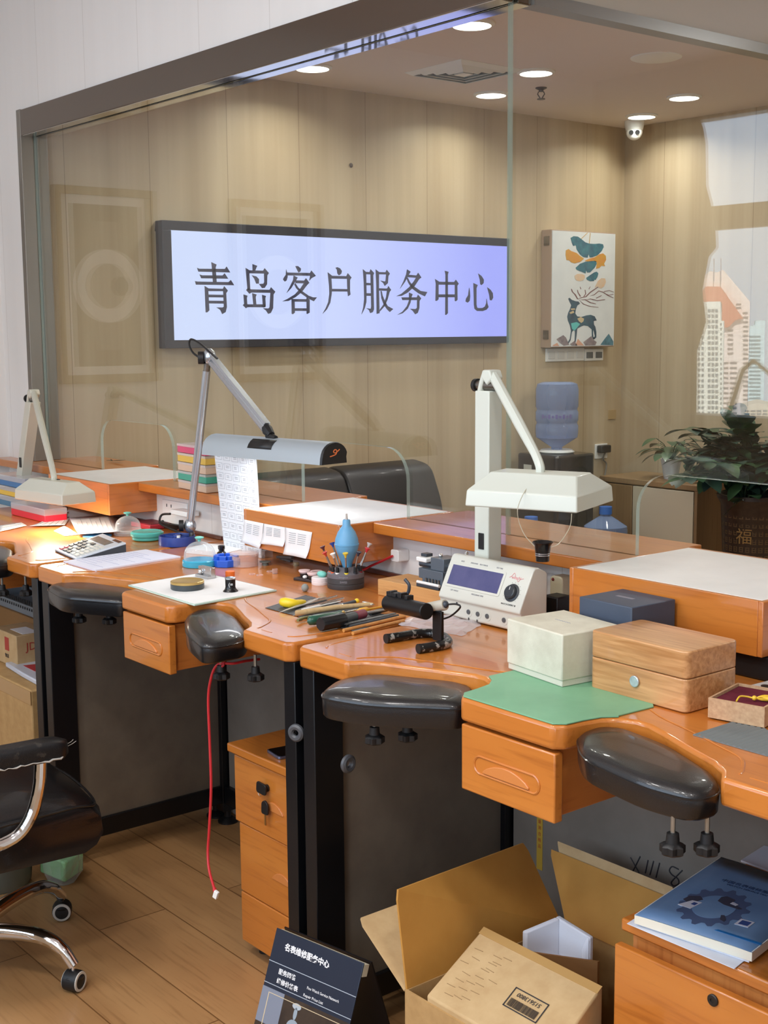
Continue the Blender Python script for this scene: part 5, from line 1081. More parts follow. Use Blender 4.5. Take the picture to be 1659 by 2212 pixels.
q = pz(640, 1222, zd); MB().lathe([(0.009, 0), (0.009, 0.011), (0, 0.012)], q, 18).build('crystal_pot', clear_mat('amber clear', (206, 186, 140), 0.4), label='tiny amber pot right of the grey clip', cat='pot', smooth=40)
# oil cup tray
q = pz(670, 1254, zd); t = T('oil_cup_tray', 'dark tray holding small cups with pale pink lids', 'tray', (q.x, q.y, zd)); DKP = mk('dark brown plastic', (48, 36, 34), rough=0.4)
MB().obox(q+V((0, 0, 0.004)), (0.082, 0.05, 0.008), (0, 0, 0.25)).build('tray', DKP, t, bev=0.002)
for dx, dy, z in ((-0.024, -0.002, 0), (0.008, 0.016, 0), (0.022, -0.006, 0)):
    k = q+V((dx, dy, 0.008)); MB().lathe([(0.0105, 0), (0.0135, 0.006), (0.0135, 0.011), (0, 0.011)], k, 20).build('cup', DKP, t); MB().lathe([(0.0135, 0.0112), (0.0165, 0.0155), (0.0165, 0.019), (0, 0.019)], k, 22).build('cup_lid', mk('pale pink lid', (232, 208, 206), rough=0.4), t)
MB().ball(q+V((-0.002, -0.016, 0.012)), (0.007, 0.007, 0.005)).build('white_cup', WPLAST, t)
q = pz(692, 1262, zd); MB().lathe([(0.0235, 0), (0.0245, 0.002), (0.0245, 0.009), (0.0235, 0.010), (0.0245, 0.011), (0.0245, 0.019), (0.0225, 0.021), (0, 0.021)], q, 32).build('white_case', mk('white pink plastic', (238, 228, 226), rough=0.35), label='round white case left of the screwdriver stand', cat='case', smooth=40)
MB().ball(q+V((0.003, 0.004, 0.029)), (0.018, 0.012, 0.0085), 14, 8).build('putty', MINT, label='lump of mint putty on the round white case', cat='putty', smooth=60)
q = pz(659, 1278, zd); MB().ball(q+V((0, 0, 0.0105)), (0.0105, 0.01, 0.0108), 14, 9).build('putty', mk('grey putty', (142, 146, 140), rough=0.8, bump=0.4, bscale=90), label='small ball of grey putty on the middle bench', cat='putty', smooth=60)
# screwdriver stand
sc = pz(747, 1268, zd); t = T('screwdriver_stand', 'round dark grey stand for screwdrivers on the middle bench', 'tool stand', (sc.x, sc.y, zd)); DG = mk('dark grey rubberised plastic', (62, 60, 60), rough=0.55)
Rs = 0.0505
MB().lathe([(Rs*0.98, 0), (Rs, 0.002), (Rs, 0.013), (Rs*0.985, 0.014), (0, 0.014)], sc, 44).build('base_ring', DG, t)
MB().lathe([(Rs*0.985, 0.0145), (Rs, 0.0155), (Rs, 0.0275), (Rs*0.985, 0.0285), (0, 0.0285)], sc, 44).build('middle_ring', DG, t)
MB().lathe([(Rs*0.985, 0.029), (Rs, 0.030), (Rs, 0.041), (Rs*0.96, 0.043), (0.022, 0.058), (0.018, 0.052), (0, 0.050)], sc, 44).build('top_ring', mk('grey rubberised plastic', (104, 100, 104), rough=0.5), t)
for s, z in (('bergeon', 0.036), ('SWISS', 0.022)):
    d = V((-sc.x, -sc.y, 0)).normalized(); a = math.atan2(d.y, d.x)-0.12; n = V((math.cos(a), math.sin(a), 0)); txt(s, 0.0075, GREYINK, t, sc+n*(Rs+0.0006)+V((0, 0, z)), (-n.y, n.x, 0), (0, 0, 1), 'lettering', 0.0002)
vw = V((-sc.x, -sc.y, 0)).normalized(); rt = V((-vw.y, vw.x, 0))
STM = mk('steel shaft', (168, 160, 152), rough=0.25, metal=0.9)
drivers = [((-0.040, 0.004), (-0.062, 0.0), 0.112, (94, 44, 50), (226, 96, 46), 'maroon'), ((-0.034, 0.02), (-0.056, 0.024), 0.100, (206, 66, 52), (226, 96, 46), 'red'), ((-0.022, 0.032), (-0.034, 0.036), 0.098, (238, 234, 226), (238, 236, 230), 'white'), ((-0.014, 0.002), (-0.036, -0.02), 0.118, (48, 66, 140), (50, 50, 60), 'dark blue'),
           ((0.002, 0.038), (0.0, 0.043), 0.100, (240, 208, 74), (246, 222, 62), 'yellow'), ((0.026, 0.032), (0.036, 0.036), 0.102, (48, 56, 74), (40, 42, 48), 'slate'), ((0.040, 0.014), (0.060, 0.014), 0.108, (204, 50, 60), (120, 36, 42), 'crimson'), ((0.036, 0.0), (0.066, -0.006), 0.118, (206, 200, 196), (60, 60, 64), 'grey')]
for (bx_, bd), (tx, td), ht, hc, rc, nm in drivers:
    p0 = sc+rt*bx_*0.9+vw*bd*0.9+V((0, 0, 0.043)); p1 = sc+rt*tx+vw*td+V((0, 0, ht)); d = (p1-p0).normalized()
    dt = T('screwdriver', nm+' headed precision screwdriver in the round stand', 'screwdriver', p0, 'screwdrivers in the round stand')
    MB().tube([p0+d*0.006, p1-d*0.01], [0.0024, 0.0026], 8).build('shaft', STM, dt)
    MB().lathe([(0.0024, -0.012), (0.0034, -0.006), (0.0075, 0.0), (0.0078, 0.0015), (0.006, 0.002), (0.004, 0.0008), (0, 0.0008)], p1, 16, d).build('head', mk('driver '+nm, hc, rough=0.4), dt)
    e = sc+rt*bx_*1.0+vw*(bd*1.0+0.004)+V((0, 0, 0.043)); MB().cyl(e+V((0, 0, 0.0)), e+V((0, 0, 0.004)), 0.006).build('colour_ring', mk('ring '+nm, rc, rough=0.45), dt); MB().cyl(e+V((0, 0, 0.004)), e+V((0, 0, 0.018)), 0.0045).build('socket_sleeve', RUBBER, dt)
bb = sc+vw*(-0.002)+rt*0.004+V((0, 0, 0.05)); t = T('dust_blower', 'pale blue rubber bulb blower standing in the screwdriver stand', 'blower', bb); BB = mk('pale blue rubber', (104, 166, 206), rough=0.45, coat=0.1)
MB().lathe([(0.012, 0), (0.0125, 0.008), (0.017, 0.022), (0.026, 0.042), (0.0315, 0.058), (0.0328, 0.066), (0.0338, 0.0665), (0.0338, 0.070), (0.0328, 0.0705), (0.031, 0.084), (0.024, 0.102), (0.0155, 0.114), (0.011, 0.120), (0.0105, 0.133), (0.0085, 0.136), (0, 0.136)], bb, 36).build('bulb', BB, t, smooth=50)
MB().lathe([(0.004, 0.135), (0.0032, 0.142), (0.0026, 0.152), (0, 0.152)], bb, 12).build('nozzle', mk('pale nozzle', (196, 186, 176), rough=0.35, metal=0.3), t)
# glass plate with white paper, disc, loupe, vise block
pL, pF, pR, pB = pz(277, 1267, zd), pz(420, 1310, zd), pz(598, 1278, zd), pz(440, 1240, zd)
t = T('glass_plate', 'square glass plate over white paper on the drawer end of the middle bench', 'plate', (pL+pR)/2)
def qd(b, s, z0, z1): c = (pL+pR)/2; return b.hexa([(c.x+(p.x-c.x)*s, c.y+(p.y-c.y)*s, z) for z in (z0, z1) for p in (pL, pF, pR, pB)])
qd(MB(), 1.0, zd+0.0006, zd+0.005).build('glass', mk('pale green glass sheet', (196, 222, 208), rough=0.12, coat=0.5), t, bev=0.0008); qd(MB(), 0.965, zd+0.0051, zd+0.0056).build('paper', WHITE, t)
zp = zd+0.0058
q = pz(405, 1271, zp); t = T('disc_case', 'round dark case with a gold lid on the glass plate', 'case', q)
MB().lathe([(0.044, 0), (0.0455, 0.002), (0.0455, 0.015), (0, 0.015)], q, 40).build('body', mk('charcoal green plastic', (64, 70, 72), rough=0.4), t); MB().lathe([(0.0455, 0.0155), (0.0455, 0.021), (0.043, 0.0225), (0.041, 0.0215), (0, 0.0215)], q, 40).build('lid', mk('brass gold lid', (196, 164, 98), rough=0.35, metal=0.5), t)
q = pz(498, 1277, zp); t = T('eye_loupe', 'small black eye loupe standing on the glass plate', 'loupe', q)
MB().lathe([(0.0205, 0), (0.0195, 0.002), (0.015, 0.007), (0.0135, 0.012), (0.0138, 0.034), (0.012, 0.035), (0.011, 0.008), (0, 0.008)], q, 30).build('barrel', mk('black loupe plastic', (16, 16, 18)), t); MB().lathe([(0.0144, 0.0335), (0.0148, 0.037), (0.012, 0.038), (0.0115, 0.035)], q, 30).build('rim', SILVER, t)
a0 = math.atan2(vw.y, vw.x); n = vw; txt('(=', 0.014, WPLAST, t, q+n*0.0142+rt*0.002+V((0, 0, 0.02)), rt, (0, 0, 1), 'lettering', 0.0002)
q = pz(443, 1247, zp); t = T('bench_block', 'small bright aluminium block with a ball at the back of the glass plate', 'block', q); ALU = mk('bright aluminium', (196, 196, 196), rough=0.25, metal=0.85)
MB().obox(q+V((0, 0.002, 0.004)), (0.062, 0.03, 0.008), (0, 0, 0.05)).build('base', ALU, t, bev=0.001); MB().obox(q+V((0, 0.006, 0.017)), (0.062, 0.015, 0.026), (0, 0, 0.05)).build('wall', ALU, t, bev=0.001); MB().ball(q+V((-0.014, -0.005, 0.016)), 0.0085).build('ball', CHROME, t)
# ribbed tool mat and the tools
mL, mF, mR = pz(573, 1314, zd), pz(768, 1366, zd), pz(852, 1334, zd); mB = mL+mR-mF
b = MB(); n = 30; u_ = (mR-mF); rows0 = []
for i in range(n*2+1):
    s = i/(n*2); z = zd+0.0012+0.0011*(i % 2); rows0.append([mL.lerp(mF, s)+V((0, 0, z-zd)), mB.lerp(mR, s)+V((0, 0, z-zd))])
b.grid(rows0); b.build('ribbed_mat', mk('charcoal ribbed rubber', (74, 76, 78), rough=0.6), label='charcoal ribbed rubber mat under the loose tools of the middle bench', cat='mat', smooth=0, solid=0.0008)
zt_ = zd+0.003
def P2(x, y, h=0.006): return pz(x, y, zt_+h)
def rod(name, label, cat, pts, mat, n=10, flat=1.0, group='tools on the ribbed mat'):
    """one-piece tool: list of (x, y, lift, radius)"""
    return MB().tube([P2(x, y, h) for x, y, h, r in pts], [r for x, y, h, r in pts], n, flat=flat).build(name, mat, label=label, cat=cat, group=group, smooth=50)
YEL = mk('yellow handle', (240, 206, 40), rough=0.35)
t = T('screwdriver', 'screwdriver with a fat yellow pear shaped handle on the ribbed mat', 'screwdriver', P2(630, 1305, 0), 'tools on the ribbed mat')
MB().tube([P2(x, y, h) for x, y, h in ((603, 1300, 0.012), (607, 1300, 0.012), (615, 1301, 0.012), (627, 1303, 0.011), (640, 1303, 0.010), (652, 1301, 0.009), (658, 1300, 0.008))], [0.003, 0.0095, 0.0125, 0.0125, 0.009, 0.0075, 0.005], 14).build('handle', YEL, t, smooth=60)
MB().tube([P2(657, 1300, 0.008), P2(705, 1291, 0.005)], 0.002).build('shaft', STM, t)
def tweezer(label, a, b_, open_=0.006, mat=STM):
    t = T('tweezers', label, 'tweezers', P2(*a, 0), 'tools on the ribbed mat'); p0, p1 = P2(*a, 0.007), P2(*b_, 0.005); d = (p1-p0).normalized(); s = V((-d.y, d.x, 0))
    for k in (-1, 1): MB().tube([p0, p0.lerp(p1, 0.3)+s*open_*k, p0.lerp(p1, 0.6)+s*open_*0.7*k, p1], [0.0032, 0.0035, 0.003, 0.0008], 6, flat=0.5).build('arm', mat, t)
PALE = mk('pale steel', (196, 192, 186), rough=0.3, metal=0.7)
tweezer('pale steel tweezers lying longest across the ribbed mat, tip at the left', (690, 1292), (603, 1323), 0.004, PALE)
tweezer('steel tweezers in the middle of the ribbed mat behind the wooden stick', (742, 1292), (640, 1318), 0.005)
tweezer('steel tweezers at the back of the ribbed mat near the screwdriver stand', (728, 1287), (650, 1308), 0.004)
tweezer('pale tweezers lying just behind the wooden stick on the mat', (744, 1303), (632, 1330), 0.005, PALE)
rod('file', 'thin white handled file on the ribbed mat behind the wooden stick', 'file', [(652, 1318, 0.006, 0.003), (690, 1309, 0.006, 0.004), (695, 1308, 0.006, 0.002), (735, 1299, 0.005, 0.0018)], WPLAST)
rod('file', 'thin steel file on the ribbed mat crossing under the tweezers', 'file', [(660, 1311, 0.003, 0.002), (740, 1298, 0.003, 0.002)], STM)
t = T('pin_vise', 'dark pin vise with a yellow ball end on the ribbed mat', 'pin vise', P2(755, 1303, 0), 'tools on the ribbed mat')
MB().tube([P2(742, 1307, 0.007), P2(766, 1300, 0.007)], 0.0055).build('body', DMET, t); MB().tube([P2(715, 1313, 0.006), P2(742, 1307, 0.007)], 0.0035).build('collet', PALE, t); MB().ball(P2(771, 1298, 0.008), 0.0065).build('ball_end', YEL, t)
rod('pegwood_stick', 'thick pale wooden stick across the middle of the ribbed mat', 'stick', [(638, 1325, 0.010, 0.0068), (640, 1325, 0.010, 0.0072), (720, 1313, 0.010, 0.0066), (795, 1306, 0.010, 0.0058), (806, 1306, 0.010, 0.0045)], wood('pegwood', (206, 176, 128), (188, 156, 108), (164, 130, 86), 'x', rough=0.6, band=20), 14)
rod('scraper', 'flat pale steel scraper at the right end of the ribbed mat', 'scraper', [(785, 1300, 0.012, 0.005), (795, 1302, 0.012, 0.006), (806, 1306, 0.012, 0.005)], PALE, 6, 0.3)
t = T('screwdriver', 'screwdriver with a dark green handle and brass end on the ribbed mat', 'screwdriver', P2(695, 1337, 0), 'tools on the ribbed mat'); GRN = mk('dark green handle', (34, 84, 66), rough=0.3, coat=0.2)
MB().tube([P2(x, y, h) for x, y, h in ((664, 1341, 0.012), (668, 1341, 0.012), (680, 1339, 0.012), (700, 1334, 0.012), (725, 1329, 0.011), (735, 1325, 0.011))], [0.005, 0.0105, 0.0122, 0.011, 0.0085, 0.008], 14).build('handle', GRN, t, smooth=60)
MB().tube([P2(734, 1326, 0.011), P2(742, 1324, 0.011)], 0.0065).build('ferrule', mk('brass', (190, 158, 96), rough=0.3, metal=0.8), t); MB().tube([P2(742, 1324, 0.011), P2(790, 1314, 0.008)], 0.0028).build('shaft', STM, t)
rod('graver', 'short green graver with a brass tip beside the green handled screwdriver', 'graver', [(643, 1340, 0.006, 0.0035), (650, 1337, 0.006, 0.0052), (655, 1335, 0.006, 0.0035), (672, 1332, 0.006, 0.0035)], mk('olive brass', (120, 118, 70), rough=0.35, metal=0.5))
t = T('screwdriver', 'screwdriver with a thick black ridged handle and maroon collar, nearest on the ribbed mat', 'screwdriver', P2(720, 1340, 0), 'tools on the ribbed mat'); BH = mk('black handle', (22, 24, 26), rough=0.35)
p0, p1 = P2(692, 1349, 0.0155), P2(742, 1338, 0.0155); d = (p1-p0).normalized(); uu, ww = frame(d)
def star2(p, r): return [p+(uu*math.cos(a)+ww*math.sin(a))*(r*(1+0.035*math.cos(10*a))) for a in [2*pi*i/40 for i in range(40)]]
MB().loft([star2(p0, 0.0145), star2(p0+d*0.002, 0.0158), star2(p1, 0.0158), star2(p1+d*0.002, 0.013)]).build('handle', BH, t, smooth=40)
p2, p3, p4 = P2(766, 1331, 0.0155), P2(788, 1325, 0.0155), P2(838, 1316, 0.0135)
MB().tube([p1, p2], [0.0125, 0.0115], 16).build('handle_neck', mk('dark grey handle', (56, 60, 62), rough=0.4), t); MB().tube([p2, p2.lerp(p3, 0.1), p2.lerp(p3, 0.9), p3], [0.009, 0.0115, 0.0115, 0.009], 16).build('collar', mk('maroon collar', (122, 44, 58), rough=0.4), t); MB().tube([p3, p4], [0.0045, 0.003]).build('shaft', STM, t)
rod('screwdriver', 'small screwdriver with an orange yellow handle behind the maroon collar', 'screwdriver', [(772, 1322, 0.008, 0.005), (778, 1320, 0.008, 0.0075), (792, 1317, 0.008, 0.0075), (796, 1316, 0.008, 0.003), (830, 1310, 0.006, 0.0022)], mk('orange yellow handle', (238, 176, 48), rough=0.4))
rod('needle_file', 'black handled needle file with a white band at the right end of the mat', 'file', [(800, 1326, 0.007, 0.005), (815, 1321, 0.007, 0.006), (838, 1315, 0.007, 0.006), (850, 1311, 0.007, 0.004)], BH)
rod('flat_file', 'flat grey steel file lying on the front edge of the ribbed mat', 'file', [(743, 1348, 0.008, 0.007), (800, 1336, 0.008, 0.007), (853, 1325, 0.007, 0.006)], mk('grey file steel', (112, 114, 116), rough=0.35, metal=0.8), 8, 0.35)
rod('needle_file', 'thin dark needle file in front of the flat grey file', 'file', [(756, 1353, 0.005, 0.0035), (830, 1336, 0.005, 0.0035), (860, 1329, 0.004, 0.003)], DMET)
STK = wood('amber stick', (206, 146, 76), (188, 124, 58), (160, 100, 44), 'x', rough=0.4, band=16)
def onD(x, y, h): return pz(x, y, zd+h)
for pts, lab in (([(742, 1362), (812, 1346), (874, 1331)], 'amber wooden stick on the bench edge in front of the files, farther of the pair'), ([(762, 1368), (825, 1352), (872, 1341)], 'amber wooden stick on the bench edge, nearer of the pair')):
    MB().tube([onD(x, y, 0.0045) for x, y in pts], 0.0044, 10).build('pegwood_stick', STK, label=lab, cat='stick', group='amber sticks')
# stack of coloured parts boxes on the ledge
base = pz(380, 1060, LZ); cols = [('beige', (206, 182, 158)), ('teal', (64, 160, 138)), ('beige', (214, 190, 166)), ('yellow', (214, 180, 82)), ('pink', (206, 78, 116))]
z = LZ+0.001; ang = -0.06
for i, (nm, col) in enumerate(cols):
    h = 0.031; t = T('parts_box', ['beige parts box at the bottom of the coloured stack on the ledge', 'teal parts box, second from the bottom of the stack on the ledge', 'beige parts box in the middle of the coloured stack on the ledge', 'yellow parts box, second from the top of the stack on the ledge', 'pink parts box on top of the coloured stack on the ledge'][i], 'box', (-3.80, 2.315, z), 'coloured parts boxes on the ledge', rz=ang, local=True)
    MB().box(-0.1, 0.1, -0.048, 0.048, 0, h-0.004).build('tray', mk('plastic '+nm, col, rough=0.4), t, bev=0.002); MB().box(-0.101, 0.101, -0.049, 0.049, h-0.0095, h-0.001).build('lid', clear_mat('clear lid film', (232, 226, 222), 0.35, 0.15), t, bev=0.001)
    z += h
# white board of printed labels leaning on the ledge
sb = T('label_board', 'white board of small printed labels leaning on the ledge behind the silver lamp', 'board', (-3.47, 2.235, ZD))
tl, tr, br_, bl_ = py(462, 972, 2.247), py(552, 987, 2.247), py(564, 1192, 2.215), py(483, 1173, 2.215)
bl_ = bl_+(bl_-tl)*((bl_.z-ZD-0.0005)/(tl.z-bl_.z)); br_ = br_+(br_-tr)*((br_.z-ZD-0.0005)/(tr.z-br_.z))
nb = (tr-tl).cross(bl_-tl).normalized()
if nb.y > 0: nb = -nb
MB().hexa([p-nb*k for k in (0.004, 0.0) for p in (bl_, br_, tr, tl)]).build('board', mk('white board face', (216, 219, 222), rough=0.6), sb, bev=0.0005)
b = MB(); g = MB()
for i in range(5):
    for j in range(10):
        o = tl+(tr-tl)*((i+0.5)/5)*1.0; lo = bl_+(br_-bl_)*((i+0.5)/5); p = o.lerp(lo, (j+0.55)/10.2); uu = (br_-bl_).normalized(); vv = (tl-bl_).normalized()
        a, h = 0.0185, 0.0105
        for e0, e1 in (((-a, -h), (a, -h)), ((a, -h), (a, h)), ((a, h), (-a, h)), ((-a, h), (-a, -h))): b.tube([p+uu*e0[0]+vv*e0[1]+nb*0.0003, p+uu*e1[0]+vv*e1[1]+nb*0.0003], 0.0004, 4)
        for r_ in (-0.002, 0.003): g.tube([p-uu*0.008+vv*r_+nb*0.0003, p+uu*(0.006 if (i+j) % 2 else 0.009)+vv*r_+nb*0.0003], 0.0006, 4)
b.build('label_outlines', mk('pale grey line', (150, 150, 156), rough=0.7), sb, smooth=0); g.build('label_print', mk('mid grey print', (120, 120, 128), rough=0.7), sb, smooth=0)
# notes taped on the middle service box
for (cs, lab) in (([(88, 230), (225, 258), (207, 428), (75, 385)], 'left of the three paper notes taped on the middle service box'), ([(222, 258), (370, 285), (371, 416), (208, 396)], 'middle of the three paper notes taped on the middle service box'), ([(372, 285), (557, 318), (528, 498), (368, 468)], 'right and largest of the three paper notes on the middle service box')):
    c_ = [py(500+x*0.3134, 1050+y*0.3134, 2.1385) for x, y in cs]; t = T('paper_note', lab, 'note', (c_[0]+c_[2])/2, 'paper notes on the middle service box')
    b = MB(); n = 8; b.grid([[c_[0].lerp(c_[1], s/n).lerp(c_[3].lerp(c_[2], s/n), r/n)+V((0, -0.0004-0.010*max(0, r/n-0.55)**2*4*(0.4+abs(s/n-0.4)), 0)) for s in range(n+1)] for r in range(n+1)]); b.build('sheet', WHITE, t, solid=0.0003, smooth=60)
    b = MB()
    for k in range(6):
        for s0, s1 in ((0.16, 0.42), (0.5, 0.8)): b.tube([c_[0].lerp(c_[1], s).lerp(c_[3].lerp(c_[2], s), 0.16+k*0.075)+V((0, -0.0012, 0)) for s in (s0, s1)], 0.0006, 4)
    b.build('writing', GREYINK, t)
# sheets of paper at the left of the middle bench
c_ = [pz(137, 1215, zd), pz(207, 1235, zd), pz(390, 1205, zd), pz(315, 1190, zd)]; t = T('paper_stack', 'stack of white printed sheets at the left end of the middle bench', 'papers', (c_[0]+c_[2])/2)
MB().hexa([p+V((0, 0, k)) for k in (0.0004, 0.005) for p in c_]).build('sheets', mk('bluish white paper', (224, 226, 240), rough=0.7), t)
b = MB()
for k in range(12):
    s = 0.12+k*0.062; b.tube([c_[0].lerp(c_[1], r).lerp(c_[3].lerp(c_[2], r), s)+V((0, 0, 0.0052)) for r in (0.1, 0.55 if k % 3 else 0.9)], 0.0007, 4)
b.build('printed_lines', mk('pale violet print', (176, 178, 200), rough=0.7), t)
# charger, coil of black cable
q = py(385, 1105, 2.30); t = T('charger', 'white charger block with a black cable in the far wall socket', 'charger', (q.x, 2.3, q.z)); w0, w1 = py(368, 1100, 2.27), py(403, 1118, 2.27)
MB().box(w0.x, w1.x, 2.27, 2.3215, w1.z, w0.z).build('block', WPLAST, t, bev=0.003)
MB().tube(bez([py(368, 1110, 2.28), py(350, 1112, 2.27), py(345, 1125, 2.26), py(352, 1135, 2.25), V((-3.80, 2.25, zd+0.006)), V((-3.74, 2.22, zd+0.006))], 6), 0.004, 8).build('cable', RUBBER, t)
b = MB(); cc = pz(372, 1142, zd)
for k in range(5): b.tube([cc+V(((0.06+0.004*k)*math.cos(a)+0.004*k, (0.022+0.002*k)*math.sin(a), 0.006+0.004*k)) for a in [2*pi*i/30 for i in range(30)]], 0.0035, 6, closed=True)
b.build('coiled_cable', RUBBER, label='coil of black cable behind the blue parts tray', cat='cable')
# ================================================================ things on the farthest bench
ZC = ZD
c_ = [pz(118, 1186, ZC+0.008), pz(163, 1206, ZC+0.008), pz(272, 1172, ZC+0.035), pz(222, 1152, ZC+0.035)]
t = T('calculator', 'white and black desk calculator at the right end of the farthest bench', 'calculator', V(((c_[0]+c_[2])/2).to_2d().to_3d()+V((0, 0, ZC))))
def cp(a, d, h=0.0):           # a across, d from the near edge to the display end
    n = (c_[1]-c_[0]).cross(c_[3]-c_[0]).normalized(); return c_[0].lerp(c_[1], a).lerp(c_[3].lerp(c_[2], a), d)+n*h
def slab(a0, a1, d0, d1, h0, h1): return MB().hexa([cp(a, d, h) for h in (h0, h1) for a, d in ((a0, d0), (a1, d0), (a1, d1), (a0, d1))])
b = MB(); b.hexa([V((p.x, p.y, ZC+0.001)) for p in c_]+[p-V((0, 0, 0.006)) for p in c_]); b.build('base', mk('charcoal plastic', (52, 54, 58), rough=0.4), t, bev=0.003)
slab(0, 1, 0, 1, -0.006, 0.0).build('top_plate', mk('pale silver plate', (206, 212, 218), rough=0.35), t, bev=0.002)
slab(0.1, 0.78, 0.67, 0.86, 0, 0.001).build('display', mk('grey green display', (104, 112, 108), rough=0.2), t); slab(0.62, 0.9, 0.9, 0.97, 0, 0.0012).build('solar_cell', mk('dark solar cell', (44, 40, 44), rough=0.2), t)
KW, KB_, KR = mk('key ivory', (214, 212, 202), rough=0.5), mk('key black', (36, 36, 40), rough=0.5), mk('key red', (196, 44, 70), rough=0.5)
for i in range(5):
    for j in range(6):
        a0, d0 = 0.07+i*0.18, 0.06+j*0.095
        m_ = KR if (j < 2 and i == 0) else (KB_ if i < 3 and (i+j) % 3 else (KB_ if i == 0 else KW))
        slab(a0, a0+0.13, d0, d0+0.065, 0, 0.0035).build('key', m_, t)
def sheet(name, label, corners, cat='paper', mat=None, lines=6, lift=0.002, curl=0.0, group=None, th=0.0006):
    c = [V(p) for p in corners]; t = T(name, label, cat, (c[0]+c[2])/2, group); n = 6
    b = MB(); b.grid([[c[0].lerp(c[1], s/n).lerp(c[3].lerp(c[2], s/n), r/n)+V((0, 0, lift+curl*(abs(s/n-0.5)*2)**2)) for s in range(n+1)] for r in range(n+1)]); b.build('sheet', mat or WHITE, t, solid=th, smooth=60)
    if lines:
        b = MB()
        for k in range(lines):
            r = 0.12+0.76*k/max(1, lines-1); b.tube([c[0].lerp(c[1], s).lerp(c[3].lerp(c[2], s), r)+V((0, 0, lift+th+0.0003+curl*(abs(s-0.5)*2)**2)) for s in (0.1, 0.35, 0.6, 0.88 if k % 2 else 0.7)], 0.0007, 4)
        b.build('printed_lines', GREYINK, t)
    return t
sheet('receipt', 'grey printed receipt lying above the calculator on the farthest bench', [pz(170, 1158, ZC+0.004), pz(150, 1122, ZC+0.004), pz(243, 1114, ZC+0.014), pz(258, 1152, ZC+0.014)], 'receipt', mk('grey receipt paper', (206, 206, 208), rough=0.7), 8, 0.002, 0.004)
sheet('paper_note', 'bright white slip under the edge of the grey receipt', [pz(116, 1148, ZC), pz(140, 1136, ZC), pz(170, 1156, ZC), pz(140, 1159, ZC)], 'paper', None, 0, 0.002)
sheet('paper_note', 'bright white papers left of the grey receipt under the ivory lamp', [pz(64, 1140, ZC), pz(100, 1125, ZC), pz(150, 1120, ZC), pz(140, 1138, ZC)], 'paper', None, 5, 0.003, 0.004)
sheet('paper_note', 'white slip with handwriting at the left edge of the farthest bench', [pz(0, 1150, ZC), pz(58, 1137, ZC), pz(46, 1130, ZC), pz(0, 1137, ZC)], 'paper', None, 3, 0.003)
q = pz(210, 1158, ZC); MB().cyl(q+V((0, 0, 0.0006)), q+V((0, 0, 0.003)), 0.05, n=30).build('round_card', mk('sky blue card', (84, 160, 206), rough=0.5), label='round sky blue card peeping out behind the calculator', cat='card')
def tray(label, x, y, w, d, h, col, lid=True, z0=ZC, group=None, name='parts_case', loc=None):
    q = loc or pz(x, y, z0); t = T(name, label, 'case', (q.x+w/2, q.y+d/2, z0), group)
    MB().box(q.x, q.x+w, q.y, q.y+d, z0+0.0005, z0+h*0.62).build('tray', mk('case '+str(col), col, rough=0.35), t, bev=0.003)
    if lid: MB().box(q.x-0.001, q.x+w+0.001, q.y-0.001, q.y+d+0.001, z0+h*0.5, z0+h).build('lid', clear_mat('clear case lid', (228, 226, 226), 0.3, 0.12), t, bev=0.003)
    return q
q = pz(97, 1130, ZC); tray('red parts case with a clear lid at the left end of the farthest bench', 0, 0, 0.3, 0.09, 0.05, (226, 44, 62), loc=V((q.x-0.3, q.y, ZC)))
y__ = q.y+0.094; x_ = py(56, 1080, y__).x-0.3; hz = (py(56, 1036, y__).z-ZC)/0.103
for i, (h, col, lab) in enumerate(((0.035, (70, 120, 150), 'teal blue parts case at the bottom of the pile beside the ivory lamp'), (0.032, (236, 192, 60), 'yellow parts case in the middle of the pile beside the ivory lamp'), (0.036, (58, 116, 170), 'blue parts case on top of the pile beside the ivory lamp'))):
    tray(lab, 0, 0, 0.3, 0.09, h*hz, col, True, ZC+[0, 0.0355, 0.068][i]*hz, 'parts cases in the pile beside the ivory lamp', loc=V((x_, y__, 0)))
q = pz(135, 1107, ZC); t = T('metal_weight', 'bright steel round weight standing under the ivory lamp', 'weight', q); MB().lathe([(0.024, 0), (0.025, 0.004), (0.021, 0.007), (0.021, 0.024), (0.024, 0.027), (0, 0.027)], q, 28).build('body', CHROME, t)
q = pz(322, 1140, ZC); t = T('parts_case', 'flat red tray behind the clear dome and the turquoise dish', 'tray', (q.x, q.y, ZC)); MB().box(q.x-0.08, q.x+0.06, q.y-0.03, q.y+0.06, ZC+0.0005, ZC+0.018).build('tray', mk('dull red tray', (176, 50, 62), rough=0.45), t, bev=0.003); MB().box(q.x-0.07, q.x+0.05, q.y-0.02, q.y+0.05, ZC+0.018, ZC+0.0195).build('inset', mk('dark red inset', (110, 40, 48), rough=0.5), t)
# sprig lying on the back of the far service box
q = py(243, 1004, 2.545); t = T('leaf_sprig', 'small dark leaf sprig at the back of the farthest service box', 'leaf', V((q.x, 2.545, 1.1245))); p0 = V((q.x, 2.545, 1.127))
for e, L, w_ in ((py(271, 996, 2.56), 0.08, 0.013), (py(234, 995, 2.53), 0.025, 0.01)):
    b = MB(); leaf(b, p0, e-p0, max(L, (e-p0).length), w_, droop=-0.05); b.build('leaf_blade', GREEN2, t, smooth=60, solid=0.0008)
MB().tube([p0, p0+V((-0.012, 0.0, 0.004))], 0.002, 6).build('stem', GREEN2, t)
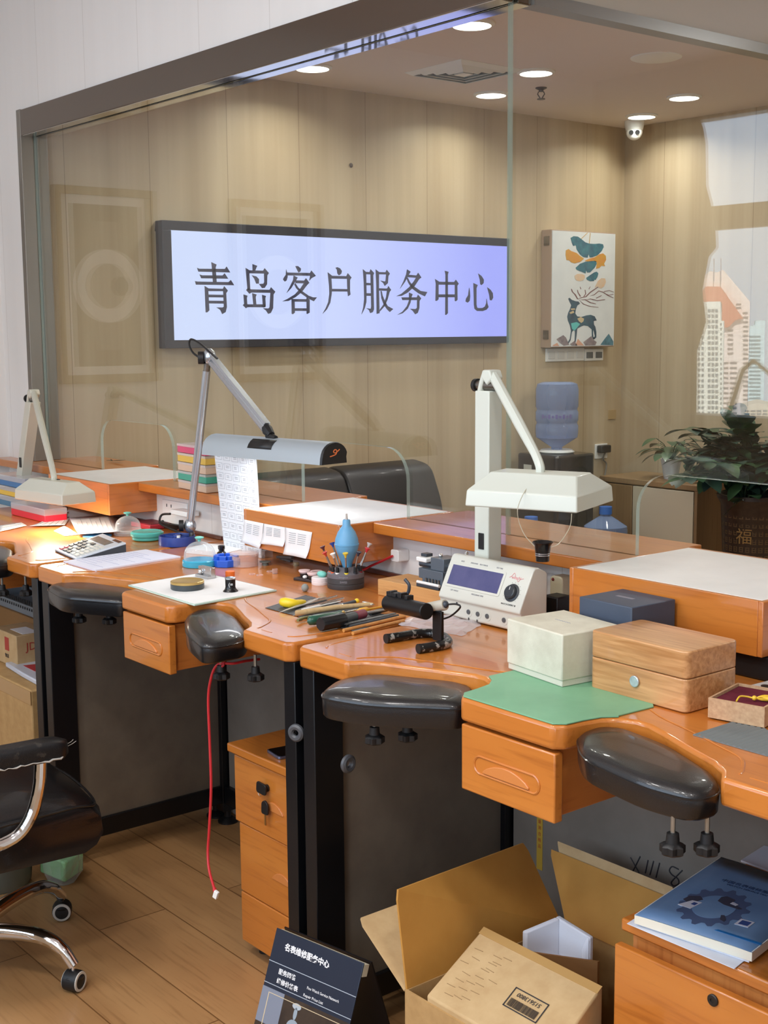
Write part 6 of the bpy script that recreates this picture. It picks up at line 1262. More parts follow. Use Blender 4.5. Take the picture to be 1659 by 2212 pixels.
# ================================================================ floor level
# office chair
cc = V((-3.2, 1.19, 0)); cd_ = V((0.08, 0.997, 0)).normalized(); cs = V((cd_.y, -cd_.x, 0))
def ch(a, b, z): return cc+cd_*a+cs*b+V((0, 0, z))
t = T('office_chair', 'black leather office chair with chrome arms and a torn armrest at the left', 'chair', cc)
TORN = mk('worn black leather', (24, 24, 26), rough=0.35, col2=(58, 54, 50), vscale=26, detail=6, bump=0.3, bscale=300); TORN.node_tree.nodes['Color Ramp'].color_ramp.elements[0].position = 0.56; TORN.node_tree.nodes['Color Ramp'].color_ramp.elements[1].position = 0.62
def pad(a0, a1, b0, b1, z0, z1, name, mat, bev, sub=None):
    return MB().hexa([ch(a, b, z) for z in (z0, z1) for a, b in ((a0, b0), (a0, b1), (a1, b1), (a1, b0))]).build(name, mat, t, bev=bev, seg=6, smooth=50)
so_ = [(0.25, 0.345), (0.285, 0.365), (0.305, 0.40), (0.30, 0.45), (0.27, 0.485), (0.21, 0.50), (0.1, 0.496), (-0.15, 0.48), (-0.24, 0.48), (-0.26, 0.43), (-0.24, 0.37), (0.0, 0.345)]
b = MB(); b.loft([[ch(a*(1.0-0.06*(abs(bb)/0.25)**6), bb, 0.345+(z-0.345)*(1.0-0.2*(abs(bb)/0.25)**8)) for a, z in so_] for bb in (-0.25, -0.24, -0.21, -0.1, 0.1, 0.21, 0.24, 0.25)]); seat = b.build('seat', LEATHER, t, smooth=60)
MB().tube(bez([ch(0.275, -0.222, 0.462), ch(0.298, 0, 0.464), ch(0.278, 0.222, 0.462), ch(0.21, 0.248, 0.47), ch(0.05, 0.251, 0.465), ch(-0.22, 0.25, 0.455)], 6), 0.0035, 6).build('seat_seam', LEATHER, seat)
b = MB(); b.loft([[ch(a, bb*(1-0.1*(z-0.5)), z) for a, z in ((-0.2, 0.48), (-0.12, 0.5), (-0.17, 0.8), (-0.26, 1.06), (-0.31, 1.08), (-0.33, 1.02), (-0.27, 0.8), (-0.24, 0.52))] for bb in (-0.25, -0.22, 0, 0.22, 0.25)]); b.build('backrest', LEATHER, t, bev=0.02, smooth=60)
for s in (1, -1):
    o = rounded([(-0.27, s*0.28-0.032), (0.175, s*0.28-0.032), (0.195, s*0.28), (0.175, s*0.28+0.032), (-0.27, s*0.28+0.032)], 0.028, 5)
    b = MB(); b.loft([[ch(a*k+(0.0*(1-k)), s*0.28+(q-s*0.28)*k, z) for a, q in o] for k, z in ((0.96, 0.622), (1.0, 0.63), (1.0, 0.65), (0.985, 0.661), (0.9, 0.668), (0.5, 0.671))]); ar = b.build('armrest', TORN if s == 1 else LEATHER, t, smooth=60)
    MB().tube(bez([ch(0.12, s*0.285, 0.63), ch(0.11, s*0.292, 0.56), ch(0.085, s*0.295, 0.49), ch(0.04, s*0.295, 0.445), ch(-0.05, s*0.29, 0.43), ch(-0.15, s*0.25, 0.42), ch(-0.17, s*0.1, 0.385)], 6), 0.0155, 12).build('arm_tube', CHROME, t)
    if s == 1:
        rnd = random.Random(4); pts_ = [ch(-0.10+0.26*i/26, 0.314+rnd.uniform(-0.001, 0.002), 0.627+rnd.uniform(-0.0025, 0.0025)) for i in range(27)]+[ch(0.188, 0.29, 0.635)]
        MB().tube(pts_, [0.0008]+[rnd.uniform(0.001, 0.003) for _ in range(26)]+[0.0006], 5).build('torn_seam', mk('pale torn fabric', (176, 172, 164), rough=0.9), ar)
        for k in range(2): q = ch(0.192, 0.27+k*0.008, 0.645-k*0.003); MB().tube([q, q+cd_*0.012+V((0, 0, 0.004)), q+cd_*(0.018+0.004*k)+V((0, 0, 0.009))], 0.0007, 4).build('loose_thread', mk('pale torn fabric', (176, 172, 164)), ar)
MB().cyl(ch(0, 0, 0.09), ch(0, 0, 0.34), 0.026).build('gas_lift', BLACKM, t)
MB().lathe([(0.03, 0.06), (0.048, 0.075), (0.048, 0.12), (0.03, 0.14), (0, 0.14)], cc, 28).build('hub', CHROME, t)
hb = cc+V((0, 0, 0.10)); W1, W2 = V((-2.915, 1.352, 0)), V((-3.313, 1.51, 0))
a1 = math.atan2(W1.y-cc.y, W1.x-cc.x); a2 = math.atan2(W2.y-cc.y, W2.x-cc.x); Rr = (W1-cc).length
angs = [a1, a2]+[a2+(2*pi-(a2-a1))*k/4 for k in (1, 2, 3)]
for i, a in enumerate(angs):
    e = [W1, W2][i] if i < 2 else cc+V((math.cos(a)*Rr, math.sin(a)*Rr, 0)); d = (e-cc).normalized(); L = (e-cc).length
    arc = bez([cc+d*0.03+V((0, 0, 0.105)), cc+d*L*0.4+V((0, 0, 0.125)), cc+d*L*0.72+V((0, 0, 0.128)), cc+d*L*0.9+V((0, 0, 0.105)), cc+d*(L+0.002)+V((0, 0, 0.066))], 6)
    lg = MB().tube(arc, [0.024-0.009*k/(len(arc)-1) for k in range(len(arc))], 12).build('base_leg', CHROME, t)
    MB().cyl(e+V((0, 0, 0.045)), e+V((0, 0, 0.066)), 0.006).build('caster_stem', CHROME, t)
    ra = [0.5, -0.5, 1.2, 2.2, 0.2][i]; ax = V((math.cos(ra), math.sin(ra), 0)); cw = e+V((0, 0, 0.0275))
    wh = MB().lathe([(0.02, -0.021), (0.0265, -0.019), (0.0275, -0.012), (0.0275, 0.012), (0.0265, 0.019), (0.02, 0.021)], cw, 26, ax).build('caster', RUBBER, t)
    for s in (-1, 1): MB().lathe([(0.026, 0.0185*s), (0.0245, 0.0215*s), (0.019, 0.022*s), (0.0185, 0.020*s)], cw, 26, ax, cap=False).build('caster_rim', mk('pale grey rim', (196, 194, 186), rough=0.4), wh)
    MB().lathe([(0.024, 0.02), (0.026, 0.026), (0.018, 0.034), (0, 0.036)], e+V((0, 0, 0.014)), 20).build('caster_fork', RUBBER, t)
# drawer pedestal under the middle bench
PX0, PX1, PY0, PZ = -2.815, -2.42, 1.782, 0.585
def crescent(x, z, y, w, name, parent):
    cr = [(x-w/2+w*i/14, z-0.006+0.022*math.sin(pi*i/14)**0.75) for i in range(15)]
    MB().prism(cr+[(x+w/2, z-0.008), (x-w/2, z-0.008)], y-0.003, y+0.002, 'y').build(name, mk('pale worn wood', (206, 128, 66)), parent, bev=0.0012)
t = T('drawer_pedestal', 'orange wood drawer pedestal with keys in its lock under the middle bench', 'drawer unit', ((PX0+PX1)/2, PY0, 0))
MB().box(PX0-0.012, PX1+0.008, PY0-0.014, 2.22, PZ-0.024, PZ).build('top', ORANGE, t, bev=0.004)
MB().box(PX0+0.004, PX1-0.004, PY0+0.018, 2.21, 0.03, PZ-0.026).build('carcass', ORANGE_Z, t, bev=0.001)
for x in (PX0+0.04, PX1-0.04):
    for y in (PY0+0.06, 2.16): MB().cyl((x, y, 0), (x, y, 0.03), 0.018).build('caster', RUBBER, t)
zs = [PZ-0.03, py(511, 1773, PY0).z, py(514.8, 1922, PY0).z, 0.04]
for i in range(3):
    f = MB().box(PX0+(0.012 if i else 0), PX1, PY0+(0.004 if i else 0), PY0+0.017, zs[i+1]+0.0015, zs[i]-0.0015).build('drawer', ORANGE, t, bev=0.003)
    hx = py(592, 1750, PY0).x if i == 0 else py(607, 1905, PY0).x
    crescent(hx, (py(592, 1748, PY0).z, py(607, 1903, PY0).z, zs[2]-0.09)[i], PY0+(0.004 if i else 0), 0.085, 'handle', f)
lk = py(578, 1702, PY0); 
MB().cyl(lk, lk+V((0, -0.006, 0)), 0.0095).build('lock', RUBBER, t)
k = T('key', 'black headed key in the lock of the drawer pedestal', 'key', lk)
MB().cyl(lk+V((0, -0.006, 0)), lk+V((0, -0.012, 0)), 0.003).build('blade', SILVER, k)
MB().prism(rounded([(lk.x-0.030, lk.z-0.014), (lk.x+0.012, lk.z-0.016), (lk.x+0.014, lk.z+0.013), (lk.x-0.027, lk.z+0.016)], 0.009), lk.y-0.016, lk.y-0.011, 'y').build('head', RUBBER, k, bev=0.001)
MB().tube([lk+V((-0.014+0.009*math.cos(a), -0.0145, -0.012+0.010*math.sin(a))) for a in [2*pi*i/20 for i in range(20)]], 0.0007, 4, closed=True).build('key_ring', STEEL, k)
k2 = py(573, 1745, PY0-0.012); k = T('key', 'spare black headed key hanging below the lock of the drawer pedestal', 'key', k2)
MB().prism(rounded([(k2.x-0.015, k2.z-0.018), (k2.x+0.014, k2.z-0.017), (k2.x+0.014, k2.z+0.012), (k2.x, k2.z+0.021), (k2.x-0.014, k2.z+0.012)], 0.007), PY0-0.015, PY0-0.010, 'y').build('head', RUBBER, k, bev=0.001)
MB().box(k2.x-0.0028, k2.x+0.0028, PY0-0.0135, PY0-0.0115, k2.z-0.046, k2.z-0.016).build('blade', mk('dull brass', (150, 112, 60), rough=0.4, metal=0.6), k)
c_ = [pz(570, 1622, PZ), pz(600, 1641, PZ)]; u = (c_[1]-c_[0]).normalized(); v = V((-u.y, u.x, 0)); 
q = c_[0]+u*0.05+v*0.075
t = T('phone', 'dark smartphone lying on the drawer pedestal behind the bench leg', 'phone', V((q.x, q.y, PZ)))
def ph_(k, z): return [(q+u*((a)*k)+v*(d*k)).to_2d().to_3d()+V((0, 0, z)) for a, d in rounded([(-0.037, -0.075), (0.037, -0.075), (0.037, 0.075), (-0.037, 0.075)], 0.01)]
MB().loft([ph_(1, PZ+0.0006), ph_(1, PZ+0.0078)]).build('body', mk('blue silver frame', (110, 116, 140), rough=0.25, metal=0.7), t, bev=0.001); MB().loft([ph_(0.955, PZ+0.0079), ph_(0.955, PZ+0.0083)]).build('screen', mk('phone screen', (8, 9, 12), rough=0.08), t)
# pedestal at the lower right with booklet and papers
QX0, QX1, QY0 = -1.468, -1.03, 1.752
t = T('drawer_pedestal', 'orange wood drawer pedestal at the lower right carrying the blue booklet', 'drawer unit', ((QX0+QX1)/2, QY0, 0))
MB().box(QX0-0.012, QX1+0.01, QY0+0.008, 2.2, PZ-0.024, PZ).build('top', ORANGE, t, bev=0.004)
MB().box(QX0+0.004, QX1-0.004, QY0+0.024, 2.19, 0.03, PZ-0.026).build('carcass', ORANGE_Z, t, bev=0.001)
yf = QY0-0.016
for i, (z0, z1) in enumerate(((0.345, 0.545), (0.19, 0.343), (0.04, 0.188))):
    y0 = yf if i == 0 else QY0+0.004
    f = MB().box(QX0-0.006, QX1, y0, y0+0.018, z0, z1).build('drawer', ORANGE, t, bev=0.003)
    if i == 0: MB().box(QX0+0.01, QX1-0.01, y0+0.018, 1.80, z0+0.02, z1-0.05).build('drawer_box', ORANGE_Y, f)
    crescent(py(1545, 2216, y0).x, z1-0.155+i*0.06, y0, 0.12, 'handle', f)
lq = py(1541, 2160, yf); MB().lathe([(0.0105, 0), (0.0105, 0.003), (0.009, 0.004), (0.004, 0.004), (0.0035, 0.0025), (0, 0.0025)], lq, 26, (0, -1, 0)).build('lock', mk('dark lock', (48, 44, 40), rough=0.4, metal=0.4), t)
for x in (QX0+0.04, QX1-0.04):
    for y in (1.82, 2.14): MB().cyl((x, y, 0), (x, y, 0.03), 0.018).build('caster', RUBBER, t)
def flat(name, label, cs, z0, th, mat, cat, bev=0.0006, group=None):
    c = [pz(x, y, z0) for x, y in cs]; t = T(name, label, cat, (c[0]+c[2])/2, group); MB().hexa([V((p.x, p.y, z)) for z in (z0, z0+th) for p in c]).build('sheets', mat, t, bev=bev); return t, [V((p.x, p.y, z0+th)) for p in c]
PAP = mk('cool white paper', (222, 226, 236), rough=0.7)
flat('paper_sheet', 'white sheet lying lowest under the blue booklet', [(1354, 1996), (1586, 2094), (1690, 2010), (1500, 1900)], PZ+0.0006, 0.0012, PAP, 'paper')
flat('paper_sheet', 'white folded sheet directly under the blue booklet', [(1372, 1996), (1618, 2080), (1700, 2005), (1510, 1900)], PZ+0.0022, 0.004, PAP, 'paper')
zb_ = PZ+0.0066
bk, bt = flat('booklet', 'thick blue booklet with a gear picture on the lower right pedestal', [(1370, 1995), (1624, 2078), (1785, 1950), (1556, 1868)], zb_, 0.017, mk('booklet pages', (236, 232, 214), rough=0.7), 'booklet')
COV = mk('blue booklet cover', (96, 128, 166), rough=0.45, col2=(110, 142, 178), vscale=6)
def bq(s, r, h=0.0): return bt[0].lerp(bt[1], s).lerp(bt[3].lerp(bt[2], s), r)+V((0, 0, 0.0015+h))
b = MB(); b.grid([[bq(s/6, r/6, -0.002*(abs(s/6-0.5)*2)**6) for s in range(7)] for r in range(7)]); b.build('cover', COV, bk, solid=0.0008)
def bpoly(name, mat, pts, h=0.0008): MB().prism([(p.x, p.y) for p in [bq(s, r) for s, r in pts]], bt[0].z+0.0018, bt[0].z+0.0021+h, 'z').build(name, mat, bk, smooth=0)
DKB = mk('cover dark blue', (74, 92, 126), rough=0.4); LTB = mk('cover light blue', (104, 146, 196), rough=0.4)
gear = [(0.43+(0.25+0.02*(1 if (i//2) % 2 else -1))*math.cos(2*pi*i/56), 0.36+(0.25+0.02*(1 if (i//2) % 2 else -1))*math.sin(2*pi*i/56)) for i in range(56)]
gin = [(0.43+0.16*math.cos(2*pi*i/40), 0.36+0.16*math.sin(2*pi*i/40)) for i in range(40)]
bpoly('gear_picture', DKB, gear, 0.0); bpoly('gear_hole', COV, gin, 0.0003)
WHC, DKC, NVC = mk('cover white', (196, 198, 208), rough=0.5), mk('cover dark', (58, 60, 76), rough=0.5), mk('cover navy', (48, 72, 130), rough=0.5)
bpoly('printed_device', DKC, [(0.17, 0.33), (0.22, 0.31), (0.27, 0.34), (0.30, 0.40), (0.25, 0.43), (0.18, 0.39)], 0.0004); bpoly('printed_device', WHC, [(0.185, 0.25), (0.30, 0.25), (0.32, 0.36), (0.24, 0.35)], 0.0005); bpoly('printed_screen', NVC, [(0.262, 0.30), (0.298, 0.30), (0.303, 0.335), (0.268, 0.335)], 0.0007)
bpoly('printed_machine', DKC, [(0.40, 0.44), (0.47, 0.42), (0.60, 0.42), (0.62, 0.44), (0.52, 0.47), (0.50, 0.52), (0.42, 0.53), (0.39, 0.50)], 0.0005); bpoly('printed_machine', WHC, [(0.50, 0.455), (0.555, 0.45), (0.56, 0.475), (0.505, 0.485)], 0.0007)
bpoly('printed_device', WHC, [(0.69, 0.24), (0.80, 0.25), (0.80, 0.335), (0.69, 0.325)], 0.0004); bpoly('printed_screen', NVC, [(0.71, 0.255), (0.785, 0.263), (0.785, 0.32), (0.71, 0.312)], 0.0006)
bpoly('printed_tool', DKC, [(0.54, 0.29), (0.565, 0.30), (0.61, 0.25), (0.61, 0.225), (0.57, 0.235)], 0.0006)
bx_d = (bt[1]-bt[0]).normalized(); by_d = (bt[3]-bt[0]).normalized()
txt('中国名表维修服务手册', 0.0135, mk('cover print', (44, 66, 102), rough=0.5), bk, bq(0.53, 0.73, 0.0008), bx_d, by_d, 'lettering', 0.0002)
txt('WATCH SERVICE MANUAL', 0.0085, mk('cover print', (44, 66, 102)), bk, bq(0.53, 0.69, 0.0008), bx_d, by_d, 'lettering', 0.0002)
bpoly('cover_stripe', mk('cover bright blue', (30, 110, 176), rough=0.4), [(0.62, 0.10), (1.0, 0.10), (1.0, 0.125), (0.64, 0.12)], 0.0003)
flat('paper_sheet', 'white envelope at the back of the lower right pedestal', [(1600, 1862), (1690, 1895), (1740, 1850), (1650, 1830)], PZ+0.0006, 0.004, PAP, 'paper')
# marks on the back board of the nearest bench
BB_ = bpy.data.objects['watch_bench']
YBK = 2.2675
for st in ('1362,1852 1372,1870 1381,1886', '1383,1850 1374,1868 1366,1884', '1400,1858 1394,1886', '1412,1860 1404,1890', '1425,1864 1417,1896', '1466,1878 1452,1872 1446,1880 1452,1890 1464,1898 1466,1908 1456,1914 1450,1906 1462,1892 1474,1880'):
    MB().tube(bez([py(*[float(k) for k in q.split(',')], YBK) for q in st.split()], 5), 0.0016, 5).build('marker_stroke', INK, BB_)
p, q = py(1160, 1776, YBK), py(1169, 1880, YBK); MB().box(p.x, q.x+0.004, YBK-0.0006, YBK+0.0004, q.z, p.z+0.06).build('yellow_sticker', mk('yellow sticker', (196, 160, 60), rough=0.5), BB_)
for i in range(6): txt('检量测合格品'[i], 0.011, mk('red print', (170, 60, 40), rough=0.6), BB_, V(((p.x+q.x+0.004)/2, YBK-0.0009, p.z+0.02-i*0.016)), (1, 0, 0), (0, 0, 1), 'lettering', 0.0001)
# open carton with boxes
KRAFT = mk('kraft card', (186, 150, 98), rough=0.75, col2=(172, 136, 86), vscale=30); KRIN = mk('kraft card inside', (190, 138, 62), rough=0.7, col2=(180, 128, 54), vscale=10); KRPALE = mk('pale kraft card', (200, 170, 124), rough=0.75, col2=(188, 156, 110), vscale=20)
BX0, BX1, BY0, BY1, BZ = -1.872, -1.487, 1.572, 2.03, 0.35; th = 0.005
t = T('carton', 'large open brown carton with raised flaps on the floor under the nearest bench', 'carton', ((BX0+BX1)/2, (BY0+BY1)/2, 0))
b = MB(); b.box(BX0, BX1, BY0, BY1, 0.001, 0.006); b.box(BX0, BX0+th, BY0, BY1, 0.006, BZ); b.box(BX1-th, BX1, BY0, BY1, 0.006, BZ); b.box(BX0+th, BX1-th, BY0, BY0+th, 0.006, BZ); b.box(BX0+th, BX1-th, BY1-th, BY1, 0.006, BZ); b.build('walls', KRAFT, t, smooth=0)
def flap(name, a, b_, c, d, mat, mat2=None, r=0.02):
    a, b_, c, d = V(a), V(b_), V(c), V(d); n = (b_-a).cross(d-a).normalized(); uu = (b_-a); 
    o = [a, b_]+[c.lerp(b_, r/(c-b_).length), c.lerp(d, r*0.3/(c-d).length), c.lerp(d, r/(c-d).length), d.lerp(c, r/(c-d).length), d.lerp(c, r*0.3/(c-d).length), d.lerp(a, r/(d-a).length)]
    MB().loft([[p-n*0.0025 for p in o], [p+n*0.0025 for p in o]]).build(name, mat, t, smooth=0)
f0, f1 = py(855, 1923, 1.58), py(1132, 1820, 2.03)
fx, fz = (f0.x+f1.x)/2, (f0.z+f1.z)/2
flap('flap', (BX0, BY0+0.004, BZ), (BX0, BY1-0.006, BZ), f1, f0, KRIN)
g0 = py(774, 1986, 1.61); flap('outer_flap', (BX0-0.004, BY0+0.002, BZ-0.004), (BX0-0.004, BY1-0.01, BZ-0.004), (g0.x, 2.0, g0.z), g0, KRPALE)
h0, h1 = py(1188, 1834, 2.13), py(1440, 1930, 2.13); h1.x = min(h1.x, -1.42)
flap('flap', (BX0+0.01, BY1, BZ), (BX1, BY1, BZ), (h1.x, 2.13, h0.z), (h0.x, 2.13, h0.z), KRIN)
flap('outer_flap', (BX0+0.01, BY1+0.012, BZ), (BX1, BY1+0.012, BZ), (h1.x, 2.152, h0.z+0.014), (h0.x+0.004, 2.152, h0.z+0.014), KRPALE, r=0.006)
# tilted inner carton with printed label
TL, TR, BLc = pz(1046, 2002, 0.43), pz(1302, 2131, 0.43), pz(916, 2152, 0.362); BRc = TR+(BLc-TL); 
t = T('carton', 'smaller brown carton with a barcode label lying tilted inside the open carton', 'carton', (TL+BRc)/2-V((0, 0, 0.15)))
n = (BRc-BLc).cross(TL-BLc).normalized(); n = n if n.z > 0 else -n
TR = TL+(TR-TL)*(min(1.0, (BX1-0.012-TL.x)/(TR.x-TL.x))); BRc = BLc+(TR-TL)
if BLc.x < BX0+0.008: BLc.x = BX0+0.008
dn = V((0, 0, -0.26))
lo_ = V((0, max(0, BY0+0.012-BLc.y), 0)); BLc.y = max(BLc.y, BY0+0.004); BRc.y = BLc.y
MB().hexa([BLc+dn+lo_, BRc+dn+lo_, TR+dn+V((0, 0, -0.06)), TL+dn+V((0, 0, -0.06)), BLc, BRc, TR, TL]).build('body', KRPALE, t, bev=0.004)
xu = (TR-TL).normalized(); yu = (TL-BLc).normalized()
def ic(s, r, h=0.0006): return BLc.lerp(BRc, s).lerp(TL.lerp(TR, s), r)+n*h
MB().loft([[ic(s, r, h) for s, r in ((0, 0.9), (1, 0.9), (1, 0.995), (0, 0.995))] for h in (0.0002, 0.0012)]).build('tape_strip', mk('amber tape', (186, 148, 92), rough=0.35), t)
lw = 0.0022; c0 = ic(0.64, 0.43); LWd, LHt = 0.088, 0.05
def lb(a, d, h=0.0012): return c0+xu*a+yu*d+n*h
def bar(a0, a1, d0, d1, bm, h0=0.0006, h1=0.0010): return bm.hexa([c0+xu*a+yu*d+n*h for h in (h0, h1) for a, d in ((a0, d0), (a1, d0), (a1, d1), (a0, d1))])
b = MB(); bar(-LWd/2, LWd/2, LHt/2-lw, LHt/2, b); bar(-LWd/2, LWd/2, -LHt/2, -LHt/2+lw, b); bar(-LWd/2, -LWd/2+lw, -LHt/2, LHt/2, b); bar(LWd/2-lw, LWd/2, -LHt/2, LHt/2, b); b.build('label_border', INK, t, smooth=0)
b = MB(); rnd = random.Random(9); a = -LWd*0.42
while a < LWd*0.40:
    w = rnd.choice((0.0006, 0.001, 0.0015)); bar(a, a+w, -LHt*0.40, -LHt*0.02, b); a += w+rnd.choice((0.0006, 0.001))
b.build('barcode', mk('brown black print', (72, 60, 48), rough=0.7), t, smooth=0)
txt('515613800', 0.0135, INK, t, lb(0, LHt*0.24, 0.0009), -xu, -yu, 'lettering', 0.0001)
b = MB(); rnd = random.Random(6)
for i in range(7):
    for k in range(3):
        d0 = 0.12+0.1*i; s0 = 0.02+rnd.uniform(0, 0.1)+k*0.1; b.tube([ic(s0, d0+0.03*k, 0.0008), ic(s0+0.07, d0+0.03*k+rnd.uniform(-0.01, 0.01), 0.0008)], 0.0007, 4)
b.build('faint_print', mk('faint brown print', (150, 120, 80), rough=0.8), t)
q0, q1 = pz(1156, 2046, 0.375), pz(1312, 2068, 0.375)
t = T('cardboard_insert', 'dark brown cardboard insert standing in the open carton', 'insert', V((q0.x, q0.y, 0.2)))
q1.x = min(q1.x, BX1-0.008)
MB().hexa([V((p.x, p.y+dy, z)) for z in (0.2, 0.375) for p, dy in ((q0, -0.03), (q1, -0.03), (q1, -0.024), (q0, -0.024))]).build('sheet', mk('dark kraft', (150, 106, 60), rough=0.7), t)
STY = mk('white foam', (232, 234, 242), rough=0.8, bump=0.2, bscale=150)
A_, B_, C_, D_ = pz(1128, 2010, 0.40), pz(1200, 1980, 0.425), pz(1274, 2026, 0.415), pz(1262, 2054, 0.385)
t = T('foam_corner', 'white foam packing corner in the open carton', 'packing foam', (A_+C_)/2-V((0, 0, 0.12)))
def wall3(p, q, dx, dy, nm):
    d = V((dx, dy, 0)); lo = lambda v: V((v.x, v.y, 0.27))
    MB().hexa([lo(p), lo(q), lo(q)+d, lo(p)+d, p, q, q+d, p+d]).build(nm, STY, t, bev=0.003)
wall3(A_, B_, 0.012, 0.0, 'side_wall'); wall3(B_, C_, 0, 0.012, 'back_wall'); wall3(C_, D_, -0.01, 0.0, 'end_wall')
fl = [V((v.x, v.y, 0.345)) for v in (A_, D_, C_, B_)]
MB().hexa([v-V((0, 0, 0.01)) for v in fl]+fl).build('bottom', STY, t)
# navy display board standing on the floor
ZT = 0.33; tl, tr = pz(598, 2004, ZT), pz(786, 2081, ZT); xu = (tr-tl).normalized(); bl = pz(521, 2335, 0); wv = (tr-tl).length
bl = V((bl.x, bl.y, 0.002)); yu = (tl-bl); hh = yu.length; yu = yu.normalized(); nb = xu.cross(yu).normalized(); nb = nb if nb.y < 0 else -nb
t = T('display_folder', 'navy tent shaped price list folder with white lettering on the floor', 'display folder', (tl+tr)/2-V((0, 0, ZT-0.001)))
NAV = mk('navy folder cover', (30, 42, 60), rough=0.3, coat=0.2)
def fq(s, r, h=0.0): return bl+xu*(wv*s)+yu*(hh*r)+nb*h
def fslab(s0, s1, r0, r1, h0, h1, name, mat, bev=0): return MB().hexa([fq(s, r, h) for h in (h0, h1) for s, r in ((s0, r0), (s1, r0), (s1, r1), (s0, r1))]).build(name, mat, t, bev=bev)
fslab(0, 1, 0, 1, -0.003, 0, 'front_cover', NAV, 0.0008)
bk0 = (tl-bl); back = V((-nb.x, -nb.y, 0)).normalized()
tb0, tb1 = tl-nb*0.024, tr-nb*0.024; bb0, bb1 = bl+back*0.25, bl+xu*wv+back*0.25
for p in (bb0, bb1): p.z = 0.002
MB().hexa([bb0, bb1, bb1+back*0.004, bb0+back*0.004, tb0, tb1, tb1+back*0.004, tb0+back*0.004]).build('back_cover', mk('black folder back', (20, 20, 24), rough=0.4), t)
MB().hexa([p for p in (tl-nb*0.004-yu*0.03, tr-nb*0.004-yu*0.03, tr-nb*0.02-yu*0.03, tl-nb*0.02-yu*0.03)]+[tl-nb*0.004-yu*0.004, tr-nb*0.004-yu*0.004, tr-nb*0.02-yu*0.004, tl-nb*0.02-yu*0.004]).build('pages', mk('cream page edge', (206, 200, 176), rough=0.7), t)
for r0, r1 in ((0.788, 0.792), (0.649, 0.653)): fslab(0.0, 1, r0, r1, 0, 0.0006, 'rule_line', mk('pale rule', (176, 186, 196), rough=0.5))
LW = mk('folder lettering', (236, 238, 240), rough=0.5)
txt('名表维修服务中心', wv*0.066, LW, t, fq(0.40, 0.905, 0.0006), xu, yu, 'lettering', 0.0003, bold=0.0005, sx=0.98)
txt('服务网络', wv*0.05, LW, t, fq(0.235, 0.745, 0.0006), xu, yu, 'lettering', 0.0003, bold=0.0003); txt('维修价格表', wv*0.05, LW, t, fq(0.262, 0.685, 0.0006), xu, yu, 'lettering', 0.0003, bold=0.0003)
txt('Fine Watch Service Network', wv*0.034, LW, t, fq(0.66, 0.722, 0.0006), xu, yu, 'lettering', 0.0003, sx=0.9); txt('Repair Price List', wv*0.034, LW, t, fq(0.57, 0.672, 0.0006), xu, yu, 'lettering', 0.0003)
fslab(0.0, 1.0, 0.0, 0.625, 0, 0.0005, 'photo', mk('brown photo print', (74, 62, 52), rough=0.3, col2=(44, 38, 36), vscale=12)); fslab(0.0, 0.26, 0.40, 0.625, 0.0005, 0.0008, 'photo_patch', mk('photo grey blue', (128, 136, 152), rough=0.3)); 
for s, r, w, h, cl in ((0.42, 0.45, 0.07, 0.05, (150, 164, 176)), (0.42, 0.585, 0.05, 0.02, (176, 186, 194)), (0.42, 0.54, 0.02, 0.04, (150, 164, 176)), (0.46, 0.36, 0.09, 0.05, (120, 128, 134))):
    MB().loft([[fq(s+w*math.cos(a), r+h*math.sin(a), k) for a in [2*pi*i/20 for i in range(20)]] for k in (0.0005, 0.0011)]).build('photo_shape', mk('photo shape'+str(cl), cl, rough=0.3), t)
fslab(0.08, 0.96, 0.596, 0.6, 0.0008, 0.0012, 'gold_line', mk('pale gold line', (214, 196, 160), rough=0.4)); fslab(0.08, 0.088, 0.0, 0.596, 0.0008, 0.0012, 'gold_line', mk('pale gold line', (214, 196, 160)))
# cartons, basket and bag under the farthest bench
e = py(66, 1492, 1.75)
t = T('carton', 'big brown carton under the farthest bench, at the left edge', 'carton', (e.x-0.25, 1.95, 0))
MB().box(e.x-0.5, e.x, 1.75, 2.18, 0.001, e.z).build('body', KRAFT, t, bev=0.006); MB().box(e.x-0.501, e.x+0.001, 1.748, 1.7495, e.z-0.05, e.z-0.004).build('tape', mk('clear brown tape', (176, 140, 92), rough=0.3), t)
ez = e.z+0.001
s = pz(38, 1446, ez); tp = pz(38, 1375, ez)
ph2 = py(38, 1376, s.y).z-ez
yb_ = s.y+0.17; bA, bB, bC = py(97, 1324, yb_), py(97, 1380, yb_), py(-30, 1350, yb_); bz0 = max(bB.z, ez+ph2*1.03)
t = T('carton', 'small parcel carton with red print standing on the big carton', 'carton', (s.x-0.1, s.y+0.06, ez))
MB().box(s.x-0.2, s.x, s.y, s.y+0.13, ez, ez+ph2).build('body', KRPALE, t, bev=0.003)
RED = mk('red brown print', (170, 62, 50), rough=0.7)
MB().box(s.x-0.1, s.x-0.065, s.y-0.0008, s.y+0.0005, ez+ph2*0.45, ez+ph2*0.85).build('red_print', RED, t); txt('JDL', 0.04, RED, t, V((s.x+0.0008, s.y+0.065, ez+ph2*0.62)), (0, 1, 0), (0, 0, 1), 'lettering', 0.0003)
txt('物流', 0.016, INK, t, V((s.x-0.085, s.y-0.001, ez+ph2*0.28)), (1, 0, 0), (0, 0, 1), 'lettering', 0.0003)
MB().box(s.x-0.12, s.x-0.01, s.y+0.03, s.y+0.09, ez+ph2, ez+ph2+0.0008).build('shipping_label', WHITE, t)
MB().box(s.x-0.01, s.x+0.10, s.y+0.16, s.y+0.26, ez, ez+ph2*0.85).build('carton', KRPALE, label='small plain carton behind the parcel carton with red print', cat='carton', bev=0.003)
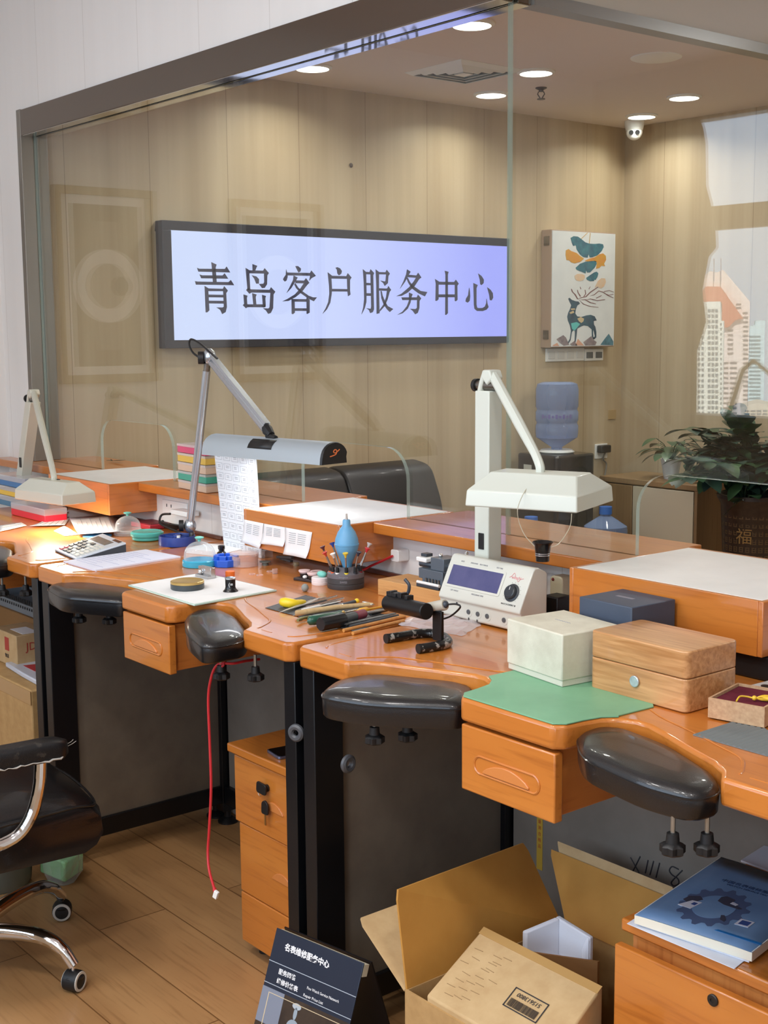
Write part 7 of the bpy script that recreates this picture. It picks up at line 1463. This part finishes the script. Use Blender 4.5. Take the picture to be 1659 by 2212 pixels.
MB().box(bC.x+0.03, s.x-0.03, s.y+0.16, s.y+0.3, ez, bz0-0.001).build('carton', mk('dark kraft card', (140, 104, 62), rough=0.75), label='dark brown carton under the grey basket', cat='carton', bev=0.003)
t = T('basket', 'grey perforated plastic basket on the cartons under the farthest bench', 'basket', (s.x-0.06, s.y+0.21, bz0)); GB = mk('grey basket plastic', (128, 134, 138), rough=0.45)
x0, x1, y0, y1 = bC.x, bA.x, yb_, yb_+0.16; hb_ = bA.z-bz0
MB().box(x0, x1, y0, y1, bz0, bz0+0.004).build('bottom', GB, t)
for nm, q in (('side', (x0, x0+0.004, y0, y1)), ('side', (x1-0.004, x1, y0, y1)), ('side', (x0, x1, y1-0.004, y1))): MB().box(q[0], q[1], q[2], q[3], bz0+0.004, bz0+hb_).build(nm, GB, t)
MB().box(x0, x1, y0, y0+0.004, bz0+0.004, bz0+hb_).build('side', GB, t)
b = MB()
for i in range(int((x1-x0-0.05)/0.02)):
    for j in range(2): xx = x0+0.02+i*0.02; b.box(xx, xx+0.010, y0-0.0006, y0+0.001, bz0+0.02+j*0.022, bz0+0.036+j*0.022)
o_ = b.build('perforations', mk('dark hole', (22, 22, 24), rough=0.9), t, smooth=0)
b = MB(); b.tube([(x0, y0, bz0+hb_), (x1, y0, bz0+hb_), (x1, y1, bz0+hb_), (x0, y1, bz0+hb_)], 0.005, 6, closed=True); b.build('rim', GB, t)
w0 = [pz(12, 1441, ez), pz(88, 1486, ez), pz(150, 1470, ez), pz(100, 1430, ez)]
t = T('plastic_mailer', 'white plastic mailer with a red print lying on the big carton', 'bag', (w0[0]+w0[2])/2); rnd = random.Random(8)
def wq(s, r, h): return w0[0].lerp(w0[1], s).lerp(w0[3].lerp(w0[2], s), r)+V((0, 0, h))
b = MB(); b.loft([[wq(s, r, hz) for s, r in ((0, 0), (0.5, -0.03), (1, 0), (1, 1), (0.5, 1.02), (0, 1))] for hz in (0.0006, 0.012, 0.018)]); b.build('body', mk('milky plastic film', (206, 210, 220), rough=0.3), t, bev=0.004, smooth=60)
MB().loft([[wq(s, r, hz) for s, r in ((0.25, 0.25), (0.55, 0.3), (0.7, 0.45), (0.95, 0.55), (0.95, 0.95), (0.3, 0.9))] for hz in (0.0175, 0.0192)]).build('red_print', mk('crimson print', (176, 40, 56), rough=0.4), t)
# waste bin, wrapped green package, red cable
q = pz(-8, 1905, 0); t = T('waste_bin', 'grey green waste bin behind the office chair at the left edge', 'bin', q); MB().lathe([(0.10, 0), (0.105, 0.01), (0.125, 0.26), (0.13, 0.265), (0.12, 0.265), (0.098, 0.015), (0, 0.012)], q, 32).build('body', mk('grey green plastic', (122, 130, 122), rough=0.5), t)
q = pz(122, 1905, 0); t = T('wrapped_package', 'pale green package in clear film on the floor behind the chair', 'package', q); rnd = random.Random(12)
MB().obox(q+V((0.0, 0.02, 0.06)), (0.10, 0.085, 0.07), (0.1, 0.15, 0.4)).build('package', mk('pale green packet', (150, 206, 150), rough=0.5), t, bev=0.006)
b = MB(); b.loft([[q+V((0.0+rr*math.cos(a)*(1+rnd.uniform(-0.1, 0.1)), 0.02+rr*0.9*math.sin(a)*(1+rnd.uniform(-0.1, 0.1)), z)) for a in [2*pi*i/12 for i in range(12)]] for rr, z in ((0.045, 0.001), (0.062, 0.03), (0.066, 0.07), (0.062, 0.1), (0.05, 0.135))]); b.build('film', clear_mat('clear wrap', (232, 236, 232), 0.08, 0.1), t, smooth=0)
pts_ = [(560, 1424, 1.72), (530, 1428, 1.66), (505, 1433, 1.62), (480, 1433, 1.60), (466, 1440, 1.595), (456, 1465, 1.59), (450, 1510, 1.59), (453, 1600, 1.59), (456, 1700, 1.585), (452, 1790, 1.58), (449, 1840, 1.575), (452, 1880, 1.565), (463, 1920, 1.55)]
RC = mk('red cable', (196, 40, 48)); t = T('red_cable', 'thin red cable with a white plug hanging from the middle bench arm pad', 'cable', py(456, 1700, 1.585))
P_ = [py(*q) for q in pts_]; MB().tube(bez(P_, 5), 0.0033, 8).build('wire', RC, t)
kq = py(478, 1433, 1.60); MB().tube([kq+V((0.012*math.cos(a), 0.003*math.sin(2*a), 0.007*math.sin(a))) for a in [2*pi*i/16 for i in range(16)]], 0.003, 6, closed=True).build('knot', RC, t)
e = P_[-1]; d = (P_[-1]-P_[-2]).normalized(); MB().cyl(e, e+d*0.008, 0.0048).build('collar', RC, t); MB().obox(e+d*0.017, (0.012, 0.008, 0.019), (0, 0.35, 0.3)).build('connector', WPLAST, t, bev=0.001)
